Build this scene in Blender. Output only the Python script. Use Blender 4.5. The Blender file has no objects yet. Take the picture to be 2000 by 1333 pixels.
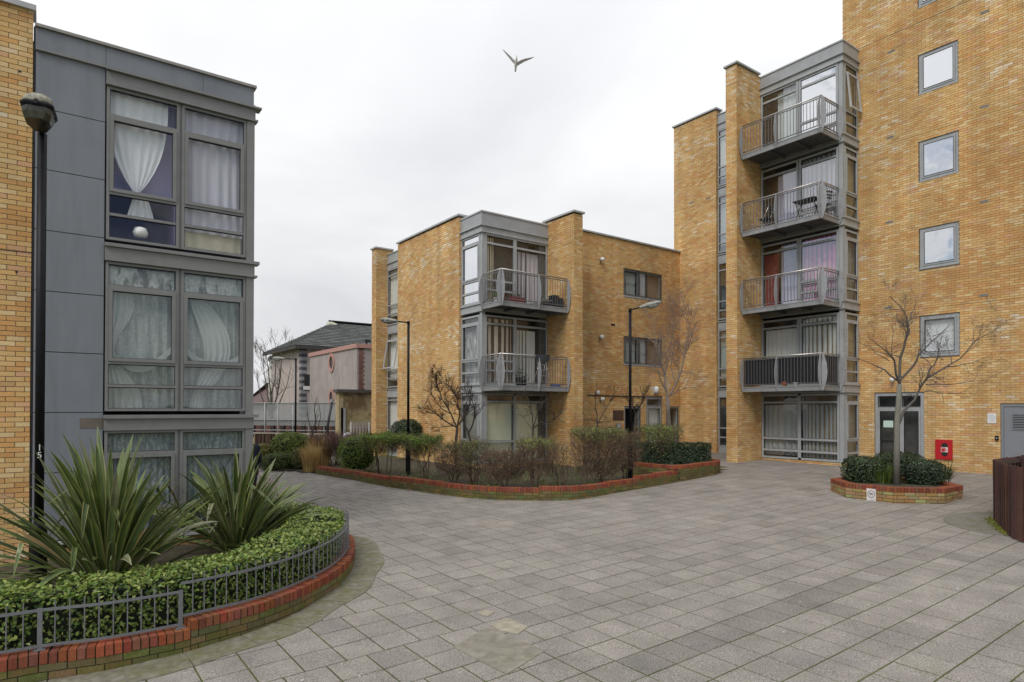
import bpy, math, random
import numpy as np
from mathutils import Vector, Matrix, noise
R = random.Random(7)
S = bpy.context.scene
COL = S.collection

# ------------------------------------------------------------------ camera
EYE = 2.61
FPX, CYP = 1246.4, 785.46            # focal length and optical centre, in pixels of the 2000 px wide photograph
yaw, pitch, roll = map(math.radians, (36.298, .5804, .0606))
_f = np.array([math.sin(yaw), math.cos(yaw), 0]); _r = np.array([math.cos(yaw), -math.sin(yaw), 0]); _u = np.array([0, 0, 1.])
CW = _f*math.cos(pitch)+_u*math.sin(pitch); _u2 = _u*math.cos(pitch)-_f*math.sin(pitch)
CR = _r*math.cos(roll)+_u2*math.sin(roll); CU = _u2*math.cos(roll)-_r*math.sin(roll)
cam = bpy.data.cameras.new('camera'); camo = bpy.data.objects.new('camera', cam); COL.objects.link(camo)
m = Matrix([[CR[i], CU[i], -CW[i], 0] for i in range(3)]+[[0, 0, 0, 1]]); m.translation = Vector((0, 0, EYE))
camo.matrix_world = m
cam.sensor_width = 36; cam.lens = FPX/2000*36; cam.shift_y = (CYP-666.5)/2000
cam.clip_start = .1; cam.clip_end = 2000
S.camera = camo

# ------------------------------------------------------------------ sky, sun, exposure
SUN_EL, SUN_AZ = math.radians(48), math.radians(205)   # azimuth of the sun, measured from +X towards +Y
sdir = Vector((math.cos(SUN_AZ)*math.cos(SUN_EL), math.sin(SUN_AZ)*math.cos(SUN_EL), math.sin(SUN_EL)))
W = bpy.data.worlds.new('World'); S.world = W; W.use_nodes = True
nt = W.node_tree; nt.nodes.clear(); N = nt.nodes.new; L = nt.links.new
out = N('ShaderNodeOutputWorld'); bg = N('ShaderNodeBackground'); L(bg.outputs[0], out.inputs[0])
sky = N('ShaderNodeTexSky'); sky.sky_type = 'NISHITA'; sky.sun_disc = False
sky.sun_elevation = SUN_EL; sky.sun_rotation = math.radians(90)-SUN_AZ
gm = N('ShaderNodeVectorMath'); gm.operation = 'SCALE'; gm.inputs[3].default_value = .075; L(sky.outputs[0], gm.inputs[0])
tc = N('ShaderNodeTexCoord')
# clouds lie on a flat layer: direction divided by its height
sep = N('ShaderNodeSeparateXYZ'); L(tc.outputs['Generated'], sep.inputs[0])
mx = N('ShaderNodeMath'); mx.operation = 'MAXIMUM'; mx.inputs[1].default_value = 0; L(sep.outputs[2], mx.inputs[0])
ad = N('ShaderNodeMath'); ad.operation = 'ADD'; ad.inputs[1].default_value = .30; L(mx.outputs[0], ad.inputs[0])
cmb = N('ShaderNodeCombineXYZ'); L(ad.outputs[0], cmb.inputs[0]); L(ad.outputs[0], cmb.inputs[1]); L(ad.outputs[0], cmb.inputs[2])
dv = N('ShaderNodeVectorMath'); dv.operation = 'DIVIDE'; L(tc.outputs['Generated'], dv.inputs[0]); L(cmb.outputs[0], dv.inputs[1])
def wnoise(sc, det, rough, off):
    a = N('ShaderNodeVectorMath'); a.operation = 'ADD'; a.inputs[1].default_value = off; L(dv.outputs[0], a.inputs[0])
    n = N('ShaderNodeTexNoise'); n.inputs['Scale'].default_value = sc; n.inputs['Detail'].default_value = det
    n.inputs['Roughness'].default_value = rough; n.inputs['Distortion'].default_value = .35; L(a.outputs[0], n.inputs['Vector']); return n
n1 = wnoise(1.1, 5, .50, (3.3, 1.7, .4)); n2 = wnoise(2.1, 6, .55, (9.1, 4.2, 2.2))
cr = N('ShaderNodeValToRGB'); L(n1.outputs[0], cr.inputs[0])
e = cr.color_ramp.elements; e[0].position = .34; e[0].color = (.65, .665, .69, 1); e[1].position = .66; e[1].color = (.86, .86, .87, 1)
m2 = cr.color_ramp.elements.new(.48); m2.color = (.73, .74, .76, 1)
cov = N('ShaderNodeMapRange'); cov.inputs[1].default_value = .44; cov.inputs[2].default_value = .56; L(n2.outputs[0], cov.inputs[0])
# the cloud breaks only on the side away from the view
dt = N('ShaderNodeVectorMath'); dt.operation = 'DOT_PRODUCT'; dt.inputs[1].default_value = (.59, .80, .05); L(tc.outputs['Generated'], dt.inputs[0])
mr = N('ShaderNodeMapRange'); mr.inputs[1].default_value = -.25; mr.inputs[2].default_value = .15; L(dt.outputs['Value'], mr.inputs[0])
mxx = N('ShaderNodeMath'); mxx.operation = 'MAXIMUM'; L(cov.outputs[0], mxx.inputs[0]); L(mr.outputs[0], mxx.inputs[1])
# an overcast sky brightens towards the zenith
zr = N('ShaderNodeMapRange'); zr.inputs[1].default_value = .0; zr.inputs[2].default_value = 1.0; zr.inputs[3].default_value = .86; zr.inputs[4].default_value = 1.48
L(mx.outputs[0], zr.inputs[0])
cs = N('ShaderNodeVectorMath'); cs.operation = 'SCALE'; L(cr.outputs[0], cs.inputs[0]); L(zr.outputs[0], cs.inputs[3])
mixw = N('ShaderNodeMix'); mixw.data_type = 'RGBA'; L(mxx.outputs[0], mixw.inputs[0]); L(gm.outputs[0], mixw.inputs[6]); L(cs.outputs[0], mixw.inputs[7])
L(mixw.outputs[2], bg.inputs[0]); bg.inputs[1].default_value = 1.0
sun = bpy.data.lights.new('sun', 'SUN'); sun.energy = 1.5; sun.angle = math.radians(25); sun.color = (1, .96, .9)
suno = bpy.data.objects.new('sun', sun); COL.objects.link(suno); suno.rotation_euler = sdir.to_track_quat('Z', 'Y').to_euler()
S.view_settings.view_transform = 'Standard'; S.view_settings.look = 'None'; S.view_settings.exposure = 0.17; S.view_settings.gamma = 1
S.view_settings.use_curve_mapping = False

# ------------------------------------------------------------------ measuring helpers (photo pixel -> point in the place)
GA, GB = .02797, .01003
def gz(x, y):
    """height of the paved ground: it rises gently away from the camera, then levels out"""
    x = min(max(x, -6), 23); y = min(max(y, -3), 30)
    return GA*x+GB*y
def ray(px, py): return CW*FPX+CR*(px-1000)-CU*(py-CYP)
def at_z(px, py, z): d = ray(px, py); p = d*((z-EYE)/d[2]); return Vector((p[0], p[1], z))
def at_g(px, py, dz=0):
    d = ray(px, py); t = -EYE/(d[2]-GA*d[0]-GB*d[1]) if dz == 0 else (dz-EYE)/(d[2]-GA*d[0]-GB*d[1])
    p = d*t; return Vector((p[0], p[1], p[2]+EYE))
def at_d(px, py, dep): d = ray(px, py)*(dep/FPX); return Vector((d[0], d[1], d[2]+EYE))
def z_at(py, X, Y):
    k = (CYP-py)/FPX; a = X*CW[0]+Y*CW[1]; b = X*CU[0]+Y*CU[1]
    return (k*a-b)/(CU[2]-k*CW[2])+EYE

# ------------------------------------------------------------------ materials
MATS = {}
def newmat(name):
    m = bpy.data.materials.new(name); m.use_nodes = True; nt = m.node_tree
    b = nt.nodes['Principled BSDF']; return m, nt, b
def node(nt, t, **k):
    n = nt.nodes.new(t)
    for a, v in k.items():
        if isinstance(a, str) and a.startswith('i_'): n.inputs[a[2:].replace('_', ' ')].default_value = v
        else: setattr(n, a, v)
    return n
def mat(name, c, rough=.7, metal=0, var=.12, scale=6, spec=.4, bump=0, bscale=60, dirt=None, dscale=1.2, dlo=.5, dhi=.7, coord='Object', stretch=None):
    """plain surface with a little tonal noise, optional stain colour and fine relief"""
    if name in MATS: return MATS[name]
    m, nt, b = newmat(name)
    tc = node(nt, 'ShaderNodeNewGeometry'); vec = tc.outputs['Position']
    if stretch:
        mp = node(nt, 'ShaderNodeMapping'); mp.inputs['Scale'].default_value = stretch; nt.links.new(vec, mp.inputs[0]); svec = mp.outputs[0]
    else: svec = vec
    n = node(nt, 'ShaderNodeTexNoise'); n.inputs['Scale'].default_value = scale; n.inputs['Detail'].default_value = 5; nt.links.new(vec, n.inputs['Vector'])
    mr = node(nt, 'ShaderNodeMapRange'); mr.inputs[1].default_value = .3; mr.inputs[2].default_value = .7; mr.inputs[3].default_value = 1-var; mr.inputs[4].default_value = 1+var
    nt.links.new(n.outputs[0], mr.inputs[0])
    sc = node(nt, 'ShaderNodeVectorMath', operation='SCALE'); sc.inputs[0].default_value = c[:3]; nt.links.new(mr.outputs[0], sc.inputs[3])
    col = sc.outputs[0]
    if dirt:
        n2 = node(nt, 'ShaderNodeTexNoise'); n2.inputs['Scale'].default_value = dscale; n2.inputs['Detail'].default_value = 6; n2.inputs['Roughness'].default_value = .65
        nt.links.new(svec, n2.inputs['Vector'])
        m2 = node(nt, 'ShaderNodeMapRange'); m2.inputs[1].default_value = dlo; m2.inputs[2].default_value = dhi; nt.links.new(n2.outputs[0], m2.inputs[0])
        mi = node(nt, 'ShaderNodeMix', data_type='RGBA'); nt.links.new(m2.outputs[0], mi.inputs[0]); nt.links.new(col, mi.inputs[6]); mi.inputs[7].default_value = (*dirt, 1)
        col = mi.outputs[2]
    nt.links.new(col, b.inputs['Base Color'])
    b.inputs['Roughness'].default_value = rough; b.inputs['Metallic'].default_value = metal; b.inputs['Specular IOR Level'].default_value = spec
    if bump:
        n3 = node(nt, 'ShaderNodeTexNoise'); n3.inputs['Scale'].default_value = bscale; n3.inputs['Detail'].default_value = 3; nt.links.new(vec, n3.inputs['Vector'])
        bp = node(nt, 'ShaderNodeBump'); bp.inputs['Distance'].default_value = bump; bp.inputs['Strength'].default_value = .8; nt.links.new(n3.outputs[0], bp.inputs['Height']); nt.links.new(bp.outputs[0], b.inputs['Normal'])
    MATS[name] = m; return m
def tone_mat(name, src='attr', rough=.85, spec=.25, grain=.16, gscale=90, big=.10, bscale=.9, bump=.0015, moss=None, trans=0, streak=0):
    """colour comes piece by piece (attribute 'tone' or the object's own colour), grain and stains from noise"""
    if name in MATS: return MATS[name]
    m, nt, b = newmat(name)
    if src == 'attr': a = node(nt, 'ShaderNodeAttribute', attribute_name='tone'); col = a.outputs['Color']
    else: a = node(nt, 'ShaderNodeObjectInfo'); col = a.outputs['Color']
    g = node(nt, 'ShaderNodeNewGeometry'); vec = g.outputs['Position']
    def var(sc, amt, det, col):
        n = node(nt, 'ShaderNodeTexNoise'); n.inputs['Scale'].default_value = sc; n.inputs['Detail'].default_value = det; nt.links.new(vec, n.inputs['Vector'])
        mr = node(nt, 'ShaderNodeMapRange'); mr.inputs[1].default_value = .3; mr.inputs[2].default_value = .7; mr.inputs[3].default_value = 1-amt; mr.inputs[4].default_value = 1+amt
        nt.links.new(n.outputs[0], mr.inputs[0]); s = node(nt, 'ShaderNodeVectorMath', operation='SCALE'); nt.links.new(col, s.inputs[0]); nt.links.new(mr.outputs[0], s.inputs[3])
        return s.outputs[0], n
    if grain: col, gn = var(gscale, grain, 3, col)
    if big: col, _ = var(bscale, big, 4, col)
    if streak:   # rain-washed vertical staining
        mp = node(nt, 'ShaderNodeMapping'); mp.inputs['Scale'].default_value = (2.4, 2.4, .22); nt.links.new(vec, mp.inputs[0]); keep = vec; vec = mp.outputs[0]; col, _ = var(1.0, streak, 6, col); vec = keep
    if moss:   # (colour, scale, lo, hi)
        for (mc, msc, lo, hi) in moss:
            n2 = node(nt, 'ShaderNodeTexNoise'); n2.inputs['Scale'].default_value = msc; n2.inputs['Detail'].default_value = 7; n2.inputs['Roughness'].default_value = .7; nt.links.new(vec, n2.inputs['Vector'])
            m2 = node(nt, 'ShaderNodeMapRange'); m2.inputs[1].default_value = lo; m2.inputs[2].default_value = hi; nt.links.new(n2.outputs[0], m2.inputs[0])
            mi = node(nt, 'ShaderNodeMix', data_type='RGBA'); nt.links.new(m2.outputs[0], mi.inputs[0]); nt.links.new(col, mi.inputs[6]); mi.inputs[7].default_value = (*mc, 1); col = mi.outputs[2]
    nt.links.new(col, b.inputs['Base Color'])
    b.inputs['Roughness'].default_value = rough; b.inputs['Specular IOR Level'].default_value = spec
    if bump and grain:
        bp = node(nt, 'ShaderNodeBump'); bp.inputs['Distance'].default_value = bump; nt.links.new(gn.outputs[0], bp.inputs['Height']); nt.links.new(bp.outputs[0], b.inputs['Normal'])
    if trans:
        o = nt.nodes['Material Output']; t = node(nt, 'ShaderNodeBsdfTranslucent'); nt.links.new(col, t.inputs[0]); ms = node(nt, 'ShaderNodeMixShader'); ms.inputs[0].default_value = trans
        nt.links.new(b.outputs[0], ms.inputs[1]); nt.links.new(t.outputs[0], ms.inputs[2]); nt.links.new(ms.outputs[0], o.inputs[0])
    MATS[name] = m; return m
def glass(name, tint=(.9, .93, .92), base=.06, mult=1.0, wob=.0):
    if name in MATS: return MATS[name]
    m, nt, b = newmat(name); o = nt.nodes['Material Output']; nt.nodes.remove(b)
    t = node(nt, 'ShaderNodeBsdfTransparent'); t.inputs[0].default_value = (*tint, 1)
    g = node(nt, 'ShaderNodeBsdfGlossy'); g.inputs['Roughness'].default_value = .015; g.inputs[0].default_value = (.95, .97, 1, 1)
    f = node(nt, 'ShaderNodeFresnel'); f.inputs[0].default_value = 1.5
    ma = node(nt, 'ShaderNodeMath', operation='MULTIPLY_ADD', use_clamp=True); nt.links.new(f.outputs[0], ma.inputs[0]); ma.inputs[1].default_value = mult; ma.inputs[2].default_value = base
    # reflection only where light enters the pane from air (the far face of the thin pane just lets it out)
    gg = node(nt, 'ShaderNodeNewGeometry'); inv = node(nt, 'ShaderNodeMath', operation='SUBTRACT'); inv.inputs[0].default_value = 1; nt.links.new(gg.outputs['Backfacing'], inv.inputs[1]); mb_ = node(nt, 'ShaderNodeMath', operation='MULTIPLY'); nt.links.new(ma.outputs[0], mb_.inputs[0]); nt.links.new(inv.outputs[0], mb_.inputs[1]); ma = mb_
    n = node(nt, 'ShaderNodeTexNoise'); n.inputs['Scale'].default_value = 1.3; nt.links.new(gg.outputs['Position'], n.inputs['Vector'])
    bp = node(nt, 'ShaderNodeBump'); bp.inputs['Distance'].default_value = .012; bp.inputs['Strength'].default_value = .5; nt.links.new(n.outputs[0], bp.inputs['Height']); nt.links.new(bp.outputs[0], g.inputs['Normal'])
    ms = node(nt, 'ShaderNodeMixShader'); nt.links.new(ma.outputs[0], ms.inputs[0]); nt.links.new(t.outputs[0], ms.inputs[1]); nt.links.new(g.outputs[0], ms.inputs[2]); nt.links.new(ms.outputs[0], o.inputs[0])
    MATS[name] = m; return m

M_brick = tone_mat('buff_brick', streak=.13, big=.13, bscale=.5, grain=.2, gscale=70)
M_brick_o = tone_mat('buff_brick_single', src='obj', streak=.13, big=.1, grain=.2, gscale=70)
M_pbrick = tone_mat('planter_brick', src='obj', grain=.25, gscale=60, big=.1, moss=[((.10, .11, .025), 9, .50, .68)])
M_pbrick_o = tone_mat('octagon_brick', src='obj', grain=.2, gscale=60, big=.1, moss=[((.16, .16, .06), 5, .56, .8)])
M_pbrick_a = tone_mat('planter_brick_far', grain=.2, gscale=60, moss=[((.10, .11, .03), 5, .50, .70)])
M_coping = tone_mat('red_coping_brick', src='obj', grain=.22, gscale=50, big=.12, bscale=3, moss=[((.12, .13, .03), 14, .62, .74)])
M_coping_a = tone_mat('red_coping_brick_far', grain=.2, gscale=50)
M_mortar = mat('mortar', (.25, .185, .11), .95, var=.15)
M_pmortar = mat('mossy_mortar', (.05, .052, .028), .95, var=.3, scale=20)
M_slab = tone_mat('paving_slab', src='obj', rough=.8, grain=.50, gscale=75, big=.16, bscale=2.2, bump=.003, moss=[((.42, .40, .36), 95, .60, .66), ((.07, .065, .055), 110, .62, .68), ((.145, .14, .07), 1.3, .60, .95), ((.15, .145, .06), 6, .68, .9)])
M_slab_a = tone_mat('paving_slab_far', rough=.8, grain=.30, gscale=45, big=.16, bscale=1.6, bump=.002, moss=[((.20, .19, .12), .9, .58, .95), ((.34, .33, .30), 30, .62, .7)])
M_joint = mat('mossy_joint_sand', (.078, .088, .020), .95, var=.35, scale=5, dirt=(.05, .045, .025), dscale=2.5)
M_ground = mat('far_tarmac', (.13, .125, .12), .9)
M_soil = mat('soil', (.075, .060, .042), .95, var=.4, scale=14, bump=.02, bscale=25, dirt=(.05, .06, .02), dscale=5)
M_clad = mat('grey_cladding', (.215, .23, .255), .45, .0, var=.05, scale=2, spec=.5, dirt=(.165, .175, .195), dscale=1.3, stretch=(3, 3, .35), dlo=.45, dhi=.8)
M_frame = mat('grey_window_frame', (.215, .216, .208), .4, var=.07, scale=5, spec=.5)
M_frame_r = mat('silver_grey_frame', (.38, .395, .40), .4, var=.07, scale=4, spec=.5, dirt=(.30, .305, .305), dscale=2, stretch=(3, 3, .5), dlo=.5, dhi=.8)
M_gasket = mat('black_gasket', (.02, .02, .02), .6)
M_alu = mat('aluminium_coping', (.46, .465, .47), .5, .0, var=.1, scale=3)
M_steel = mat('stainless_rail', (.50, .48, .45), .35, .8, var=.1)
M_bal = mat('galvanised_baluster', (.17, .165, .165), .45, .4, var=.12, scale=8)
M_fin = mat('grey_fin_plate', (.36, .365, .375), .45, .1, var=.12, scale=6)
M_slabedge = mat('balcony_channel', (.28, .285, .285), .5, .1, var=.15, scale=5)
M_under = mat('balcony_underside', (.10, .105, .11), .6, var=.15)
M_black = mat('black_paint', (.008, .008, .011), .5, var=.3, scale=12, spec=.22, dirt=(.035, .032, .03), dscale=14, dlo=.66, dhi=.76)
M_rail = mat('grey_railing_paint', (.16, .165, .175), .5, var=.1, scale=20)
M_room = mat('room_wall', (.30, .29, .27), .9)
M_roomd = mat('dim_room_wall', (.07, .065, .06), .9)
M_roof = mat('flat_roof', (.12, .12, .12), .9)
M_white = mat('white_paint', (.75, .75, .73), .5, var=.04)
M_glass = glass('window_glass', tint=(.97, .98, .98), base=.02, mult=.9)
M_glass_sky = glass('sky_reflecting_glass', tint=(.75, .8, .8), base=.72, mult=1.0)
M_glass_l = glass('dusty_window_glass', tint=(.96, .97, .96), base=.05, mult=1.1)
def cloth(name, c, tr=.10):
    if name in MATS: return MATS[name]
    m, nt, b = newmat(name); o = nt.nodes['Material Output']; b.inputs['Roughness'].default_value = .9; b.inputs['Base Color'].default_value = (*c, 1)
    t = node(nt, 'ShaderNodeBsdfTranslucent'); t.inputs[0].default_value = (*c, 1); ms = node(nt, 'ShaderNodeMixShader'); ms.inputs[0].default_value = tr
    nt.links.new(b.outputs[0], ms.inputs[1]); nt.links.new(t.outputs[0], ms.inputs[2]); nt.links.new(ms.outputs[0], o.inputs[0]); MATS[name] = m; return m
C_white = cloth('white_net_curtain', (.88, .88, .90)); C_cream = cloth('cream_curtain', (.84, .76, .54)); C_grey = cloth('pale_grey_curtain', (.78, .78, .73))
C_lilac = cloth('lilac_wall_cloth', (.27, .24, .42)); C_lilacp = cloth('lilac_curtain', (.80, .72, .92)); C_pink = cloth('pink_curtain', (.88, .36, .62)); C_red = cloth('crimson_curtain', (.42, .012, .04))
C_beige = cloth('beige_curtain', (.78, .67, .58))
def patterned(name, c1, c2, sc=9, lo=.42, hi=.58, str_=(1, 1, .4)):
    m = mat(name, c1, .9, var=.25, scale=20, dirt=c2, dscale=sc, dlo=lo, dhi=hi, stretch=str_); return m
C_lace = patterned('grey_lace_net', (.42, .465, .45), (.25, .285, .29), 5, .34, .72, (3.5, 3.5, .45))  # vertical dark streaks imitate shaded folds in the colour
C_floral = patterned('blue_floral_net', (.40, .45, .45), (.17, .21, .27), 11, .38, .62, (2.2, 2.2, .8))

# ------------------------------------------------------------------ mesh helpers
ORG = {}
def link(o, parent=None, label=None, cat=None, group=None, kind=None):
    COL.objects.link(o)
    if parent is not None: o.parent = parent
    for k, v in (('label', label), ('category', cat), ('group', group), ('kind', kind)):
        if v: o[k] = v
    return o
def thing(name, loc, label, cat, group=None):
    o = bpy.data.objects.new(name, None); o.location = loc; o.empty_display_size = .2
    link(o, None, label, cat, group); ORG[o.name] = Vector(loc); return o
def org(p): return ORG.get(p.name, Vector((0, 0, 0))) if p is not None else Vector((0, 0, 0))
class MB:
    def __init__(s): s.v = []; s.f = []; s.t = []; s.pt = None
    def poly(s, pts, tone=None):
        n = len(s.v); s.v += [tuple(p) for p in pts]; s.f.append(tuple(range(n, n+len(pts)))); s.t.append(tone)
    def box(s, x0, x1, y0, y1, z0, z1, tone=None, skip=()):
        if x0 > x1: x0, x1 = x1, x0
        if y0 > y1: y0, y1 = y1, y0
        n = len(s.v); s.v += [(x0, y0, z0), (x1, y0, z0), (x1, y1, z0), (x0, y1, z0), (x0, y0, z1), (x1, y0, z1), (x1, y1, z1), (x0, y1, z1)]
        F = {'-z': (0, 3, 2, 1), '+z': (4, 5, 6, 7), '-y': (0, 1, 5, 4), '+x': (1, 2, 6, 5), '+y': (2, 3, 7, 6), '-x': (3, 0, 4, 7)}
        for k, f in F.items():
            if k in skip: continue
            s.f.append(tuple(n+i for i in f)); s.t.append(tone)
    def obox(s, c, ax, ay, az, tone=None):
        """oriented box: centre and three half-axis vectors"""
        c, ax, ay, az = map(Vector, (c, ax, ay, az)); n = len(s.v)
        for a, b, d in ((-1, -1, -1), (1, -1, -1), (1, 1, -1), (-1, 1, -1), (-1, -1, 1), (1, -1, 1), (1, 1, 1), (-1, 1, 1)): s.v.append(tuple(c+ax*a+ay*b+az*d))
        for f in ((0, 3, 2, 1), (4, 5, 6, 7), (0, 1, 5, 4), (1, 2, 6, 5), (2, 3, 7, 6), (3, 0, 4, 7)): s.f.append(tuple(n+i for i in f)); s.t.append(tone)
    def tube(s, pts, rad, n=6, tone=None, cap=True):
        pts = [Vector(p) for p in pts]
        if not hasattr(rad, '__len__'): rad = [rad]*len(pts)
        base = len(s.v); up = None
        for i, p in enumerate(pts):
            d = (pts[min(i+1, len(pts)-1)]-pts[max(i-1, 0)])
            if d.length < 1e-9: d = Vector((0, 0, 1))
            d.normalize()
            if up is None: up = d.orthogonal().normalized()
            up = (up-d*up.dot(d)); up = up.normalized() if up.length > 1e-6 else d.orthogonal().normalized()
            b = d.cross(up)
            for k in range(n):
                a = 2*math.pi*k/n; s.v.append(tuple(p+(up*math.cos(a)+b*math.sin(a))*rad[i]))
        for i in range(len(pts)-1):
            for k in range(n):
                a = base+i*n+k; b2 = base+i*n+(k+1) % n; s.f.append((a, b2, b2+n, a+n)); s.t.append(tone)
        if cap and n > 2:
            s.f.append(tuple(base+k for k in range(n))[::-1]); s.t.append(tone); s.f.append(tuple(base+(len(pts)-1)*n+k for k in range(n))); s.t.append(tone)
    def lathe(s, c, prof, n=16, tone=None):
        base = len(s.v)
        for r, z in prof:
            for k in range(n): a = 2*math.pi*k/n; s.v.append((c[0]+r*math.cos(a), c[1]+r*math.sin(a), c[2]+z))
        for i in range(len(prof)-1):
            for k in range(n): a = base+i*n+k; b = base+i*n+(k+1) % n; s.f.append((a, b, b+n, a+n)); s.t.append(tone)
        s.f.append(tuple(base+k for k in range(n))[::-1]); s.t.append(tone); s.f.append(tuple(base+(len(prof)-1)*n+k for k in range(n))); s.t.append(tone)
    def mesh(s, name, off=Vector((0, 0, 0)), smooth=False):
        me = bpy.data.meshes.new(name)
        if off.length: v = [(a-off.x, b-off.y, c-off.z) for a, b, c in s.v]
        else: v = s.v
        me.from_pydata(v, [], s.f)
        if any(t is not None for t in s.t):
            at = me.attributes.new('tone', 'FLOAT_COLOR', 'FACE')
            buf = []
            for t in s.t: t = t or (.5, .5, .5); buf += [t[0], t[1], t[2], 1.0]
            at.data.foreach_set('color', buf)
        if smooth: me.polygons.foreach_set('use_smooth', [True]*len(me.polygons))
        me.update(); return me
    def build(s, name, mat_, parent=None, smooth=False, stuff=False, **kw):
        if not s.f: return None
        me = s.mesh(name, org(parent), smooth); me.materials.append(mat_)
        o = bpy.data.objects.new(name, me); link(o, parent, **kw)
        if parent is not None: ORG[o.name] = org(parent)
        if stuff: o['kind'] = 'stuff'
        return o
def single(name, mat_, parent=None, **kw):
    """one-mesh thing whose origin is set at its own base"""
    return None
def inst(name, me, loc, parent, rot=None, col=None, scale=None):
    o = bpy.data.objects.new(name, me); o.location = Vector(loc)-org(parent)
    if rot is not None: o.rotation_euler = rot
    if scale is not None: o.scale = scale
    if col is not None: o.color = (*col, 1)
    COL.objects.link(o); o.parent = parent; return o
def split_build(mb, name, m_, parent):
    """one object for every group of boxes that touch"""
    n = len(mb.v)//8; bb = []
    for i in range(n): v = mb.v[i*8:i*8+8]; bb.append([min(c) for c in zip(*v)]+[max(c) for c in zip(*v)])
    par = list(range(n))
    def fd(i):
        while par[i] != i: i = par[i]
        return i
    for i in range(n):
        for j in range(i):
            if all(bb[i][k] <= bb[j][k+3]+.004 and bb[j][k] <= bb[i][k+3]+.004 for k in range(3)): par[fd(i)] = fd(j)
    for r in {fd(i) for i in range(n)}:
        q = MB()
        for i in range(n):
            if fd(i) == r: b = bb[i]; q.box(b[0], b[3], b[1], b[4], b[2], b[5])
        q.build(name, m_, parent)
class FX:   # wall plane facing -X; u runs along +Y, n points out of the wall
    def __init__(s, X): s.X = X
    def p(s, u, n, z): return Vector((s.X-n, u, z))
    def box(s, mb, u0, u1, n0, n1, z0, z1, tone=None): mb.box(s.X-n1, s.X-n0, u0, u1, z0, z1, tone)
class FY:   # wall plane facing -Y; u runs along +X
    def __init__(s, Y): s.Y = Y
    def p(s, u, n, z): return Vector((u, s.Y-n, z))
    def box(s, mb, u0, u1, n0, n1, z0, z1, tone=None): mb.box(u0, u1, s.Y-n1, s.Y-n0, z0, z1, tone)

# ------------------------------------------------------------------ brickwork
PAL = [((.62, .405, .180), 32), ((.605, .380, .155), 28), ((.585, .325, .125), 12), ((.66, .480, .250), 14), ((.50, .31, .14), 4), ((.60, .35, .19), 8)]
PALW = [c for c, w in PAL for _ in range(w)]
CREAM = [(.66, .50, .31), (.69, .57, .41), (.66, .48, .27), (.64, .43, .21)]
def brick_tone(p, white):
    c = R.choice(PALW)
    n = noise.noise(Vector((p.x*.35+7, p.y*.35, p.z*.9)))+.5*noise.noise(Vector((p.x*1.1, p.y*1.1, p.z*3.1)))
    n += white(p) if white else 0
    if R.random() < max(0, min(.85, (n-.26)*1.15)): c = R.choice(CREAM)
    elif n < -.25 and R.random() < .5: c = (.565, .31, .12)
    k = 1+R.uniform(-.07, .07)+.07*noise.noise(Vector((p.x*.25, p.y*.25+5, p.z*.3))); return tuple(min(.8, a*k*1.06) for a in c)
def brick_wall(F, mb, u0, u1, z0, z1, holes=(), white=None, phase=0, singles=None):
    L_, H_ = .225, .075; k0 = math.floor(z0/H_); k1 = math.ceil(z1/H_)
    for k in range(k0, k1):
        za, zb = max(z0, k*H_+.005), min(z1, (k+1)*H_-.005)
        if zb-za < .02: continue
        off = (k % 2)*.1125+phase; j = math.floor((u0-off)/L_)
        while off+j*L_ < u1:
            a, b = max(u0+.001, off+j*L_+.005), min(u1-.001, off+(j+1)*L_-.005); j += 1
            segs = [(a, b)]
            for (ha, hb, hz0, hz1) in holes:
                if zb <= hz0+.01 or za >= hz1-.01: continue
                ns = []
                for (p, q) in segs:
                    if q <= ha or p >= hb: ns.append((p, q)); continue
                    if p < ha: ns.append((p, ha-.002))
                    if q > hb: ns.append((hb+.002, q))
                segs = ns
            for (p, q) in segs:
                if q-p < .025: continue
                c = F.p((p+q)/2, 0, (za+zb)/2); t = brick_tone(c, white); d = R.uniform(-.0015, .0015)
                if singles is not None and singles(c): SINGLES.append((F, p, q, za, zb, d, t))
                else: F.box(mb, p, q, -.016, d, za, zb, t)
SINGLES = []
def wall_cells(F, mb, u0, u1, z0, z1, holes, n0=-.32, n1=-.007):
    us = sorted({u0, u1, *[h[0] for h in holes], *[h[1] for h in holes]}); zs = sorted({z0, z1, *[h[2] for h in holes], *[h[3] for h in holes]})
    us = [u for u in us if u0 <= u <= u1]; zs = [z for z in zs if z0 <= z <= z1]
    for a, b in zip(us, us[1:]):
        run = None
        for c, d in zip(zs, zs[1:]):
            solid = not any(h[0] < (a+b)/2 < h[1] and h[2] < (c+d)/2 < h[3] for h in holes)
            if solid: run = (run[0], d) if run else (c, d)
            if (not solid or d == zs[-1]) and run: F.box(mb, a, b, n0, n1, *run); run = None
def masonry(b, panels, white=None, singles=None):
    mb = MB(); mo = MB()
    for (F, u0, u1, z0, z1, holes, trim0, trim1) in panels:
        brick_wall(F, mb, u0, u1, z0, z1, holes, white, singles=singles)
        wall_cells(F, mo, u0+trim0, u1-trim1, z0, z1-.004, holes)
    mo.build('wall', M_mortar, b); mb.build('brickwork', M_brick, b, stuff=True)
    if SINGLES:
        cache = {}
        for (F, p, q, za, zb, d, t) in SINGLES:
            key = (type(F).__name__, round(q-p, 3), round(zb-za, 3))
            if key not in cache:
                m_ = MB(); F0 = type(F)(0); F0.box(m_, -(q-p)/2, (q-p)/2, -.016, 0, -(zb-za)/2, (zb-za)/2); me = m_.mesh('brick'); me.materials.append(M_brick_o); cache[key] = me
            inst('brick', cache[key], F.p((p+q)/2, d, (za+zb)/2), b, col=t)
        SINGLES.clear()

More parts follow.
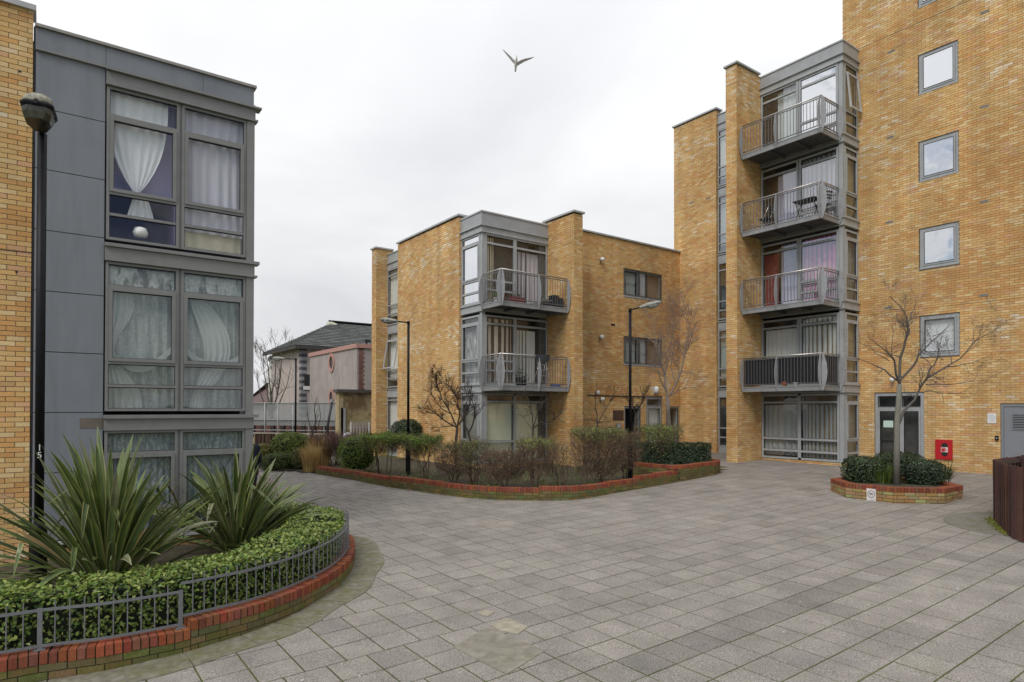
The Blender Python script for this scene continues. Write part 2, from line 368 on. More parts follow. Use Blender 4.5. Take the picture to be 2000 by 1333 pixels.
# ------------------------------------------------------------------ windows
def curtain(F, u0, u1, z0, z1, n, material, parent, folds=8, amp=.025, shape=None, name='curtain'):
    mb = MB(); nu = max(10, folds*5); nz = 8; base = 0
    for j in range(nz+1):
        t = j/nz; a, b = (u0, u1) if shape is None else shape(t)
        z = z1+(z0-z1)*t
        for i in range(nu+1):
            s = i/nu; w = math.sin(s*folds*2*math.pi+R.uniform(-.2, .2)+1.3*math.sin(s*7))*amp*(.6+.4*t)*min(1, (b-a)/max(.01, (u1-u0))+.3)
            mb.v.append(tuple(F.p(a+(b-a)*s, n+w, z)))
    for j in range(nz):
        for i in range(nu): a = j*(nu+1)+i; mb.f.append((a, a+1, a+nu+2, a+nu+1)); mb.t.append(None)
    return mb.build(name, material, parent, smooth=True)
def room(F, u0, u1, z0, z1, parent, depth=2.0, n0=-.12, material=None):
    mb = MB(); p = F.p; a, b, c, d = u0, u1, z0, z1; n1 = n0-depth
    for q in ([(a, n1, c), (b, n1, c), (b, n1, d), (a, n1, d)], [(a, n0, c), (a, n1, c), (a, n1, d), (a, n0, d)], [(b, n0, c), (b, n0, d), (b, n1, d), (b, n1, c)],
              [(a, n0, c), (b, n0, c), (b, n1, c), (a, n1, c)], [(a, n0, d), (a, n1, d), (b, n1, d), (b, n0, d)]):
        mb.poly([p(*x) for x in q])
    return mb.build('room', material or M_room, parent)
def window(parent, F, u0, u1, z0, z1, cols, rows, bar=.06, fm=None, gm=None, casement=(), n1=.015, n0=-.06, thick=None, room_=True, name='window', skip=(), roomm=None, depth=2.0):
    """cols, rows: inner splits; casement: (col,row) cells that carry a second sash frame. Returns the frame object and the cells"""
    fm = fm or M_frame; gm = gm or M_glass; mb = MB(); us = [u0]+list(cols)+[u1]; zs = [z0]+list(rows)+[z1]; h = bar/2
    F.box(mb, u0, u0+bar, n0, n1, z0, z1); F.box(mb, u1-bar, u1, n0, n1, z0, z1)
    for c in cols: F.box(mb, c-h*(thick or 1), c+h*(thick or 1), n0, n1, z0+bar, z1-bar)
    cells = {}
    for i in range(len(us)-1):
        a = us[i]+(bar if i == 0 else h*(thick or 1)); b = us[i+1]-(bar if i == len(us)-2 else h*(thick or 1))
        F.box(mb, a, b, n0, n1-.001, z0, z0+bar); F.box(mb, a, b, n0, n1-.001, z1-bar, z1)
        for r in rows: F.box(mb, a, b, n0, n1-.002, r-h, r+h)
        for j in range(len(zs)-1):
            c = zs[j]+(bar if j == 0 else h); d = zs[j+1]-(bar if j == len(zs)-2 else h)
            if (i, j) in casement:
                w = .055
                F.box(mb, a+.002, a+w, -.02, n1+.018, c+.002, d-.002); F.box(mb, b-w, b-.002, -.02, n1+.018, c+.002, d-.002)
                F.box(mb, a+w, b-w, -.02, n1+.017, c+.002, c+w); F.box(mb, a+w, b-w, -.02, n1+.017, d-w, d-.002)
                a2, b2, c2, d2 = a+w, b-w, c+w, d-w
            else: a2, b2, c2, d2 = a, b, c, d
            cells[(i, j)] = (a2, b2, c2, d2)
    w = mb.build(name, fm, parent)
    gk = MB()
    for (a, b, c, d) in cells.values():
        g = .008
        F.box(gk, a, a+g, -.03, -.004, c, d); F.box(gk, b-g, b, -.03, -.004, c, d); F.box(gk, a+g, b-g, -.03, -.0042, c, c+g); F.box(gk, a+g, b-g, -.03, -.0042, d-g*1.6, d)
    gk.build('gasket', M_gasket, w)
    for k, (a, b, c, d) in cells.items():
        if k in skip: continue
        g = MB(); F.box(g, a, b, -.026, -.020, c, d); g.build('pane', gm, w)
    if room_: room(F, u0+.02, u1-.02, z0+.02, z1-.02, w, material=roomm, depth=depth)
    return w, cells

# ================================================================== GROUND
def ground_sheet():
    xs = [-400, -150, -60, -20, -6]+[x for x in range(-4, 24, 3)]+[23, 30, 60, 150, 400]; ys = [-300, -100, -30, -3]+[y for y in range(0, 30, 3)]+[30, 40, 60, 100, 200, 500]
    mb = MB()
    for y in ys:
        for x in xs: mb.v.append((x, y, gz(x, y)-.0055))
    n = len(xs)
    for j in range(len(ys)-1):
        for i in range(n-1): a = j*n+i; mb.f.append((a, a+1, a+n+1, a+n)); mb.t.append(None)
    mb.build('ground', M_joint, kind='structure')
ground_sheet()

# paved court: slabs 400 mm on a 410 mm grid in line with the buildings, darker row of coarse slabs, joints recessed
PITCH = .41
pav = thing('paving', (0, 0, 0), None, None); pav['kind'] = 'structure'
# wall curves as photographed (foot of each planter wall)
LCURVE = [at_g(*q) for q in [(0, 1349), (80, 1332), (150, 1321), (209, 1311), (263, 1299), (318, 1286), (371, 1273), (420, 1258), (488, 1237), (542, 1215), (584, 1195), (645, 1158), (672, 1135), (689, 1110), (693, 1085)]]
LCURVE = [Vector((p.x, p.y, 0)) for p in LCURVE]
p0 = LCURVE[0]; LCURVE = [Vector((p0.x-3.2, p0.y+.55, 0)), Vector((p0.x-2.1, p0.y+.34, 0)), Vector((p0.x-1.0, p0.y+.12, 0))]+LCURVE
pe = LCURVE[-1]
LCURVE += [Vector((pe.x+.18, pe.y+.6, 0)), Vector((pe.x+.15, pe.y+1.2, 0)), Vector((pe.x-.08, pe.y+1.8, 0)), Vector((pe.x-.5, pe.y+2.35, 0)), Vector((pe.x-1.05, pe.y+2.7, 0)), Vector((pe.x-1.6, pe.y+2.85, 0))]
def smooth_curve(pts, step):
    """Catmull-Rom through the points, resampled to even steps"""
    P_ = [pts[0]*2-pts[1]]+list(pts)+[pts[-1]*2-pts[-2]]; fine = []
    for i in range(1, len(P_)-2):
        a, b, c, d = P_[i-1:i+3]
        for k in range(12):
            t = k/12; fine.append(.5*((2*b)+(c-a)*t+(2*a-5*b+4*c-d)*t*t+(3*b-a-3*c+d)*t**3))
    fine.append(pts[-1].copy()); out_ = [fine[0]]; acc = 0
    for p, q in zip(fine, fine[1:]):
        l = (q-p).length
        while acc+l >= step and l > 1e-9:
            r = (step-acc)/l; p = p.lerp(q, r); out_.append(p.copy()); l = (q-p).length; acc = 0
        acc += l
    return out_
LC = smooth_curve(LCURVE, .075)
MCURVE = [at_g(*q) for q in [(617, 926), (650, 931.5), (700, 940), (760, 952), (810, 959), (857, 966), (925, 974), (990, 977.5), (1050, 978), (1130, 976), (1210, 962), (1290, 948), (1370, 933), (1401, 927)]]
MCURVE = [Vector((p.x, p.y, 0)) for p in MCURVE]
MC = smooth_curve(MCURVE, .075)
OCT_C = Vector((16.62, 7.0, 0)); OA = 1.27; OS = OA*math.tan(math.pi/8)
OCTV = [OCT_C+Vector((OA*a, OA*b, 0)) for a, b in [(-1, .414), (-1, -.414), (-.414, -1), (.414, -1), (1, -.414), (1, .414), (.414, 1), (-.414, 1)]]
def inside(pt, poly):
    x, y = pt[0], pt[1]; r = False; n = len(poly)
    for i in range(n):
        a, b = poly[i], poly[i-1]
        if (a[1] > y) != (b[1] > y) and x < (b[0]-a[0])*(y-a[1])/(b[1]-a[1])+a[0]: r = not r
    return r
LPOLY = [tuple(p[:2]) for p in LC[::4]]+[(3.0, 13.6), (3.0, 22), (-8, 22), (-8, 8.5)]
MPOLY = [tuple(p[:2]) for p in MC[::4]]+[(18.6, 13.1), (18.6, 18), (12.0, 25.6), (7.6, 23.5)]
FENCE_C = [at_g(*q) for q in [(1941, 1017), (1964, 1041), (1981, 1055), (2000, 1061), (2040, 1072), (2100, 1086)]]
def curve_dist(pt, C): return min((pt[0]-c[0])**2+(pt[1]-c[1])**2 for c in C)**.5
LC2 = [(p.x, p.y) for p in LC[::3]]; MC2 = [(p.x, p.y) for p in MC[::3]]
def paving():
    rng = random.Random(3); sheet = MB(); cands = []
    X0, Y0 = 4.48, 4.41
    fence_poly = [(p.x, p.y) for p in FENCE_C]+[(30, -3), (30, 3.4), (19.6, 4.3)]
    FCc = at_g(1990, 1025)
    for j in range(-22, 62):
        y = Y0+j*PITCH-.0; off = 0
        if j in (2, 3, 7, 8, 9): off = -.205
        if j > 12 and j % 3 == 0: off = .205
        for i in range(-18, 48):
            x = X0+i*PITCH+off; c = (x+.2, y+.2)
            if x > 22.35 or (y > 30): continue
            dep = c[0]*CW[0]+c[1]*CW[1]
            if dep < 1.2: continue
            d = np.array([c[0], c[1], gz(*c)-EYE]); sx = 1000+FPX*(d@CR)/(d@CW)
            if sx < -500 or sx > 3300: continue
            if (inside(c, LPOLY) or (curve_dist(c, LC2) < .18)) or (inside(c, MPOLY) and curve_dist(c, MC2) > .4) or inside(c, fence_poly): continue
            if c[1] > 18.1 and c[0] > 11.9: continue
            if math.hypot(c[0]-FCc.x, c[1]-FCc.y) < .8: continue
            dark = (j == -1 and 4.3 < x < 8.6)
            base = rng.choice([(.264, .246, .220), (.256, .239, .214), (.272, .253, .225), (.262, .241, .220), (.266, .250, .221), (.254, .240, .215)])
            k = .985+rng.uniform(-.035, .035)+.10*noise.noise(Vector((x*.3, y*.3, 0)))
            if dark: k *= .80
            elif rng.random() < .04: k *= .86
            elif rng.random() < .03: k *= 1.08
            tone = (base[0]*k*1.01, base[1]*k*.99, base[2]*k*.985)
            # worn concrete patch near the broken corner
            cands.append((dep, x, y, tone, rng.uniform(-.0015, .0015), rng.uniform(-.003, .003), rng.uniform(-.003, .003)))
    cands.sort(); me = None
    hx = .1972; th = .04
    mbs = MB(); n = 0
    def chamf(mb):
        b = .003
        v = [(-hx, -hx, -th), (hx, -hx, -th), (hx, hx, -th), (-hx, hx, -th), (-hx, -hx, -b), (hx, -hx, -b), (hx, hx, -b), (-hx, hx, -b),
             (-hx+b, -hx+b, 0), (hx-b, -hx+b, 0), (hx-b, hx-b, 0), (-hx+b, hx-b, 0)]
        n0 = len(mb.v); mb.v += v
        for f in ((0, 1, 5, 4), (1, 2, 6, 5), (2, 3, 7, 6), (3, 0, 4, 7), (4, 5, 9, 8), (5, 6, 10, 9), (6, 7, 11, 10), (7, 4, 8, 11), (8, 9, 10, 11)): mb.f.append(tuple(n0+i for i in f)); mb.t.append(None)
    tilt = (math.atan(GB), -math.atan(GA))
    patch = [at_g(*q) for q in [(885, 1265), (950, 1226), (1065, 1272), (990, 1318)]]
    ppoly = [(p.x, p.y) for p in patch]
    mb0 = MB(); chamf(mb0); me = mb0.mesh('slab'); me.materials.append(M_slab)
    for dep, x, y, tone, dz, rx, ry in cands:
        c = (x+.2, y+.2)
        px = 1000+FPX*(np.array([c[0], c[1], gz(*c)-EYE])@CR)/dep
        vis = -60 < px < 2060 and dep > 3.0
        if vis and n < 300:
            inst('slab', me, (c[0], c[1], gz(*c)+dz), pav, rot=(tilt[0]+rx, tilt[1]+ry, 0), col=tone); n += 1
        else:
            zc = gz(*c)+dz; q = []
            for a, b in ((-1, -1), (1, -1), (1, 1), (-1, 1)): q.append((c[0]+a*hx, c[1]+b*hx, zc+a*hx*(GA+ry)+b*hx*(GB+rx)))
            for i in range(4): k2 = (i+1) % 4; sheet.poly([(q[i][0], q[i][1], q[i][2]-th), (q[k2][0], q[k2][1], q[k2][2]-th), q[k2], q[i]], tone)
            sheet.poly(q, tone)
    sheet.build('distant_slab', M_slab_a, pav, stuff=True)
    # cast concrete patch and broken cream pieces beside it
    mp = MB()
    def prism(mb, pts, z0, z1, tone=None):
        n_ = len(pts); lo = [Vector((p[0], p[1], gz(p[0], p[1])+z0)) for p in pts]; hi = [Vector((p[0], p[1], gz(p[0], p[1])+z1)) for p in pts]
        a = sum((pts[i][0]*pts[(i+1) % n_][1]-pts[(i+1) % n_][0]*pts[i][1]) for i in range(n_))
        if a < 0: lo.reverse(); hi.reverse()
        for i in range(n_): k = (i+1) % n_; mb.poly([lo[i], lo[k], hi[k], hi[i]], tone)
        mb.poly(hi, tone)
    prism(mp, ppoly, -.03, .007); mp.build('concrete_patch', mat('worn_concrete', (.235, .215, .175), .9, var=.25, scale=9, bump=.004, bscale=90, dirt=(.16, .15, .08), dscale=5, dlo=.52, dhi=.8), pav)
    for q in [[(932, 1199), (945, 1194), (966, 1197), (952, 1206)], [(958, 1222), (985, 1209), (1000, 1212), (1030, 1226), (1012, 1240), (975, 1233)]]:
        m3 = MB(); prism(m3, [tuple(at_g(*a)[:2]) for a in q], -.02, .010); m3.build('broken_slab', mat('cream_broken_slab', (.33, .30, .23), .9, var=.2, scale=12, bump=.006, bscale=60), pav)
    # mortar ring laid round the left planter and round the timber fence
    pts = LC; ringm = mat('mossy_cut_mortar', (.20, .185, .145), .92, var=.3, scale=14, bump=.004, bscale=120, dirt=(.125, .125, .045), dscale=5, dlo=.40, dhi=.72)
    i = 0; rr = random.Random(12)
    while i < len(pts)-2:
        e = min(len(pts)-1, i+rr.choice((5, 6, 7, 8))); ring = MB(); prev = None
        for k in range(i, e+1):
            p = pts[k]; t = (pts[min(k+1, len(pts)-1)]-pts[max(k-1, 0)]).normalized(); nn = Vector((t.y, -t.x, 0)); w = .43+.03*math.sin(k*.35)
            sh = t*(.006 if k == i else (-.006 if k == e else 0)); q = p+nn*w+sh; o = p-nn*.05+sh
            ring.v += [(o.x, o.y, gz(o.x, o.y)+.0075), (q.x, q.y, gz(q.x, q.y)+.0075), (q.x, q.y, gz(q.x, q.y)-.028), (o.x, o.y, gz(o.x, o.y)-.028)]
        for k in range(e-i): a = 4*k; ring.f += [(a+4, a+5, a+1, a), (a+5, a+6, a+2, a+1)]; ring.t += [None, None]
        ring.f += [(0, 1, 2, 3), (4*(e-i)+3, 4*(e-i)+2, 4*(e-i)+1, 4*(e-i))]; ring.t += [None, None]
        ring.build('ring_slab', ringm, pav); i = e
    r2 = MB(); c = FCc; n_ = 40; base = len(r2.v)
    ring_pts = [(c.x+1.15*math.cos(2*math.pi*k/n_)*(1.15), c.y+1.15*math.sin(2*math.pi*k/n_)) for k in range(n_)]
    prism(r2, ring_pts, -.03, .008); r2.build('mortar_apron', mat('coarse_cut_mortar', (.19, .18, .155), .92, var=.3, scale=40, bump=.005, bscale=110, dirt=(.13, .13, .06), dscale=2.5), pav)
    # cut slabs filling the joints between ring and grid read as the joint sheet below; lighter crumbs of gum and lichen
    gum = MB()
    for (a, b) in [(1545, 1193), (1530, 1236), (1648, 1242), (1790, 1259), (1563, 1176), (702, 1322), (608, 1197), (600, 1195), (1350, 1048), (760, 1068), (935, 1150), (1870, 1150), (1412, 1018), (590, 1330)]:
        p = at_g(a, b); k = R.uniform(.010, .018); gum.poly([(p.x+k*math.cos(t)*R.uniform(.7, 1.2), p.y+k*math.sin(t)*R.uniform(.7, 1.2), gz(p.x, p.y)+.006) for t in [i*math.pi/4 for i in range(8)]])
    gum.build('gum_spots', mat('chewing_gum', (.62, .60, .57), .8), pav, stuff=True)
paving()

# ================================================================== LEFT BUILDING (grey clad bay)
def roof_mass(b, x0, x1, y0, y1, z0, z1, m_side, faces):
    mb = MB(); mb.box(x0, x1, y0, y1, z0, z1); return mb.build('rear_wall', m_side, b)
def build_left():
    b = thing('apartment_building', (1.0, 14.0, .1), 'grey panelled three-storey block at the left edge with net curtains in its stacked windows', 'building')
    F = FY(12.0)
    vis = lambda c: c.x > -.60
    masonry(b, [(F, -2.4, -.16, 0, 8.60, (), 0, .008)], singles=vis)
    mj = MB(); F.box(mj, -.76, -.163, -.012, .0022, 4.93, 4.942); mj.build('movement_joint', M_gasket, b)
    wp = MB(); 
    for (u, z) in ((-.33, 7.62), (-.35, 4.62)): F.box(wp, u, u+.03, -.01, .004, z, z+.03)
    wp.build('weep_hole', M_gasket, b)
    mb = MB(); F.box(mb, -2.4, -.125, -.36, .05, 8.60, 8.68); mb.build('coping', M_alu, b)
    # plinth under the panels
    masonry(b, [(F, -.145, 3.02, 0, .46, (), .01, .01)])
    zs = [.58, 1.62, 2.54, 3.465, 4.39, 5.315, 6.24, 7.165, 8.04]
    bk = MB(); F.box(bk, -.155, .775, -.30, -.03, .46, 8.04); F.box(bk, -.155, -.131, -.3, -.008, .46, 8.38); bk.build('panel_backing', M_gasket, b)
    for a, c in zip(zs, zs[1:]):
        m2 = MB(); F.box(m2, -.125, .762, -.03, -.004, a+.006, c-.006); m2.build('cladding_panel', M_clad, b)
    pt = MB(); F.box(pt, .46, .762, -.004, .002, 2.29, 2.45); pt.build('painted_patch', mat('brown_paint_patch', (.16, .135, .11), .6), b)
    sl = MB(); F.box(sl, -.15, .77, -.03, .05, .52, .565); F.box(sl, .77, 3.06, -.03, .06, .46, .50); sl.build('sill', M_alu, b)
    for (a, c) in ((-.13, .765), (.77, 2.18), (2.185, 3.02)):
        m2 = MB(); F.box(m2, a, c, -.2, .03, 8.06, 8.36); m2.build('fascia_panel', M_clad, b)
    m2 = MB(); F.box(m2, -.14, 3.06, -.5, .07, 8.365, 8.41); m2.build('coping', mat('weathered_coping', (.32, .30, .285), .6, .1, var=.15, scale=5), b)
    lm = MB()
    F.box(lm, -.13, 3.04, -.1, .045, 8.02, 8.057); F.box(lm, .77, 3.14, -.1, .11, 7.985, 8.018); F.box(lm, .775, 3.045, -.1, .05, 7.80, 7.983)
    for (z0, z1, z2) in ((5.18, 5.235, 4.99), (2.44, 2.50, 2.25)): F.box(lm, .765, 3.115, -.1, .10, z0, z1); F.box(lm, .77, 3.04, -.1, .055, z2, z0-.002)
    for z in (7.76, 4.955): F.box(lm, .77, 3.085, -.1, .075, z, z+.033)
    F.box(lm, 2.905, 3.035, -.12, .035, .502, 7.757)
    for (za, zb) in ((.505, 2.245), (2.56, 4.95), (5.30, 7.755)): F.box(lm, 1.826, 1.864, -.1, -.008, za, zb)
    split_build(lm, 'ledge', M_frame, b)
    for k, (z0, z1, rows) in enumerate([(.505, 2.245, [.93, 1.88]), (2.56, 4.95, [2.965, 3.335, 4.56]), (5.30, 7.755, [5.71, 6.05, 7.295])]):
        for c, (a, d) in enumerate(((.785, 1.825), (1.865, 2.90))):
            cas = {(0, 2)} if k else {(0, 1)}
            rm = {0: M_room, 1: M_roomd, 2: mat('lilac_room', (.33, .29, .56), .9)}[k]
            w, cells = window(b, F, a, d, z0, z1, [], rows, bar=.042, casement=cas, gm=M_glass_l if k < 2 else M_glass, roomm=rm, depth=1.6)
            if k == 0: curtain(F, a+.03, d-.03, z0+.05, z1-.04, -.11, C_floral, w, folds=9)
            if k == 1:
                curtain(F, a+.03, d-.03, z0+.04, z1-.03, -.17, C_lace, w, folds=6, amp=.03)
                wd = d-a-.08; sg = (lambda t: (a+.05, a+.05+wd*(.16+.62*abs(t-.42)**1.3+.10*math.sin(9*t)))) if c == 0 else (lambda t: (a+.05+wd*(.10+.5*math.sin(math.pi*t)**1.5*.5), a+.05+wd*(.34+.62*math.sin(math.pi*min(1, t*1.15))**.8*.75)))
                sw = cloth('white_lace_swag', (.52, .56, .55)); curtain(F, a+.05, a+.6, z0+.05, z1-.45, -.12, sw, w, folds=5, amp=.02, shape=sg)
                s2 = (lambda t: (a+.05+wd*.03, d-.05-wd*.02)); mbx = MB(); nn_ = 22
                for q in range(nn_+1):
                    u = a+.06+wd*.96*q/nn_; sag = .30*math.sin(math.pi*q/nn_)**.8*(1 if c == 0 else .8); zc = z0+.98-sag+(.12*q/nn_ if c == 0 else .12-.12*q/nn_); wv = .012*math.sin(q*1.7); mbx.v += [tuple(F.p(u, -.10+wv, zc+.05)), tuple(F.p(u, -.095-wv, zc-.06-.04*math.sin(math.pi*q/nn_)))]
                for q in range(nn_): mbx.f.append((2*q, 2*q+1, 2*q+3, 2*q+2)); mbx.t.append(None)
                mbx.build('curtain', sw, w, smooth=True); curtain(F, a+.05, d-.05, z1-.36, z1-.05, -.11, patterned('valance_lace', (.66, .68, .66), (.20, .20, .19), 7, .5, .6), w, folds=3, amp=.015)
            if k == 2:
                if c == 0:
                    mid = a+.43
                    def shp(t, mid=mid): 
                        hw = .42*(1-t**2.6)+.035 if t < 1 else .03; return (mid-hw, mid+hw*1.0)
                    curtain(F, mid-.42, mid+.42, 6.14, 7.73, -.12, C_white, w, folds=6, amp=.02, shape=shp)
                    def shp2(t, mid=mid): hw = .04+.14*t**.6; return (mid+.05-hw, mid+.07+hw)
                    curtain(F, mid-.2, mid+.2, 5.76, 6.14, -.12, C_white, w, folds=4, amp=.02, shape=shp2)
                    curtain(F, a+.03, d-.03, z0+.9, z1-.03, -.34, cloth('lilac_backdrop', (.46, .42, .68)), w, folds=2, amp=.01)  # lilac sheet added behind the net so the room reads brighter
                    bl = MB(); bl.lathe(F.p(mid+.06, -.10, 5.42), [(.02, 0), (.09, .01), (.115, .08), (.09, .155), (.02, .18)], 14); bl.build('ornament', M_white, w, smooth=True)
                else: curtain(F, a+.03, d-.03, z0+.35, z1-.02, -.12, cloth('lilac_net_curtain', (.62, .60, .68)), w, folds=6, amp=.03); curtain(F, a+.06, d-.03, z0+.03, z0+.8, -.18, C_cream, w, folds=4)
    mb = MB(); mb.box(-2.4, -.2, 12.36, 21.9, 0, 8.55); mb.box(-.2, 3.03, 14.3, 22, 0, 8.2); mb.box(2.85, 3.02, 12.13, 14.3, 0, 8.2); mb.box(-.2, 3.0, 12.33, 14.3, 8.2, 8.3)
    mb.build('rear_wall', M_clad, b)
build_left()

# ================================================================== balconies
def balcony(b, x0, x1, y0, y1, zs, panels=False):
    zt = zs+.165; zr = zs+1.2
    mb = MB(); e = .05
    mb.box(x0, x1, y0, y0+e, zs, zt); mb.box(x0, x0+e, y0+e, y1, zs+.0005, zt-.0005); mb.box(x1-e, x1, y0+e, y1, zs+.001, zt-.001)
    mb.box(x0-.012, x1, y0-.012, y0-.0005, zt-.025, zt+.008); mb.box(x0-.0125, x0-.0005, y0-.0003, y1, zt-.0255, zt+.0075)
    bal = mb.build('balcony', M_slabedge, b)
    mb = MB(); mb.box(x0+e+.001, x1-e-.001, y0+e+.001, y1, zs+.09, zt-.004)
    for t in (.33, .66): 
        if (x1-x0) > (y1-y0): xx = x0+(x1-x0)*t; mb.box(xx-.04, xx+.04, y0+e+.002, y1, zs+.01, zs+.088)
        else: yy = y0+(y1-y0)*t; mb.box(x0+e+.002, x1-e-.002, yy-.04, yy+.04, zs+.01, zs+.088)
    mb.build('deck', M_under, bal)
    mb = MB(); mb.tube([(x1, y0+.03, zr), (x0+.03, y0+.03, zr), ], .026, 8); mb.tube([(x0+.03, y0+.03-.026, zr), (x0+.03, y1-.02, zr)], .026, 8); mb.build('handrail', M_steel, bal, smooth=True)
    mb = MB()
    for z in (zr-.085, zt+.07): mb.box(x0+.045, x1, y0+.02, y0+.042, z, z+.03); mb.box(x0+.02, x0+.042, y0+.02, y1, z+.0005, z+.0295)
    mb.build('rail', M_bal, bal)
    bm = MB(); bm.tube([(0, 0, zt+.08-zs), (0, 0, zr-.075-zs)], .0105, 6); bme = bm.mesh('baluster'); bme.materials.append(M_bal)
    sp = .115; nA = int((x1-x0-.1)/sp); nB = int((y1-y0-.1)/sp)
    for i in range(1, nA+1): inst('baluster', bme, (x0+.03+sp*i, y0+.031, zs), bal)
    for i in range(1, nB+1): inst('baluster', bme, (x0+.031, y0+.03+sp*i, zs), bal)
    prof = []; K = 12
    def fin(px, py, ax, w):   # ax: outward direction
        mb = MB(); o = Vector((ax[0], ax[1], 0)); s = Vector((-ax[1], ax[0], 0))*.007; L1 = []
        for k in range(K+1):
            t = k/K; z = zs+.0+(zr+.0-zs)*t; a = math.sin(math.pi*t)
            L1.append((Vector((px, py, z))+o*(.0-.02*a), Vector((px, py, z))+o*(.03+w*a**.9)))
        for k in range(K):
            (a, b_), (c, d) = L1[k], L1[k+1]
            mb.poly([a+s, b_+s, d+s, c+s]); mb.poly([a-s, c-s, d-s, b_-s]); mb.poly([b_-s, d-s, d+s, b_+s]); mb.poly([a+s, c+s, c-s, a-s])
        mb.build('fin_plate', M_fin, bal)
    for xx in (x0+.03, (x0+x1)/2+.1, x1-.03): fin(xx, y0, (0, -1), .135) if (xx != (x0+x1)/2+.1 or x1-x0 > 2) else None
    for yy in (y0+.03, (y0+y1)/2+.1, y1-.03):
        if yy != (y0+y1)/2+.1 or y1-y0 > 2: fin(x0, yy, (-1, 0), .135)
    if panels:
        mb = MB(); mb.box(x0+.06, x1-.1, y0+.055, y0+.062, zt+.06, zr-.04); mb.box(x0+.055, x0+.062, y0+.065, y1-.05, zt+.0605, zr-.0405)
        mb.build('privacy_sheet', mat('black_screening_sheet', (.012, .012, .016), .7), bal)
    return bal

# ================================================================== MIDDLE BUILDING (three storeys)
def strip_windows(b, F, u0, u1, floors, fm, gm, top, opened=(), n_out=.0, last=2.66):
    for k, zf in enumerate(floors):
        z0 = zf+.42 if k else floors[0]+.45; z0 = zf+.30; z1 = zf+(2.66 if zf != floors[-1] else last)
        rows = [zf+.68, zf+1.06, zf+2.34]
        w, cells = window(b, F, u0, u1, z0, z1, [], rows, bar=.05, fm=fm, gm=gm, skip=({(0, 2)} if k in opened else ()), depth=1.2)
        if k in opened:   # top-hung sash pushed open at the foot
            a, d, c, e = cells[(0, 2)]; H = e-c; ang = math.radians(9); mb = MB(); g = MB()
            def pt(u, s, n): return F.p(u, .03+math.sin(ang)*s+n*math.cos(ang), e-s*math.cos(ang)+n*math.sin(ang))
            def bar(u0_, u1_, s0, s1, mbx, n0=0, n1=.045):
                q = [pt(u0_, s0, n0), pt(u1_, s0, n0), pt(u1_, s1, n0), pt(u0_, s1, n0), pt(u0_, s0, n1), pt(u1_, s0, n1), pt(u1_, s1, n1), pt(u0_, s1, n1)]
                for f in ((0, 1, 2, 3), (7, 6, 5, 4), (0, 4, 5, 1), (1, 5, 6, 2), (2, 6, 7, 3), (3, 7, 4, 0)): mbx.poly([q[i] for i in f])
            bar(a, a+.05, 0, H, mb); bar(d-.05, d, 0, H, mb); bar(a+.05, d-.05, 0, .05, mb, .001, .044); bar(a+.05, d-.05, H-.05, H, mb, .001, .044)
            sa = mb.build('open_sash', M_alu, w); bar(a+.05, d-.05, .05, H-.05, g, .02, .026); g.build('pane', gm, w)
        if R.random() < .75 or k in opened: curtain(F, u0+.05, u1-.05, z0+.3, z1-.03, -.13, R.choice([C_white, C_grey, C_cream]), w, folds=5)
def bay_bands(b, FA, a0, a1, FB, b0, b1, floors, fm, ztop, zroof):
    """ledges and fascia wrapping the corner of a glazed bay; FA is the -Y face (u=X), FB the -X face (u=Y)"""
    mb = MB()
    def ring(z0, z1, n, e=0):
        FA.box(mb, a0-n, a1+e, -.25, n, z0, z1); FB.box(mb, b0+.25, b1+e, -.25, n-.0015, z0+.0005, z1-.0005)
    for zf in floors[1:]:
        ring(zf-.05, zf-.013, .055); ring(zf-.013, zf+.197, .03); ring(zf+.197, zf+.235, .075); mb.build('ledge', fm, b); mb = MB()
    ring(ztop-.02, ztop+.018, .06); ring(ztop+.02, ztop+.20, .03); ring(ztop+.202, ztop+.24, .09)
    mb.build('ledge', fm, b)
    mb = MB(); FA.box(mb, a0-.03, a1, -.4, .03, ztop+.242, zroof-.03); FB.box(mb, b0+.4, b1, -.4, .0285, ztop+.2425, zroof-.0305); mb.build('fascia', M_clad2, b)
    mb = MB(); FA.box(mb, a0-.06, a1+.02, -.5, .06, zroof-.028, zroof+.02); FB.box(mb, b0+.5, b1+.02, -.5, .0585, zroof-.0275, zroof+.0195); mb.build('coping', M_alu, b)
    mb = MB(); FA.box(mb, a0, a0+.13, -.13, .0, floors[0]+.2, ztop-.021); mb.build('corner_post', fm, b)
M_clad2 = mat('pale_fascia', (.37, .38, .39), .45, .1, var=.08, scale=3)
def coping(b, rects, z, t=.06, m=None):
    for i, (x0, x1, y0, y1) in enumerate(rects): mb = MB(); mb.box(x0, x1, y0, y1, z+.0007*i, z+t+.0007*i); mb.build('coping', m or M_alu, b)
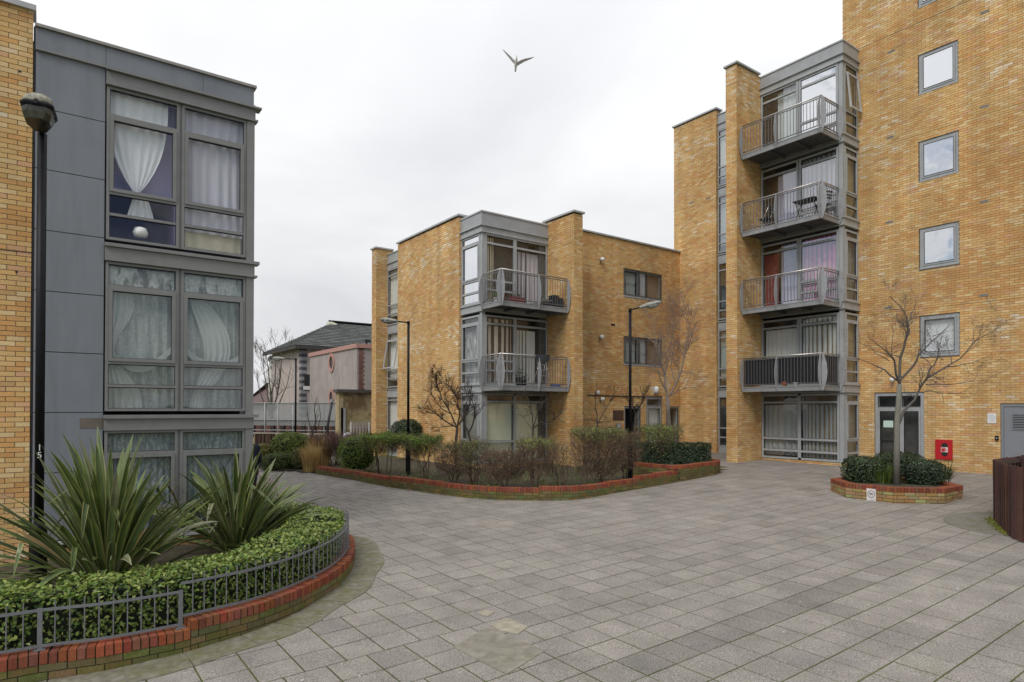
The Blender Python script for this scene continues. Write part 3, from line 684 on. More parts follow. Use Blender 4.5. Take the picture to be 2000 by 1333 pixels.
def build_middle():
    b = thing('apartment_building', (14.5, 20.5, .6), 'three-storey buff brick block with two balconies stacked on its glazed corner, middle of the picture', 'building')
    def white(p):
        v = 0
        if p.x < 11.99: v += .55*math.exp(-((p.z-5.3)/.85)**2)*(1 if p.y < 23.4 else .3)+.55*math.exp(-((p.z-9.0)/.35)**2)+.15*math.exp(-((p.z-3.2)/.6)**2)
        if p.y > 18 and p.x > 15: v += -.12+.35*math.exp(-((p.z-3.9)/.5)**2)
        return v
    wins = [(18.92, 21.25, 7.18, 8.29), (18.92, 21.25, 4.40, 5.53)]; gnd = [(18.95, 19.93, .95, 2.70), (20.26, 21.25, .55, 3.10), (21.5, 22.35, .95, 2.70)]
    masonry(b, [(FX(11.94), 19.48, 24.36, .2, 9.46, (), .0095, .0095), (FY(19.48), 11.94, 12.2, .2, 9.46, (), .32, 0),
                (FY(25.54), 11.50, 12.3, .2, 9.52, (), .008, 0), (FX(11.50), 25.54, 25.98, .2, 9.52, (), .33, 0),
                (FX(14.94), 16.69, 18.4, .2, 9.46, (), .0095, 0), (FY(16.69), 14.94, 15.36, .2, 9.46, (), .33, 0),
                (FY(18.12), 15.30, 22.42, .2, 9.42, wins+gnd, 0, 0), (FY(18.15), 12.05, 14.94, .2, .70, (), 0, 0), (FX(12.05), 18.15, 19.48, .2, .70, (), .0095, 0)], white)
    coping(b, [(11.88, 12.3, 19.42, 24.42), (11.44, 12.3, 25.48, 26.04), (14.88, 15.42, 16.63, 18.4)], 9.50)
    coping(b, [(15.40, 22.42, 18.06, 18.45)], 9.44)
    # glazed corner bay
    fl = [.62, 3.2, 5.98]; FA, FB = FY(18.15), FX(12.05)
    bay_bands(b, FA, 12.05, 14.94, FB, 18.15, 19.48, [.5]+fl[1:], M_frame_r, 8.66, 9.36)
    cur = [[(C_cream, 0)], [(C_beige, 0)], [(C_cream, 0)]]
    for k, zf in enumerate(fl):
        if k == 0:
            w, cells = window(b, FA, 12.18, 14.93, .72, 3.13, [13.45], [1.45, 2.84], bar=.07, fm=M_frame_r, gm=M_glass_l, thick=1.6)
            curtain(FA, 12.25, 13.40, .8, 2.8, -.13, cloth('cream_blind', (.88, .87, .66)), w, folds=1, amp=.006, name='blind'); curtain(FA, 13.55, 14.85, .8, 2.8, -.13, cloth('cream_blind', (.88, .87, .66)), w, folds=5, amp=.01)
        else:
            z1 = zf+(2.63 if k < 2 else 2.66); rr = [zf+.72, zf+1.06, zf+2.33]
            w, cells = window(b, FA, 12.18, 13.45, zf+.24, z1, [], rr, bar=.07, fm=M_frame_r, gm=M_glass, depth=2.4)
            cc = C_cream if k == 2 else C_beige
            curtain(FA, 12.22, 12.62 if k == 2 else 13.38, zf+.26, z1-.1, -.14, cc, w, folds=5, amp=.014); 
            if k == 2: curtain(FA, 12.62, 13.40, zf+.26, z1-.1, -.16, cloth('pale_green_blind', (.52, .55, .38)), w, folds=2, amp=.008)
            w, cells = window(b, FA, 13.45, 14.93, zf+.24, z1, [], [zf+2.33], bar=.07, fm=M_frame_r, gm=M_glass, depth=2.4)
            curtain(FA, 13.55, 14.86 if k == 2 else 14.45, zf+.26, z1-.42, -.13, cloth('lilac_net', (.60, .55, .60)) if k == 2 else C_grey, w, folds=7)
        z0 = .72 if k == 0 else zf+.24; z1 = 3.13 if k == 0 else zf+(2.63 if k < 2 else 2.66)
        rr = [1.05, 1.45, 2.84] if k == 0 else [zf+.65, zf+1.06, zf+2.36]
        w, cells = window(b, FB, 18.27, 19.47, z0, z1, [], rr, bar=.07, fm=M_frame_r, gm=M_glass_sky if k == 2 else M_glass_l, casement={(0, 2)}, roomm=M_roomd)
        if k: curtain(FB, 18.3, 19.4, z0+.05, z1-.1, -.14, C_white if k == 2 else patterned('grey_print_curtain', (.5, .5, .5), (.12, .13, .15), 7), w, folds=5)
    strip_windows(b, FX(12.05), 24.365, 25.535, fl, M_frame_r, M_glass, 9.3, opened=(1,), last=2.62)
    lb = MB(); FS = FX(12.05)
    for zf in fl[1:]: FS.box(lb, 24.365, 25.535, -.2, .02, zf-.115, zf+.20); FS.box(lb, 24.365, 25.535, -.2, .06, zf+.202, zf+.24)
    FS.box(lb, 24.365, 25.535, -.2, .02, 8.61, 8.85); FS.box(lb, 24.365, 25.535, -.2, .07, 8.852, 8.89); FS.box(lb, 24.365, 25.535, -.3, .02, 8.892, 9.25); FS.box(lb, 24.365, 25.535, -.3, .05, 9.252, 9.29)
    FS.box(lb, 24.365, 25.535, -.2, .0, .2, .915)
    split_build(lb, 'spandrel', M_frame_r, b)
    # windows of the rear wing
    FW = FY(18.12)
    for (a, d, z0, z1) in wins:
        w, cells = window(b, FW, a+.02, d-.02, z0+.02, z1-.01, [19.83, 20.27], [], bar=.07, fm=M_frame, gm=M_glass_l, n1=-.05, n0=-.13, skip={(1, 0)}, roomm=M_room)
        m2 = MB(); FW.box(m2, 19.85, 20.245, -.11, -.055, z0+.07, z1-.08); m2.build('infill_panel', M_frame_r, w)
        m2 = MB(); FW.box(m2, a, d, -.12, .015, z0-.03, z0+.018); m2.build('sill', M_alu, w)
        curtain(FW, a+.1, 19.78, z0+.09, z1-.1, -.2, cloth('pale_roller_blind', (.50, .52, .50)), w, folds=1, amp=.004, name='blind'); curtain(FW, 20.35, d-.1, z0+.09, z1-.1, -.2, cloth('tan_brick_reflection', (.34, .24, .18)), w, folds=2, amp=.01, name='blind')  # right-hand sheet: reflection of brick in the pane put into its colour
        mb = MB()
        for q in range(9): FW.box(mb, a+.1, 19.76, -.17, -.165, z1-.12-.05*q, z1-.09-.05*q)
        mb.build('blind', C_grey, w)
    for i, (a, d, z0, z1) in enumerate(gnd):
        if i == 1:
            w, cells = window(b, FW, a+.01, d-.01, z0+.01, z1-.01, [], [2.72], bar=.09, fm=M_frame_r, gm=M_glass, n1=-.04, n0=-.12, name='door', casement={(0, 0)})
            curtain(FW, a+.12, d-.12, z0+.2, 2.65, -.16, C_grey, w, folds=2, amp=.01, name='blind')
            m2 = MB(); FW.box(m2, a+.14, a+.38, -.03, -.026, 1.2, 1.62); m2.build('notice', M_white, w)
        else: window(b, FW, a+.01, d-.01, z0+.01, z1-.01, [], [], bar=.07, fm=M_frame_r, gm=M_glass, n1=-.04, n0=-.12, roomm=M_roomd if i == 0 else M_room)
    cb = MB(); cb.tube([(16.9, 18.10, 3.12), (20.1, 18.10, 3.10)], .018, 6); cb.build('cable_conduit', M_gasket, b)
    # hidden sides and roof
    mb = MB(); mb.box(12.4, 22.3, 25.99, 26.2, .2, 9.3); mb.box(12.36, 22.3, 18.5, 26, 9.0, 9.2); mb.box(22.32, 22.6, 18.45, 26, .2, 9.3)
    mb.box(14.6, 14.9, 18.2, 18.5, .2, 9.2, None); mb.box(12.3, 12.4, 19.8, 24.3, 0.2, 9.0)
    mb.build('rear_wall', M_roof, b)
    for z in (3.2, 5.98): balcony(b, 12.02, 14.925, 16.97, 18.09, z)
build_middle()

# ================================================================== RIGHT BUILDING (tower)
def build_right():
    b = thing('apartment_tower', (22.6, 11.5, .75), 'tall buff brick tower with four stacked balconies and a column of square windows', 'building')
    def white(p):
        v = -.02
        if p.y > 13 and p.z > 13.4: v += .35
        if p.x > 22.3 and p.y < 11.2: v += .05+.12*math.exp(-((p.z-1.6)/.8)**2)+.25*math.exp(-((p.z-14.5)/1.2)**2)*(1 if p.y > 8.8 else .3)
        if p.x < 20: v += .1*math.exp(-((p.z-14.5)/.6)**2)
        return v
    wins = [(7.55, 8.65, 4.25+2.78*k, 5.55+2.78*k) for k in range(5)]; door = (8.53, 10.02, .5, 3.14); gd = (5.05, 6.54, .5, 2.75)
    FT = FX(22.40); FBk = FX(22.42)
    masonry(b, [(FT, 2.2, 10.62, .4, 14.9, wins+[door, gd], 0, 0), (FT, 2.2, 11.03, 14.9, 18.9, [wins[4]], 0, .0095),
                (FBk, 16.25, 18.44, .4, 15.0, (), .0095, .0095), (FX(19.88), 13.54, 13.99, .4, 14.92, (), .0095, 0), (FY(13.54), 19.88, 21.5, .4, 14.92, (), .33, 0),
                (FY(16.25), 22.42, 22.75, .4, 15.0, (), .33, 0), (FX(21.37), 10.6, 13.53, .4, .80, (), .0, 0), (FY(10.53), 21.37, 22.39, .4, .80, (), .33, .0)], white)
    jm = MB()
    for z in (5.776, 11.326): FT.box(jm, 2.2, 10.5, -.01, .0022, z-.006, z+.006)
    FBk.box(jm, 16.26, 18.43, -.01, .0022, 11.32, 11.332); split_build(jm, 'movement_joint', mat('joint_sealant', (.10, .08, .05), .9), b)
    for (px, py) in [(1741, 101), (1923.5, 24), (1739, 268.5), (1922, 208.6), (1737, 434), (1922, 393.7), (1735, 601), (1921, 577), (1350, 396), (1383, 388)]:
        X = 22.4 if px > 1500 else 22.42; d = ray(px, py); p = d*(X/d[0]); m2 = MB(); FX(X).box(m2, p[1]-.11, p[1]+.11, -.01, .004, p[2]+EYE-.035, p[2]+EYE+.03); m2.build('air_brick', mat('grey_air_brick', (.20, .20, .19), .8), b)
    coping(b, [(22.36, 22.8, 16.19, 18.5)], 15.04); coping(b, [(19.82, 21.3, 13.48, 14.05)], 14.96); coping(b, [(22.30, 22.8, 2.2, 11.09)], 18.94)
    fl = [.75, 3.2, 5.98, 8.76, 11.54]; FA, FB = FY(10.53), FX(21.37)
    # bay ledges: the long face looks -X here
    bay_bands(b, FA, 21.37, 22.385, FB, 10.53, 13.535, [.60]+fl[1:], M_frame_r, 14.22, 14.88)
    stack = [(cloth('grey_drape', (.42, .44, .46)), None), (C_grey, C_grey), (C_pink, C_red), (C_lilacp, C_lilacp), (C_white, C_white)]
    for k, zf in enumerate(fl):
        z0 = .82 if k == 0 else zf+.24; z1 = 3.13 if k == 0 else zf+(2.63 if k < 4 else 2.66)
        gm = {0: M_glass_l, 1: M_glass, 2: glass('rosy_reflecting_glass', tint=(1, .93, .97), base=.28, mult=1.1), 3: glass('bright_glass', base=.24), 4: M_glass_sky}[k]
        if k == 0:
            w, cells = window(b, FB, 10.67, 13.52, z0, z1, [12.07], [1.12, 1.54, 2.83], bar=.075, fm=M_frame_r, gm=gm, thick=1.5)
            curtain(FB, 10.75, 12.0, z0+.1, 2.75, -.14, stack[0][0], w, folds=9, amp=.035); curtain(FB, 12.15, 13.45, z0+.12, 2.75, -.14, stack[0][0], w, folds=6, amp=.035)
        else:
            w, cells = window(b, FB, 10.67, 12.05, z0, z1, [], [zf+.68, zf+1.06, zf+2.33], bar=.075, fm=M_frame_r, gm=gm, depth=2.6)
            curtain(FB, 10.74, 11.98, z0+.05, z1-(.1 if k != 2 else .1), -.14, stack[k][0], w, folds=8, amp=.03)
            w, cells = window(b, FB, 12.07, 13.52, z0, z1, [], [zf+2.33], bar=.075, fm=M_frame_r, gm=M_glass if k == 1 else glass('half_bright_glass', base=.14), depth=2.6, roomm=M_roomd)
            if k == 1: curtain(FB, 12.15, 13.42, z0+.05, z1-.35, -.14, C_grey, w, folds=7)
            if k == 2: curtain(FB, 12.92, 13.44, z0+.05, z1-.35, -.14, C_red, w, folds=4); curtain(FB, 12.14, 12.8, z0+.05, z1-.1, -.14, C_lilacp, w, folds=4)  # lilac curtain added to lighten the half that mirrors the sky
            if k >= 3: curtain(FB, 12.14, 12.92, z0+.05, z1-(.1 if k == 4 else .35), -.14, stack[k][1], w, folds=5)  # pale curtain added likewise to lighten the sky-mirroring half
        rr = [1.12, 1.54, 2.83] if k == 0 else [zf+.65, zf+1.06, zf+2.36]
        w, cells = window(b, FA, 21.50, 22.38, z0, z1, [], rr, bar=.07, fm=M_frame_r, gm=M_glass_l, casement=set() if k == 4 else {(0, 2)}, skip={(0, 2)} if k == 4 else (), roomm=mat('ochre_room', (.26, .20, .12), .9), depth=1.3)
        if k in (1, 3, 4): curtain(FA, 21.56, 22.3, z0+.3, z1-.1, -.14, cloth('tan_curtain', (.42, .34, .20)), w, folds=4)
        if k == 4:
            a, d, c, e = cells[(0, 2)]; H = e-c; ang = math.radians(5.5); mb = MB(); g = MB()
            def pt(u, s, n): return FA.p(u, .03+math.sin(ang)*s+n*math.cos(ang), e-s*math.cos(ang)+n*math.sin(ang))
            def bar(u0_, u1_, s0, s1, mbx, n0=0, n1=.05):
                q = [pt(u0_, s0, n0), pt(u1_, s0, n0), pt(u1_, s1, n0), pt(u0_, s1, n0), pt(u0_, s0, n1), pt(u1_, s0, n1), pt(u1_, s1, n1), pt(u0_, s1, n1)]
                for f in ((0, 1, 2, 3), (7, 6, 5, 4), (0, 4, 5, 1), (1, 5, 6, 2), (2, 6, 7, 3), (3, 7, 4, 0)): mbx.poly([q[i] for i in f])
            bar(a, a+.06, 0, H, mb); bar(d-.06, d, 0, H, mb); bar(a+.06, d-.06, 0, .06, mb, .001, .049); bar(a+.06, d-.06, H-.06, H, mb, .001, .049)
            mb.build('open_sash', M_alu, w); bar(a+.06, d-.06, .06, H-.06, g, .02, .026); g.build('pane', M_glass_l, w)
    FS = FX(22.55); strip_windows(b, FS, 15.2, 16.24, fl, M_frame_r, glass('blue_reflecting_glass', base=.25), 15, last=2.62)
    lb = MB()
    for zf in fl[1:]: FS.box(lb, 15.2, 16.24, -.2, .02, zf-.115, zf+.20); FS.box(lb, 15.2, 16.24, -.2, .06, zf+.202, zf+.24)
    FS.box(lb, 15.2, 16.24, -.2, .02, 14.17, 14.41); FS.box(lb, 15.2, 16.24, -.2, .07, 14.412, 14.45); FS.box(lb, 15.2, 16.24, -.3, .02, 14.452, 14.80); FS.box(lb, 15.2, 16.24, -.3, .05, 14.802, 14.84); FS.box(lb, 15.2, 16.24, -.2, 0, .4, 1.045)
    split_build(lb, 'spandrel', M_frame_r, b)
    # square tower windows
    for k, (a, d, z0, z1) in enumerate(wins):
        w, cells = window(b, FT, a+.015, d-.015, z0+.03, z1-.01, [], [], bar=.07, fm=M_frame_r, gm=M_glass_sky if k else M_glass, n1=-.035, n0=-.11, casement={(0, 0)})
        m2 = MB(); FT.box(m2, a, d, -.10, .012, z0-.005, z0+.028); m2.build('sill', M_frame_r, w)
        if k == 3:
            mb = MB()
            for q in range(22 if k else 14): FT.box(mb, a+.14, d-.14, -.16, -.155, z1-.2-.048*q, z1-.165-.048*q)
            mb.build('blind', C_white, w)
        if k == 1 or k == 0: curtain(FT, a+.12, d-.12, z0+.1, z1-.1, -.145 if k == 0 else -.18, C_white, w, folds=3, amp=.01, name='blind')
        if k == 2: curtain(FT, a+.65, d-.1, z0+.1, z1-.1, -.15, C_white, w, folds=5)
    # communal entrance: transom over a fixed light and a door leaf
    a, d, z0, z1 = door
    w, cells = window(b, FT, a+.01, d-.01, .62, z1-.01, [9.22], [2.64], bar=.10, fm=M_frame_r, gm=M_glass_l, n1=-.03, n0=-.13, name='door', roomm=M_roomd, casement={(0, 0), (1, 0)}, thick=.8, depth=3)
    m2 = MB(); FT.box(m2, 9.45, 9.75, -.018, -.014, 2.0, 2.22); m2.build('notice', cloth('pale_green_paper', (.62, .78, .68), .1), w)
    m2 = MB(); FT.box(m2, 9.37, 9.85, -.06, -.03, 1.50, 1.57); m2.build('push_bar', M_gasket, w)
    m2 = MB(); FT.box(m2, 8.85, 9.2, -1.2, -1.0, 2.93, 2.97); 
    m2.build('ceiling_fitting', M_white, w)
    # plant-room door with louvres
    a, d, z0, z1 = gd
    m2 = MB(); FT.box(m2, a+.01, a+.07, -.12, -.01, .62, z1-.01); FT.box(m2, d-.07, d-.01, -.12, -.01, .62, z1-.01); FT.box(m2, a+.07, d-.07, -.12, -.011, z1-.07, z1-.01)
    dm = mat('grey_steel_door', (.235, .245, .265), .45, var=.04, scale=2); dr = m2.build('door', dm, b)
    m2 = MB(); FT.box(m2, a+.075, 5.78, -.09, -.03, .64, z1-.075); FT.box(m2, 5.79, d-.075, -.09, -.03, .64, z1-.075); m2.build('door_leaf', dm, dr)
    m2 = MB(); la, lb_, lz0, lz1 = 5.85, 6.28, 2.0, 2.48
    FT.box(m2, la, la+.025, -.03, -.015, lz0, lz1); FT.box(m2, lb_-.025, lb_, -.03, -.015, lz0, lz1); FT.box(m2, la+.025, lb_-.025, -.03, -.0155, lz0, lz0+.025); FT.box(m2, la+.025, lb_-.025, -.03, -.0155, lz1-.025, lz1)
    m2.build('louvre_frame', dm, dr); m3 = MB(); FT.box(m3, la+.026, lb_-.026, -.0305, -.027, lz0+.026, lz1-.026); m3.build('louvre_backing', M_gasket, dr)
    for q in range(9): 
        m3 = MB(); zc = lz0+.05+q*.048; m3.obox(FT.p((la+lb_)/2, -.02, zc), (0, (lb_-la)/2-.027, 0), (.009, 0, .009), (-.0015, 0, .0015)); m3.build('louvre', dm, dr)
    mb = MB(); mb.box(22.8, 23.2, 2.2, 18.4, .4, 14.8); mb.box(21.8, 22.8, 13.6, 15.2, .4, 14.8); mb.box(20.3, 21.8, 13.95, 14.05, .4, 14.85); mb.box(21.6, 22.8, 10.8, 13.5, 14.6, 14.75); mb.box(22.8, 23, 13.5, 16.1, 14.5, 14.7); mb.box(22.6, 26, 16.1, 18.4, 14.7, 14.9); mb.box(22.8, 33, 2.2, 2.4, .4, 18.9); mb.box(22.8, 33, 10.7, 11, 14.6, 18.9); mb.box(22.75, 33, 2.4, 11, 18.6, 18.8); mb.box(22.3+.45, 22.8, 16.3, 18.4, .4, 15)
    mb.build('rear_wall', M_roof, b)
    for i, z in enumerate((3.2, 5.98, 8.76, 11.54)): balcony(b, 20.15, 21.33, 10.62, 13.52, z, panels=(i == 0))
build_right()

# ================================================================== brick planters
RED = [(.26, .075, .036), (.235, .065, .033), (.285, .088, .040), (.20, .058, .036), (.255, .085, .045), (.22, .085, .05)]
YEL = [(.165, .14, .052), (.14, .12, .05), (.185, .145, .062), (.15, .115, .042), (.125, .115, .05)]
def frame_at(C, i, closed=False):
    a = C[max(i-1, 0)]; b = C[min(i+1, len(C)-1)]; t = (b-a).normalized(); return C[i], t, Vector((t.y, -t.x, 0))
def planter_wall(root, C, ztop, max_single=300, cop_single=True, depth=.215, pal=YEL, far=False, start=0, facet=0):
    mc_mat, mb_mat = M_coping, (M_pbrick if pal is YEL else M_pbrick_o)
    cmes = [];
    for k in range(4):
        m_ = MB(); w = .0325-.001*k*.5; j = .002; m_.box(-w, w, -depth/2, depth/2, -.102, 0)
        me = m_.mesh('coping_brick'); 
        # soften the arrises
        me.materials.append(mc_mat); cmes.append(me)
    cs = MB(); bs = MB(); nb = 0; nc = 0
    n = len(C)
    for i in range(start, n-1):
        p = (C[i]+C[i+1])/2; t = (C[i+1]-C[i]).normalized(); nn = Vector((t.y, -t.x, 0)); zt = ztop(i)
        yawz = math.atan2(t.y, t.x); dz = R.uniform(-.003, .003); c = p-nn*(depth/2-.004+R.uniform(-.002, .002)); tone = tuple(a*R.uniform(.85, 1.15) for a in R.choice(RED))
        if cop_single and nc < max_single: inst('coping_brick', R.choice(cmes), (c.x, c.y, zt+dz), root, rot=(0, 0, yawz+R.uniform(-.012, .012)), col=tone); nc += 1
        else: cs.obox((c.x, c.y, zt+dz-.051), t*.0325, nn*(depth/2), (0, 0, .051), tone)
    cache = {}
    zmax = max(ztop(i) for i in range(n)); 
    for r in range(1, 9):
        i = start-(1 if r % 2 else 0)*1
        while i < n-1:
            a, b = max(start, i), min(n-1, i+3); i += 3
            if b-a < 1: continue
            # keep bricks from crossing a step in the coping
            if ztop(a) != ztop(min(b, n-2)):
                a2 = a
                while a2 < b and ztop(a2) == ztop(a): a2 += 1
                segs = [(a, a2), (a2, b)]
            else: segs = [(a, b)]
            if facet and a//facet != (b-1)//facet: c_ = (a//facet+1)*facet; segs = [(a, c_), (c_, b)]
            for (a, b) in segs:
                if b <= a: continue
                p = (C[a]+C[b])/2; t = (C[b]-C[a]); ln = t.length; t.normalize(); nn = Vector((t.y, -t.x, 0)); zt = ztop(a)-.104-.075*(r-1); zb = zt-.065
                if zt < gz(p.x, p.y)+.01: continue
                tone = tuple(v*R.uniform(.82, 1.18) for v in R.choice(pal)); mid = p-nn*(.05-R.uniform(0, .003)); hl = ln/2-.005; ht = .0325
                if nb < max_single:
                    key = round(hl, 3)
                    if key not in cache: m_ = MB(); m_.box(-hl, hl, -.05, .05, -ht, ht); me = m_.mesh('brick'); me.materials.append(mb_mat); cache[key] = me
                    inst('brick', cache[key], (mid.x, mid.y, zt-ht-.003), root, rot=(0, 0, math.atan2(t.y, t.x)), col=tone); nb += 1
                else: bs.obox((mid.x, mid.y, zt-ht-.003), t*hl, nn*.05, (0, 0, ht), tone)
    cs.build('coping_brick', tone_mat('red_coping_brick_far'), root, stuff=True); bs.build('brick', M_pbrick_a, root, stuff=True)
    core = MB()
    for i in range(start, n-1):
        t = (C[i+1]-C[i]).normalized(); nn = Vector((t.y, -t.x, 0)); a = C[i]-nn*.009; b = C[i+1]-nn*.009; a2 = a-nn*(depth-.02); b2 = b-nn*(depth-.02); zt = ztop(i)-.008; z0 = gz(a.x, a.y)-.06
        core.poly([(a.x, a.y, z0), (b.x, b.y, z0), (b.x, b.y, zt), (a.x, a.y, zt)]); core.poly([(b2.x, b2.y, z0), (a2.x, a2.y, z0), (a2.x, a2.y, zt), (b2.x, b2.y, zt)]); core.poly([(a.x, a.y, zt), (b.x, b.y, zt), (b2.x, b2.y, zt), (a2.x, a2.y, zt)])
        if i in (start, n-2) or ztop(i) != ztop(min(i+1, n-2)):
            q, q2 = (a, a2) if i == start else (b, b2); core.poly([(q.x, q.y, z0), (q2.x, q2.y, z0), (q2.x, q2.y, zt), (q.x, q.y, zt)])
    core.build('mortar', M_pmortar, root)
def soil(pts, z, name='soil', bumpy=.05):
    """raised earth bed: a lumpy sheet over the outline"""
    xs = [p[0] for p in pts]; ys = [p[1] for p in pts]; st = .25; mb = MB(); nx = int((max(xs)-min(xs))/st)+2; ny = int((max(ys)-min(ys))/st)+2; idx = {}
    def v(i, j):
        if (i, j) not in idx:
            x, y = min(xs)+i*st, min(ys)+j*st; zz = z(x, y) if callable(z) else z
            idx[(i, j)] = len(mb.v); mb.v.append((x, y, zz+bumpy*noise.noise(Vector((x*2.1, y*2.1, 0)))))
        return idx[(i, j)]
    for i in range(nx):
        for j in range(ny):
            if inside((min(xs)+(i+.5)*st, min(ys)+(j+.5)*st), pts): mb.f.append((v(i, j), v(i+1, j), v(i+1, j+1), v(i, j+1))); mb.t.append(None)
    return mb.build(name, M_soil, kind='structure', smooth=True)

LZ = lambda i: .335 if LC[i].x < 1.20 and i < 100 else .42
pl = thing('planter_wall', (2.0, 7.6, .12), 'curved low brick planter with red brick coping under the grey railing and green hedge', 'planter')
planter_wall(pl, LC, LZ)
LIN = [tuple((p-frame_at(LC, i)[2]*.15)[:2]) for i, p in enumerate(LC)][::3]
soil(LIN+[(2.9, 13.5), (2.9, 12.0), (-2.4, 12.0), (-3.6, 8.6)], lambda x, y: .31 if y > 7.9 else .25)

# ---- railing on that wall
def railing():
    r = thing('railing', (2.0, 7.7, .42), 'low curved grey metal railing with thin upright bars on the red brick coping', 'railing')
    lst = []
    for i in range(2, len(LC)-2):
        p, t, nn = frame_at(LC, i); q = p-nn*.10; lst.append((q, t, nn, LZ(i)))
    def near(px):
        best = None
        for k, (q, t, nn, z) in enumerate(lst):
            d = np.array([q.x, q.y, z+.2-EYE]); s = 1000+FPX*(d@CR)/(d@CW)
            if best is None or abs(s-px) < best[0]: best = (abs(s-px), k)
        return best[1]
    first = near(73), near(357), near(613)
    posts = [max(0, first[0]-20), first[0], first[1], first[2], min(len(lst)-1, first[2]+25), min(len(lst)-1, first[2]+50), min(len(lst)-1, first[2]+75)]
    posts = sorted(set(posts))
    for a, b in zip(posts, posts[1:]):
        zb = lst[min(a+2, b)][3]; top, bot = zb+.375, zb+.04
        for z, nm in ((top, 'rail'), (bot, 'rail')):
            mb = MB(); pts = [lst[k][0] for k in range(a, b+1, 2)]+[lst[b][0]]
            for k in range(len(pts)-1):
                u, v = pts[k], pts[k+1]
                if (v-u).length < 1e-4: continue
                t = (v-u).normalized(); nn = Vector((t.y, -t.x, 0)); mb.obox(((u.x+v.x)/2, (u.y+v.y)/2, z), t*((v-u).length/2+.001), nn*.006, (0, 0, .013))
            mb.build(nm, M_rail, r)
        L_ = [0]
        for k in range(a, b): L_.append(L_[-1]+(lst[k+1][0]-lst[k][0]).length)
        nb = max(2, round(L_[-1]/.121)); bm = MB(); bm.tube([(0, 0, bot-.0), (0, 0, top+.085)], .0062, 6); me = bm.mesh('baluster'); me.materials.append(M_rail)
        for q in range(1, nb):
            s = L_[-1]*q/nb; k = next(k for k in range(len(L_)-1) if L_[k+1] >= s); f = (s-L_[k])/(L_[k+1]-L_[k]); p = lst[a+k][0].lerp(lst[a+k+1][0], f); inst('baluster', me, (p.x, p.y, 0), r)
    for k in posts:
        q, t, nn, z = lst[k]; mb = MB(); z0 = z if k != first[1] else .335; mb.obox((q.x, q.y, z0+.20), t*.020, nn*.006, (0, 0, .195)); mb.obox((q.x, q.y, z0+.006), t*.045, nn*.03, (0, 0, .006)); mb.build('post', M_rail, r)
railing()

# ---- middle planter: stepped coping
def on_seg(i0, px_a, px_b, py): pass
MSTEP = []
def px_of(p, z):
    d = np.array([p.x, p.y, z-EYE]); return 1000+FPX*(d@CR)/(d@CW)
MPX = [px_of(p, .6) for p in MC]
def mz_build():
    segs = [(0, 704, (650, 915.5)), (704, 758, (735, 928.5)), (758, 857, (810, 936)), (857, 1050, (960, 952)), (1050, 1188, (1120, 951)), (1188, 1245, (1215, 939)), (1245, 1282, (1265, 928.5)), (1282, 2000, (1310, 921.5))]
    out_ = []
    for a, b, (x, y) in segs:
        k = min(range(len(MC)), key=lambda i: abs(MPX[i]-x)); out_.append((b, z_at(y, MC[k].x, MC[k].y)))
    return out_
MSEG = mz_build()
def MZ(i):
    for b, z in MSEG:
        if MPX[i] < b: return z
    return MSEG[-1][1]
KEND = next(i for i in range(len(MC)) if MPX[i] > 1326)
MCV = MC[:KEND]
pl2 = thing('planter_wall', (11, 13, .4), 'long low planter in front of the middle block, its red coping rising in steps', 'planter')
planter_wall(pl2, MCV, MZ, cop_single=False)
UZ = .985
UC = smooth_curve([Vector((*at_z(1236, 903, UZ)[:2], 0)), Vector((*at_z(1262, 906, UZ)[:2], 0)), Vector((*at_z(1290, 908, UZ)[:2], 0)), Vector((*MC[KEND][:2], 0)), Vector((*MC[-6][:2], 0)), Vector((*MC[-1][:2], 0)), Vector((*MC[-1][:2], 0))+Vector((.55, .25, 0)), Vector((*MC[-1][:2], 0))+Vector((.95, .8, 0)), Vector((*MC[-1][:2], 0))+Vector((1.1, 1.8, 0)), Vector((*MC[-1][:2], 0))+Vector((1.1, 3.4, 0))], .075)
pl3 = thing('planter_wall', (16, 12.6, .6), 'short raised planter wall around the dark clipped hedge at the right end of the bed', 'planter')
planter_wall(pl3, UC, lambda i: UZ, cop_single=False)
MIN_ = [tuple((p-frame_at(MCV, i)[2]*.15)[:2]) for i, p in enumerate(MCV)][::4]
soil(MIN_+[tuple(UC[0][:2]), (17.0, 18.0), (15.4, 18.1), (15.4, 16.8), (11.95, 18.2), (11.95, 24.3), (11.0, 25.5), (7.9, 23.4)], lambda x, y: min(.66, .52+.01*(x-7)))
soil([tuple((p-frame_at(UC, i)[2]*.15)[:2]) for i, p in enumerate(UC)][::4]+[(16.6, 15.8), (15.0, 14.0)], .90)
# ---- octagonal planter
OC = []
for i in range(8):
    a, b = OCTV[i], OCTV[(i+1) % 8]
    for k in range(14): OC.append(a.lerp(b, k/14))
OC.append(OCTV[0].copy())
OZ = z_at(950.5, OCTV[1].x, OCTV[1].y+.3)
pl4 = thing('planter_wall', (16.62, 7.0, .53), 'octagonal brick planter with red coping around the bare tree by the entrance', 'planter')
YEL2 = [(.36, .27, .12), (.32, .23, .10), (.39, .30, .15), (.30, .20, .09), (.35, .22, .11)]
planter_wall(pl4, OC, lambda i: OZ, pal=YEL2, facet=14)
soil([tuple((OCT_C+(v-OCT_C)*.86)[:2]) for v in OCTV], OZ-.07)

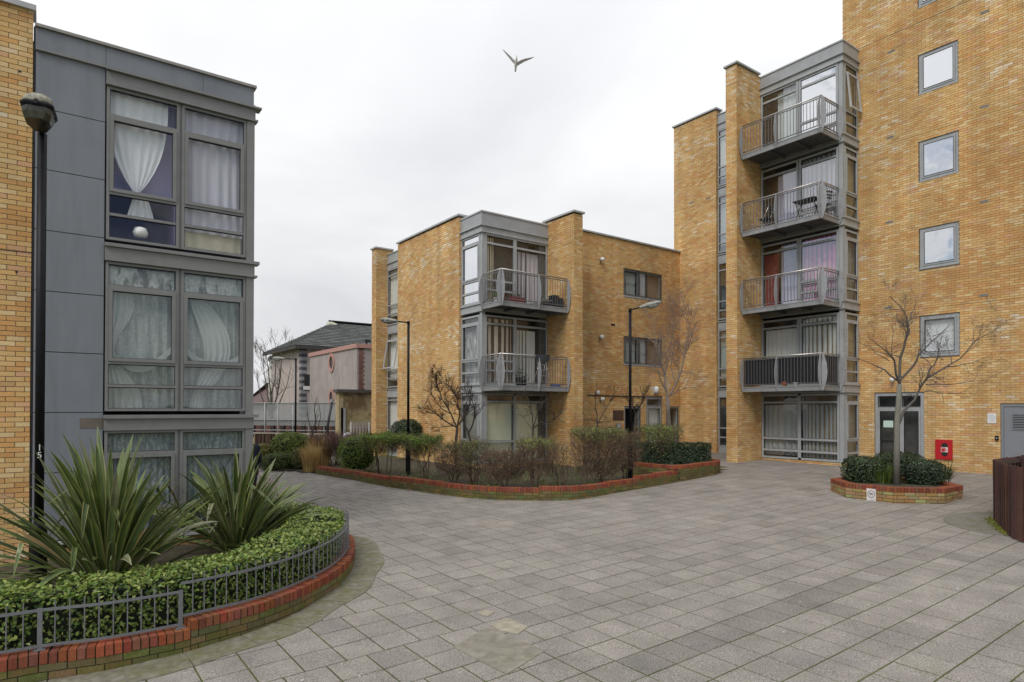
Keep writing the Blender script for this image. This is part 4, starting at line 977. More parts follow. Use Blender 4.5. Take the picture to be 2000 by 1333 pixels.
# ================================================================== plants
def leaf(mb, p, n, size, w, tone, fold=.18):
    n = n.normalized(); a = n.orthogonal().normalized(); th = R.uniform(0, 6.283); d = (a*math.cos(th)+n.cross(a)*math.sin(th)); s = n.cross(d)
    tip = p+d*size+n*size*R.uniform(-.15, .3); m1 = p+d*size*.5+s*w*.5+n*w*fold; m2 = p+d*size*.5-s*w*.5+n*w*fold
    k = len(mb.v); mb.v += [tuple(p), tuple(m1), tuple(tip), tuple(m2)]; mb.f += [(k, k+1, k+2), (k, k+2, k+3)]; mb.t += [tone, tone]
def rn(s=1): return Vector((R.gauss(0, s), R.gauss(0, s), R.gauss(0, s)))
M_leaf = tone_mat('hedge_leaf', rough=.42, spec=.5, grain=0, big=.12, bscale=3, bump=0, trans=.22)
M_leaf_m = tone_mat('matt_leaf', rough=.65, spec=.3, grain=0, big=.15, bscale=2, bump=0, trans=.25)
M_twig = tone_mat('twig_bark', rough=.9, grain=.2, gscale=40, big=.15, bscale=2, bump=0)
M_core = mat('inner_foliage_shade', (.012, .016, .007), .95, var=.4, scale=9)  # near-black colour stands for the shade inside the foliage
PG = dict(
    hedge=[(.12, .20, .03), (.16, .25, .04), (.21, .29, .055), (.08, .145, .025), (.28, .33, .08), (.05, .10, .02)],
    bright=[(.14, .22, .03), (.18, .27, .04), (.10, .17, .025), (.22, .29, .06)],
    mid=[(.09, .13, .035), (.12, .16, .04), (.07, .10, .03), (.15, .17, .06)],
    dark=[(.030, .055, .022), (.042, .072, .028), (.022, .042, .018), (.06, .09, .04)],
    olive=[(.14, .16, .05), (.17, .18, .06), (.11, .13, .045), (.20, .20, .08)],
    gold=[(.58, .42, .17), (.50, .35, .13), (.66, .50, .24), (.42, .25, .10)],
    red=[(.16, .035, .035), (.12, .04, .03), (.20, .05, .045)])
BARK = [(.135, .092, .066), (.105, .072, .052), (.17, .125, .092), (.13, .08, .062)]
GBARK = [(.17, .16, .135), (.14, .13, .105), (.20, .185, .155)]
def hedge_left():
    h = thing('hedge', (2.5, 8.2, .3), 'glossy green clipped hedge curving behind the grey railing at the lower left', 'hedge')
    mb = MB(); core = MB(); secs = []
    Cs = LC[:]; n = len(Cs); W0, W1 = .19, .80
    def dims(i):
        s = i/n; w1 = W1+(.25 if i > 75 else 0)*min(1, (i-75)/20 if i > 75 else 0); top = .85+.03*noise.noise(Vector((i*.05, 3, 0)))+.02; return W0, w1, top
    for i in range(0, n, 2):
        p, t, nn = frame_at(Cs, i); a, b, top = dims(i); secs.append((p-nn*(a+.09), p-nn*(b-.09), top-.09))
    for i in range(len(secs)-1):
        (a, b, z), (c, d, z2) = secs[i], secs[i+1]; z0 = .25
        core.poly([(a.x, a.y, z0), (c.x, c.y, z0), (c.x, c.y, z2), (a.x, a.y, z)]); core.poly([(a.x, a.y, z), (c.x, c.y, z2), (d.x, d.y, z2), (b.x, b.y, z)]); core.poly([(d.x, d.y, z0), (b.x, b.y, z0), (b.x, b.y, z), (d.x, d.y, z2)])
    core.build('stems', M_core, h)  # one solid core, not stems: inner shade put into its dark colour
    for i in range(n-1):
        p, t, nn = frame_at(Cs, i); a, b, top = dims(i)
        d = np.array([p.x, p.y, -1.8]); dep = d@CW; dens = 1 if dep < 10 else .75
        if p.x < -1.6: dens *= .25
        for _ in range(int(62*dens)):      # top
            u = R.uniform(a-.02, b+.02); bul = .05*noise.noise(Vector((p.x*3, p.y*3, u*3)))+.03*noise.noise(Vector((p.x*9, p.y*9, u*9)))
            e = min(u-a, b-u); rd = -.05*max(0, 1-e/.09)**2; q = p+t*R.uniform(-.04, .04)-nn*u; q.z = top+bul+rd-abs(R.gauss(0, .022))
            tn = R.choice(PG['hedge'][:5]+[(.32, .36, .10), (.25, .32, .07)]); k = R.uniform(.8, 1.25); leaf(mb, q, Vector((0, 0, 1))+rn(.42), R.uniform(.042, .066), R.uniform(.028, .042), tuple(v*k for v in tn))
        for _ in range(int(48*dens)):      # outer face
            z = R.uniform(.27, top); bul = .03*noise.noise(Vector((p.x*4, p.y*4, z*4))); u = a+bul+abs(R.gauss(0, .03)); q = p+t*R.uniform(-.04, .04)-nn*u; q.z = z
            tn = R.choice(PG['hedge']); k = R.uniform(.7, 1.15); leaf(mb, q, nn+Vector((0, 0, .35))+rn(.45), R.uniform(.035, .06), R.uniform(.022, .036), tuple(v*k for v in tn))
        for _ in range(int(26*dens)):      # inner face
            z = R.uniform(.3, top); u = b-abs(R.gauss(0, .03)); q = p+t*R.uniform(-.04, .04)-nn*u; q.z = z
            tn = R.choice(PG['hedge']); leaf(mb, q, -nn+Vector((0, 0, .4))+rn(.45), R.uniform(.035, .055), R.uniform(.02, .032), tn)
    mb.build('foliage', M_leaf, h, stuff=True)
hedge_left()

def strap_leaf(root, base, az, length, lean, droop, w, tone_in, tone_ed, me_name='leaf', roll=0, fold_at=None):
    """one sword leaf: V section, tapering, arching outwards"""
    mb = MB(); K = 14; pts = []; p = Vector(base); el = math.radians(90-lean); d2 = Vector((math.cos(az), math.sin(az), 0))
    for k in range(K+1):
        t = k/K; pts.append(p.copy()); e_ = el-droop*t**1.8
        if fold_at and t > fold_at: e_ -= math.radians(105)
        p = p+(d2*math.cos(e_)+Vector((0, 0, 1))*math.sin(e_))*length/K
    cols = []
    for k in range(K+1):
        t = k/K; tg = (pts[min(k+1, K)]-pts[max(k-1, 0)]).normalized(); side = tg.cross(Vector((0, 0, 1)));
        side = side.normalized() if side.length > .05 else Vector((-d2.y, d2.x, 0)); side = Matrix.Rotation(roll*(.3+t), 3, tg) @ side; up = side.cross(tg).normalized()
        ww = w*(.55+.75*min(1, t*2.2))*(1-max(0, (t-.70)/.30)**1.9)+.0012; f = .35*(1-t*.7)
        for s in (-1, -.74, 0, .74, 1): mb.v.append(tuple(pts[k]+side*ww*.5*s+up*ww*.5*abs(s)*f)); 
    for k in range(K):
        for j in range(4):
            a = k*5+j; mb.f.append((a, a+1, a+6, a+5)); tn = tone_ed if j in (0, 3) else tone_in; sh = (1.25 if j == 1 else .8) if j in (1, 2) else 1; mb.t.append(tuple(v*sh for v in tn))  # one half lighter, one darker: shading of the V fold put into colour
    return mb.build(me_name, M_flax, root, smooth=True)
M_flax = tone_mat('flax_leaf', rough=.38, spec=.5, grain=0, big=.2, bscale=6, bump=0, trans=.12)
def flax(label, base, n, length, seed, spread=62):
    rr = random.Random(seed); t = thing('flax_plant', base, label, 'plant', 'striped sword-leaved plants by the grey block')
    for i in range(n):
        az = rr.uniform(0, 2*math.pi); q = i/n; lean = 4+spread*q**1.25*rr.uniform(.75, 1.15); L_ = length*rr.uniform(.72, 1.08)*(1-.15*q); o = Vector((math.cos(az), math.sin(az), 0))*(.02+.17*q*rr.uniform(.6, 1.1))
        g = rr.choice([(.085, .125, .034), (.065, .10, .032), (.11, .155, .04), (.07, .095, .04), (.13, .18, .07)]); ed = rr.choice([(.27, .30, .08), (.22, .25, .07), (.34, .34, .13)])
        if rr.random() < .07: g = (.24, .25, .14); ed = (.35, .33, .2)
        if rr.random() < .05 and lean > 40: g = (.28, .19, .08); ed = g
        strap_leaf(t, Vector(base)+o, az, L_, lean, rr.uniform(.25, 1.0)*(.5+q), rr.uniform(.044, .076), g, ed, roll=rr.uniform(-.7, .7), fold_at=rr.uniform(.55, .8) if rr.random() < .09 else None)
    return t
def ground_under(px, Y, z):   # foot of something seen at column px and standing at depth line Y
    d = ray(px, 1000); k = Y/d[1]; return (d[0]*k, Y, z)
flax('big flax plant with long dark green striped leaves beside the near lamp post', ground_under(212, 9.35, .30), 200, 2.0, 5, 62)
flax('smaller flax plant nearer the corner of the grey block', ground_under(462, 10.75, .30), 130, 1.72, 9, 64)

def poly_twigs(mb, pts, rad, depth_, ln, tone, n_per=5, up=.25, nseg=4, minr=.0028, spread=.9, sides=5):
    """side twigs along a limb, recursively"""
    total = len(pts)-1
    for _ in range(n_per):
        s = R.uniform(.25, 1.0)*total; k = min(total-1, int(s)); f = s-k; p = pts[k].lerp(pts[k+1], f); tg = (pts[k+1]-pts[k]).normalized(); r0 = max(minr, (rad[k]*(1-f)+rad[k+1]*f)*.6)
        d = (tg*.8+rn(spread*.62)+Vector((0, 0, up))).normalized(); l = ln*R.uniform(.5, 1.15); q = [p.copy()]; rr_ = [r0]
        for j in range(nseg): d = (d+rn(.16)+Vector((0, 0, up*.18))).normalized(); p = p+d*l/nseg; q.append(p.copy()); rr_.append(max(minr*.7, r0*(1-(j+1)/nseg*.75)))
        mb.tube(q, rr_, 3 if r0 < .008 else sides, tone, cap=False)
        if depth_ > 0: poly_twigs(mb, q, rr_, depth_-1, ln*.58, tone, max(2, n_per-1), up, 3, minr, spread, sides)
def limb_tree(name, label, cat, base, trunk, limbs, dep, r0, tone, twig_n=7, twig_len=.55, levels=2, group=None, minr=.0028, bark=None, seed=1, up=.25):
    btone = bark or tone
    """trunk and limbs follow measured lines; each limb leans into or out of the page by its own amount"""
    global R
    R = random.Random(seed)
    t = thing(name, base, label, cat, group); mb = MB(); zb = Vector(base)
    P_ = [at_d(x, y, dep) for x, y in trunk]; shift = Vector((zb.x-P_[0].x, zb.y-P_[0].y, 0)); P_ = [p+shift*0 for p in P_]; P_[0] = zb
    rs = [r0*(1.25 if i == 0 else 1-.28*i/len(P_)) for i in range(len(P_))]; mb.tube(P_, rs, 10, tone); mb.build('trunk', M_twig, t, smooth=True)
    br = MB(); fw = Vector(CW)
    for (pts, rr0, dd) in limbs:
        q = [at_d(x, y, dep)+fw*(dd*(i/(len(pts)-1))) for i, (x, y) in enumerate(pts)]
        # resample with slight wobble
        f = []; 
        for a, b in zip(q, q[1:]): f += [a, a.lerp(b, .5)+rn(.012)]
        f.append(q[-1]); rr_ = [max(minr, rr0*(1-.82*i/(len(f)-1))) for i in range(len(f))]; br.tube(f, rr_, 6, btone, cap=False)
        ln = sum((b-a).length for a, b in zip(f, f[1:])); poly_twigs(br, f, rr_, levels, twig_len, btone, max(3, int(twig_n*ln)), up, minr=minr)
    br.build('branches', M_twig, t, smooth=True); return t, br
def blob_bush(name, label, cat, c, half, leafn, pal, lsize=.035, stems=True, zb=None, coremat=None, group=None, power=2.6, mat_=None, up=.4, core=True, fuzz=.03, stuffname='foliage'):
    t = thing(name, (c[0], c[1], zb if zb is not None else c[2]-half[2]), label, cat, group); mb = MB(); cc = Vector(c)
    def surf(d):
        k = (abs(d.x/half[0])**power+abs(d.y/half[1])**power+abs(d.z/half[2])**power)**(-1/power); return k
    for _ in range(leafn):
        d = rn(1).normalized(); 
        if d.z < -.75: d.z = abs(d.z)*.3; d.normalize()
        k = surf(d); p = cc+d*k*(1+.16*noise.noise(Vector(c)+d*2.6)+.08*noise.noise(d*7)); p -= d*abs(R.gauss(0, fuzz)); tn = R.choice(pal); s = R.uniform(.75, 1.25)
        leaf(mb, p, d+Vector((0, 0, up))+rn(.45), lsize*R.uniform(.7, 1.25), lsize*R.uniform(.4, .65), tuple(v*s for v in tn))
    if core:
        co = MB(); nu, nv = 14, 8; b0 = 0
        for j in range(nv+1):
            th = math.pi*j/nv
            for i in range(nu):
                ph = 2*math.pi*i/nu; d = Vector((math.sin(th)*math.cos(ph), math.sin(th)*math.sin(ph), math.cos(th))); k = surf(d)*.80*(1+.16*noise.noise(Vector(c)+d*2.6)); q = cc+d*k; co.v.append(tuple(q))
        for j in range(nv):
            for i in range(nu): a = j*nu+i; b2 = j*nu+(i+1) % nu; co.f.append((a, a+nu, b2+nu, b2)); co.t.append(None)
        co.build('stems', coremat or M_core, t)  # solid core blocking the view through; inner shade is in its colour
    mb.build(stuffname, mat_ or M_leaf_m, t, stuff=True); return t
def twig_shrub(label, c, half, z0, z1, ntw, nleaf, pal, zs, nstem=6, name='shrub', lsize=.03, topbias=.6, group=None, tones=BARK, leafmat=None, tl=.28):
    """leggy clipped shrub: bare stems below, twiggy head, leaves mostly at the top"""
    t = thing(name, (c[0], c[1], zs), label, 'shrub', group); st = MB(); tw = MB(); lf = MB()
    for _ in range(nstem):
        a = R.uniform(0, 6.28); rr_ = R.uniform(0, .35); p = Vector((c[0]+math.cos(a)*half[0]*rr_, c[1]+math.sin(a)*half[1]*rr_, zs-.05)); e = Vector((c[0]+math.cos(a+R.uniform(-.6, .6))*half[0]*R.uniform(.4, .95), c[1]+math.sin(a)*half[1]*R.uniform(.4, .95), z0+(z1-z0)*R.uniform(.3, .8)))
        q = [p]; m = 5
        for k in range(1, m+1): w = p.lerp(e, k/m); w.z = p.z+(e.z-p.z)*(k/m)**.8; q.append(w+rn(.03))
        tn = R.choice(tones); st.tube(q, [R.uniform(.012, .02)*(1-.12*k) for k in range(m+1)], 5, tn, cap=False)
    for _ in range(ntw):
        x, y = R.uniform(-1, 1), R.uniform(-1, 1)
        if abs(x)**3+abs(y)**3 > 1: continue
        zt_l = z1+.10*noise.noise(Vector((c[0]*3+x*2.2, c[1]+y*2.2, 4)))+(.12 if R.random() < .06 else 0)
        z = z0+(zt_l-z0)*R.random()**.9; edge = 1 if z > z0+(z1-z0)*.25 else .8; p = Vector((c[0]+x*half[0]*edge, c[1]+y*half[1]*edge, z)); d = (Vector((x*.7, y*.7, .9))+rn(.55)).normalized(); l = tl*R.uniform(.5, 1.2)
        tw.tube([p-d*l*.5, p+rn(.015), p+d*l*.5], [.0045, .0038, .002], 3, R.choice(tones), cap=False)
    for _ in range(nleaf):
        x, y = R.uniform(-1, 1), R.uniform(-1, 1)
        if abs(x)**3+abs(y)**3 > 1: continue
        bulge = 1+.12*noise.noise(Vector((x*2, y*2, c[0]))); x *= bulge; y *= bulge
        z = z1-(z1-z0)*abs(R.gauss(0, .5*(1-topbias)+.02)) if R.random() < .85 else R.uniform(z0, z1)
        z += .13*noise.noise(Vector((c[0]*3+x*2.2, c[1]+y*2.2, 4)))+(R.uniform(0, .1) if R.random() < .05 else 0)
        z += .05*noise.noise(Vector((c[0]+x*3, y*3, 0))); tn = R.choice(pal); s = R.uniform(.7, 1.25); leaf(lf, Vector((c[0]+x*half[0]*1.02, c[1]+y*half[1]*1.02, z)), Vector((x*.4, y*.4, 1))+rn(.5), lsize*R.uniform(.7, 1.3), lsize*.55, tuple(v*s for v in tn))
    st.build('stems', M_twig, t); tw.build('twigs', M_twig, t, stuff=True); lf.build('foliage', leafmat or M_leaf_m, t, stuff=True); return t

# ================================================================== middle bed planting
def bed(px, py, z=.62): return at_z(px, py, z)
R = random.Random(21)
blob_bush('box_bush', 'bright green rounded clipped bush at the left end of the stepped planter', 'bush', (*bed(699, 917, .62)[:2], 1.12), (.62, .62, .62), 5200, PG['bright'], .04, zb=.6)
def shrub_at(label, px, py, wpx, top_py, mid_py, ntw, nleaf, pal, depth_half=.45, z=.62, **k):
    """shrub standing at (px,py) on the bed, wpx pixels wide, head from mid_py up to top_py"""
    b = at_z(px, py, z); dep = b.x*CW[0]+b.y*CW[1]; w = wpx*1.12/FPX*dep/2; z1 = z_at(top_py, b.x, b.y); z0 = z_at(mid_py, b.x, b.y)
    return twig_shrub(label, b, (w, max(depth_half, w*.7)), z0, z1, ntw, int(nleaf*2.4), [tuple(v*1.5 for v in c) for c in pal], z, lsize=.042, **k)
G = 'clipped leggy shrubs in the stepped planter'
shrub_at('leggy clipped shrub with a fresh green top between the bright bush and the lamp post', 752, 924, 84, 849, 884, 900, 3600, PG['bright']+PG['mid'], group=G, topbias=.55)
shrub_at('leggy green-topped shrub just right of the lamp post standing in the stepped planter', 828, 932, 62, 853, 888, 620, 2300, PG['bright']+PG['mid'], group=G, topbias=.5)
shrub_at('brown bare twiggy shrub under the knobbly tree left of the corner window', 885, 940, 66, 866, 925, 1200, 350, PG['mid'], group=G)
shrub_at('twiggy shrub with scattered green leaves in front of the glazed corner', 925, 946, 52, 860, 930, 700, 800, PG['mid']+PG['olive'], group=G, topbias=.3)
shrub_at('low reddish brown twiggy shrub below the sill of the ground-floor window', 985, 950, 84, 880, 935, 1500, 250, PG['red']+PG['mid'], group=G, topbias=.2)
shrub_at('bare shrub with a thin yellow-green top below the right half of the ground-floor window', 1045, 950, 68, 858, 925, 1000, 500, PG['olive']+PG['bright'], group=G, topbias=.8)
shrub_at('thin twiggy shrub at the foot of the brick pier', 1090, 948, 44, 868, 930, 420, 160, PG['olive'], group=G)
shrub_at('broad clipped brown shrub with a flat green top left of the bed lamp post', 1168, 944, 96, 838, 930, 2300, 1900, PG['olive']+PG['mid'], group=G, topbias=.8, depth_half=.6)
shrub_at('purple-brown twiggy shrub immediately around the bed lamp post', 1222, 938, 52, 846, 915, 800, 500, PG['red']+PG['mid'], group=G, topbias=.3)
shrub_at('rounded green-topped shrub behind the dark hedge at the right end of the bed', 1288, 922, 84, 832, 892, 1500, 2300, PG['mid']+PG['olive']+PG['bright'], group=G, topbias=.4, depth_half=.6)
pB = at_z(782, 903, .62); blob_bush('evergreen_bush', 'dark glossy evergreen bush against the left slot window behind the lamp post', 'bush', (pB.x+1.0, pB.y+1.3, 1.62), (.72, .72, .55), 3600, PG['dark'], .085, zb=.6, mat_=M_leaf, power=2.2, fuzz=.06)
# dark clipped hedge in the raised planter
hu0 = at_z(1256, 903, UZ); hu1 = at_z(1388, 902, UZ)
def straight_hedge(label, a, b, w, z0, z1, nl, pal, ls):
    t = thing('hedge', ((a.x+b.x)/2, (a.y+b.y)/2, z0), label, 'hedge'); d = (b-a); ln = d.length; d.normalize(); nn = Vector((d.y, -d.x, 0)); mb = MB(); co = MB(); c = (a+b)/2
    co.obox((c.x, c.y, (z0+z1)/2-.05), d*(ln/2-.09), nn*(w/2-.09), (0, 0, (z1-z0)/2-.05)); co.build('stems', M_core, t)  # box core in place of stems, coloured as the shade within
    for _ in range(nl):
        f = R.random(); u = R.uniform(-1, 1); v = R.uniform(-1, 1); z = R.uniform(z0, z1)
        if f < .4: u_, v_, z = u*ln/2, v*w/2, z1-abs(R.gauss(0, .03))+.04*noise.noise(Vector((u*5, v, 1))); n_ = Vector((0, 0, 1))
        elif f < .8: u_, v_ = u*ln/2, w/2-abs(R.gauss(0, .03)); n_ = nn
        elif f < .9: u_, v_ = ln/2, v*w/2; n_ = d
        else: u_, v_ = -ln/2, v*w/2; n_ = -d
        p = c+d*u_+nn*v_; p.z = z; tn = R.choice(pal); s = R.uniform(.7, 1.25); leaf(mb, p, n_+Vector((0, 0, .5))+rn(.45), ls*R.uniform(.7, 1.2), ls*.5, tuple(x*s for x in tn))
    mb.build('foliage', M_leaf, t, stuff=True)
off = Vector((.35, .42, 0)); straight_hedge('dark green clipped hedge on the short raised planter at the right of the bed', Vector((hu0.x, hu0.y, 0))+off, Vector((hu1.x, hu1.y, 0))+off, .75, .9, 1.53, 6500, PG['dark'], .06)
# low ground cover and litter
def ground_cover():
    mb = MB()
    for _ in range(8000):
        px, py = R.uniform(700, 1235), R.uniform(912, 962); p = at_z(px, py, .64)
        if not inside(p, MIN_+[(17, 18), (12, 25), (8, 24)]) or noise.noise(Vector((p.x*.8, p.y*.8, 2))) < -.12: continue
        if (p.y > 18.0 and p.x > 12) or (p.x > 14.9 and p.y > 16.6): continue
        tn = R.choice(PG['mid']+PG['bright']+[(.16, .11, .06), (.22, .15, .08)]); leaf(mb, p+Vector((0, 0, R.uniform(-.02, .05))), Vector((0, 0, 1))+rn(.5), R.uniform(.03, .06), .03, tn)
    o = mb.build('ground_cover', M_leaf_m, kind='stuff', label='low green weeds and leaf litter on the soil of the stepped planter', cat='ground cover')
ground_cover()

# ---- small bare trees in the bed
def depth_of(p): return p.x*CW[0]+p.y*CW[1]
def knobbly(label, px, py, tr, limbs, seed, r0=.045, tw=9, ln=.30):
    b = at_z(px, py, .6); dep = depth_of(b); L_ = [(q, .022*k, dd) for q, k, dd in limbs]
    t, br = limb_tree('fruit_tree', label, 'tree', b, [(px, py)]+tr, L_, dep, r0, (.055, .042, .034), twig_n=tw, twig_len=ln, levels=1, seed=seed, minr=.0055, group='small bare trees in the stepped planter', up=.15)
    return t
knobbly('knobbly dark-twigged bare tree before the plain left brick wall of the middle block', 893, 925, [(890, 868), (893, 836)],
        [([(893, 836), (880, 808), (862, 780), (852, 752), (845, 735)], 1.3, .3), ([(893, 836), (875, 826), (858, 812), (840, 800), (826, 796)], 1.1, -.3), ([(888, 832), (868, 834), (848, 836)], .8, .2), ([(893, 836), (898, 810), (893, 780), (878, 758), (860, 735)], 1.2, 0),
         ([(896, 830), (912, 808), (918, 785), (912, 760)], 1.2, .3), ([(880, 808), (862, 798), (848, 778), (838, 766)], .8, -.2)], 3, r0=.05, tw=11, ln=.34)
knobbly('second bare knobbly tree just left of the glazed corner', 918, 930, [(918, 858), (912, 838)],
        [([(912, 838), (903, 822), (898, 800), (905, 775)], 1.1, .2), ([(915, 846), (925, 822), (928, 800), (920, 778), (912, 752)], 1.2, 0), ([(925, 822), (938, 805), (944, 790)], .8, -.2), ([(928, 800), (918, 775), (900, 760)], .7, .3)], 4, r0=.04, tw=8, ln=.32)
knobbly('bare lichen-spotted tree in front of the right half of the ground-floor window', 1040, 935, [(1040, 870), (1041, 838)],
        [([(1041, 838), (1040, 812), (1037, 790), (1025, 772), (1012, 768)], .9, 0), ([(1041, 838), (1055, 826), (1068, 812), (1072, 795), (1068, 775)], 1.0, .2), ([(1055, 826), (1075, 824), (1090, 812), (1104, 798)], .9, -.2), ([(1040, 840), (1028, 824), (1018, 808)], .6, .2), ([(1041, 838), (1050, 806), (1062, 785), (1075, 772)], .8, .3)], 5, r0=.035, tw=8, ln=.24)
knobbly('bare tree with thin crossed branches beside the wall plaque', 1168, 930, [(1168, 862), (1166, 822)],
        [([(1166, 822), (1164, 800), (1163, 775), (1166, 762)], .9, 0), ([(1168, 828), (1180, 806), (1192, 788), (1202, 768), (1212, 756)], .8, .3), ([(1166, 822), (1150, 820), (1130, 820)], .7, -.2), ([(1167, 826), (1185, 824), (1200, 820)], .7, .2)], 6, r0=.035, tw=5, ln=.28)
knobbly('dark bare tree rising behind the bed lamp post', 1238, 920, [(1240, 850), (1242, 812)],
        [([(1242, 812), (1236, 790), (1232, 768)], 1.0, 0), ([(1242, 812), (1252, 790), (1262, 768), (1275, 752)], 1.2, .2), ([(1242, 800), (1230, 786), (1218, 775)], .8, -.2), ([(1252, 790), (1258, 775), (1254, 758)], .8, .3), ([(1240, 830), (1250, 815), (1248, 795)], .8, 0)], 7, r0=.05, tw=9, ln=.26)
# ---- taller bare tree by the wing
b = at_z(1310, 912, .75); b = Vector((b.x+.9, b.y+1.1, .75)); dp = depth_of(b)
limb_tree('birch_tree', 'taller bare tree with fine upright pinkish twigs in the corner between the two brick buildings', 'tree', b, [(1310, 905), (1309, 850), (1305, 805), (1304, 780)],
    [([(1304, 780), (1300, 752), (1298, 728), (1292, 700), (1283, 672), (1268, 655)], .045, .3), ([(1302, 765), (1290, 745), (1283, 720), (1262, 700), (1245, 690)], .03, -.3), ([(1308, 772), (1320, 752), (1331, 725), (1338, 690), (1344, 655), (1340, 625), (1328, 600)], .04, 0),
     ([(1306, 775), (1325, 764), (1345, 758), (1372, 752)], .028, .3), ([(1344, 660), (1352, 652), (1360, 640)], .022, .2), ([(1298, 728), (1305, 700), (1308, 670), (1310, 640)], .03, -.3), ([(1283, 672), (1262, 658), (1240, 655)], .018, .2), ([(1292, 700), (1282, 660), (1275, 625), (1272, 605)], .02, .3),
     ([(1331, 725), (1350, 730), (1375, 748)], .02, -.4), ([(1320, 752), (1312, 715), (1320, 670), (1318, 625)], .022, .4)], dp, .085, (.16, .135, .115), bark=(.23, .18, .155), twig_n=3.6, twig_len=.9, levels=2, seed=19, minr=.003, up=.22)
# ---- tree in the octagon
dp = depth_of(OCT_C); b = at_d(1751, 925, dp); b.z = OZ-.1
limb_tree('bare_tree', 'bare smooth-trunked forked tree growing out of the octagonal planter', 'tree', b, [(1751, 920), (1752, 862), (1752, 825), (1755, 785), (1757, 751)],
    [([(1757, 751), (1758, 737), (1760, 698), (1771, 662), (1778, 645), (1775, 620), (1762, 597), (1742, 577)], .038, .1), ([(1778, 622), (1790, 604), (1799, 588), (1808, 572)], .014, .3), ([(1757, 743), (1782, 714), (1788, 694), (1799, 680), (1822, 657), (1839, 637)], .032, -.3),
     ([(1822, 657), (1845, 650), (1870, 644)], .013, .3), ([(1757, 751), (1745, 731), (1737, 705), (1723, 694), (1697, 677), (1672, 662)], .032, -.5), ([(1755, 745), (1734, 722), (1711, 708), (1683, 696)], .026, .4), ([(1760, 698), (1742, 694), (1741, 682), (1745, 648), (1734, 622)], .014, 0),
     ([(1753, 832), (1765, 805), (1788, 782), (1802, 754), (1819, 722), (1836, 699), (1836, 668)], .040, .1), ([(1811, 739), (1845, 717), (1868, 702), (1893, 668), (1911, 657), (1942, 637)], .022, -.3), ([(1802, 768), (1822, 763), (1851, 768), (1862, 792)], .013, .3),
     ([(1845, 717), (1891, 711), (1925, 702), (1955, 695)], .014, .3), ([(1808, 752), (1850, 752), (1895, 745), (1920, 742)], .013, -.2), ([(1819, 722), (1815, 708), (1800, 700)], .012, 0), ([(1697, 677), (1680, 668), (1655, 664)], .012, .2), ([(1737, 705), (1712, 690), (1700, 668)], .012, .1), ([(1851, 768), (1880, 768), (1915, 772)], .010, 0)],
    dp, .068, (.22, .21, .175), bark=(.125, .112, .098), twig_n=4.0, twig_len=.55, levels=2, seed=14, minr=.0022, up=.1)
# ---- plants in the octagon
R = random.Random(31)
def oct_bush(label, px0, px1, py, zt, pal, n, hd):  
    a = at_z(px0, py, OZ); c = at_z(px1, py, OZ); m_ = (a+c)/2; w = (c-a).length/2
    return blob_bush('evergreen_shrub', label, 'shrub', (m_.x, m_.y, (OZ-.1+zt)/2), (w*.75+hd*.3, w*.75+hd*.3, (zt-OZ+.1)/2), n, pal, .055, zb=OZ-.07, mat_=M_leaf, power=3.2, group='dark green shrubs in the octagonal planter')
oct_bush('dark clipped shrub at the left side of the octagonal planter', 1642, 1730, 936, OZ+.56, PG['dark']+PG['mid'][:1], 3600, .1)
oct_bush('dark clipped shrub at the back of the octagonal planter behind the trunk', 1700, 1810, 926, OZ+.56, PG['dark']+PG['mid'][:1], 3000, .1)
oct_bush('dark clipped shrub at the right side of the octagonal planter', 1758, 1850, 940, OZ+.50, PG['dark'], 3600, .1)
def grassy(name, label, cat, c, r, n, h, pal, w=.018, lean=35, group=None):
    t = thing(name, c, label, cat, group); mb = MB()
    for _ in range(n):
        a = R.uniform(0, 6.28); rr_ = r*R.random()**.5; p = Vector((c[0]+rr_*math.cos(a), c[1]+rr_*math.sin(a), c[2])); az = a+R.uniform(-.8, .8); ln = h*R.uniform(.6, 1.15); el = math.radians(90-lean*R.uniform(.1, 1)); d2 = Vector((math.cos(az), math.sin(az), 0)); side = Vector((-d2.y, d2.x, 0)); tn = R.choice(pal); s = R.uniform(.75, 1.2); tn = tuple(v*s for v in tn)
        pts = []
        for k in range(5): pts.append(p.copy()); e_ = el-.9*(k/4)**2*R.uniform(.3, 1); p = p+(d2*math.cos(e_)+Vector((0, 0, 1))*math.sin(e_))*ln/4
        b0 = len(mb.v)
        for k, q in enumerate(pts): ww = w*(1-.85*k/4)/2; mb.v += [tuple(q-side*ww), tuple(q+side*ww)]
        for k in range(4): a_ = b0+2*k; mb.f.append((a_, a_+1, a_+3, a_+2)); mb.t.append(tn)
    mb.build('blades', M_leaf_m, t, stuff=True); return t
pg = at_z(1712, 942, OZ-.05); grassy('strappy_plant', 'clump of yellow-green strap leaves at the front of the octagonal planter', 'plant', (pg.x+.1, pg.y, OZ-.07), .33, 260, .50, [(.13, .19, .04), (.17, .22, .05), (.08, .13, .03)], .03, 40)
pg = at_z(1846, 935, OZ-.05); grassy('strappy_plant', 'spiky dark leaves at the right edge of the octagonal planter', 'plant', (pg.x, pg.y, OZ-.07), .12, 70, .48, PG['dark']+PG['mid'], .03, 60)
# small red-twigged plant by the corner of the grey block
p = Vector(ground_under(512, 12.3, .30)); twig_shrub('small red-twigged shrub behind the hedge at the corner of the grey block', p, (.28, .3), .55, 1.25, 260, 260, PG['red'], .3, nstem=5, tones=[(.14, .045, .04), (.10, .04, .035)], tl=.2)

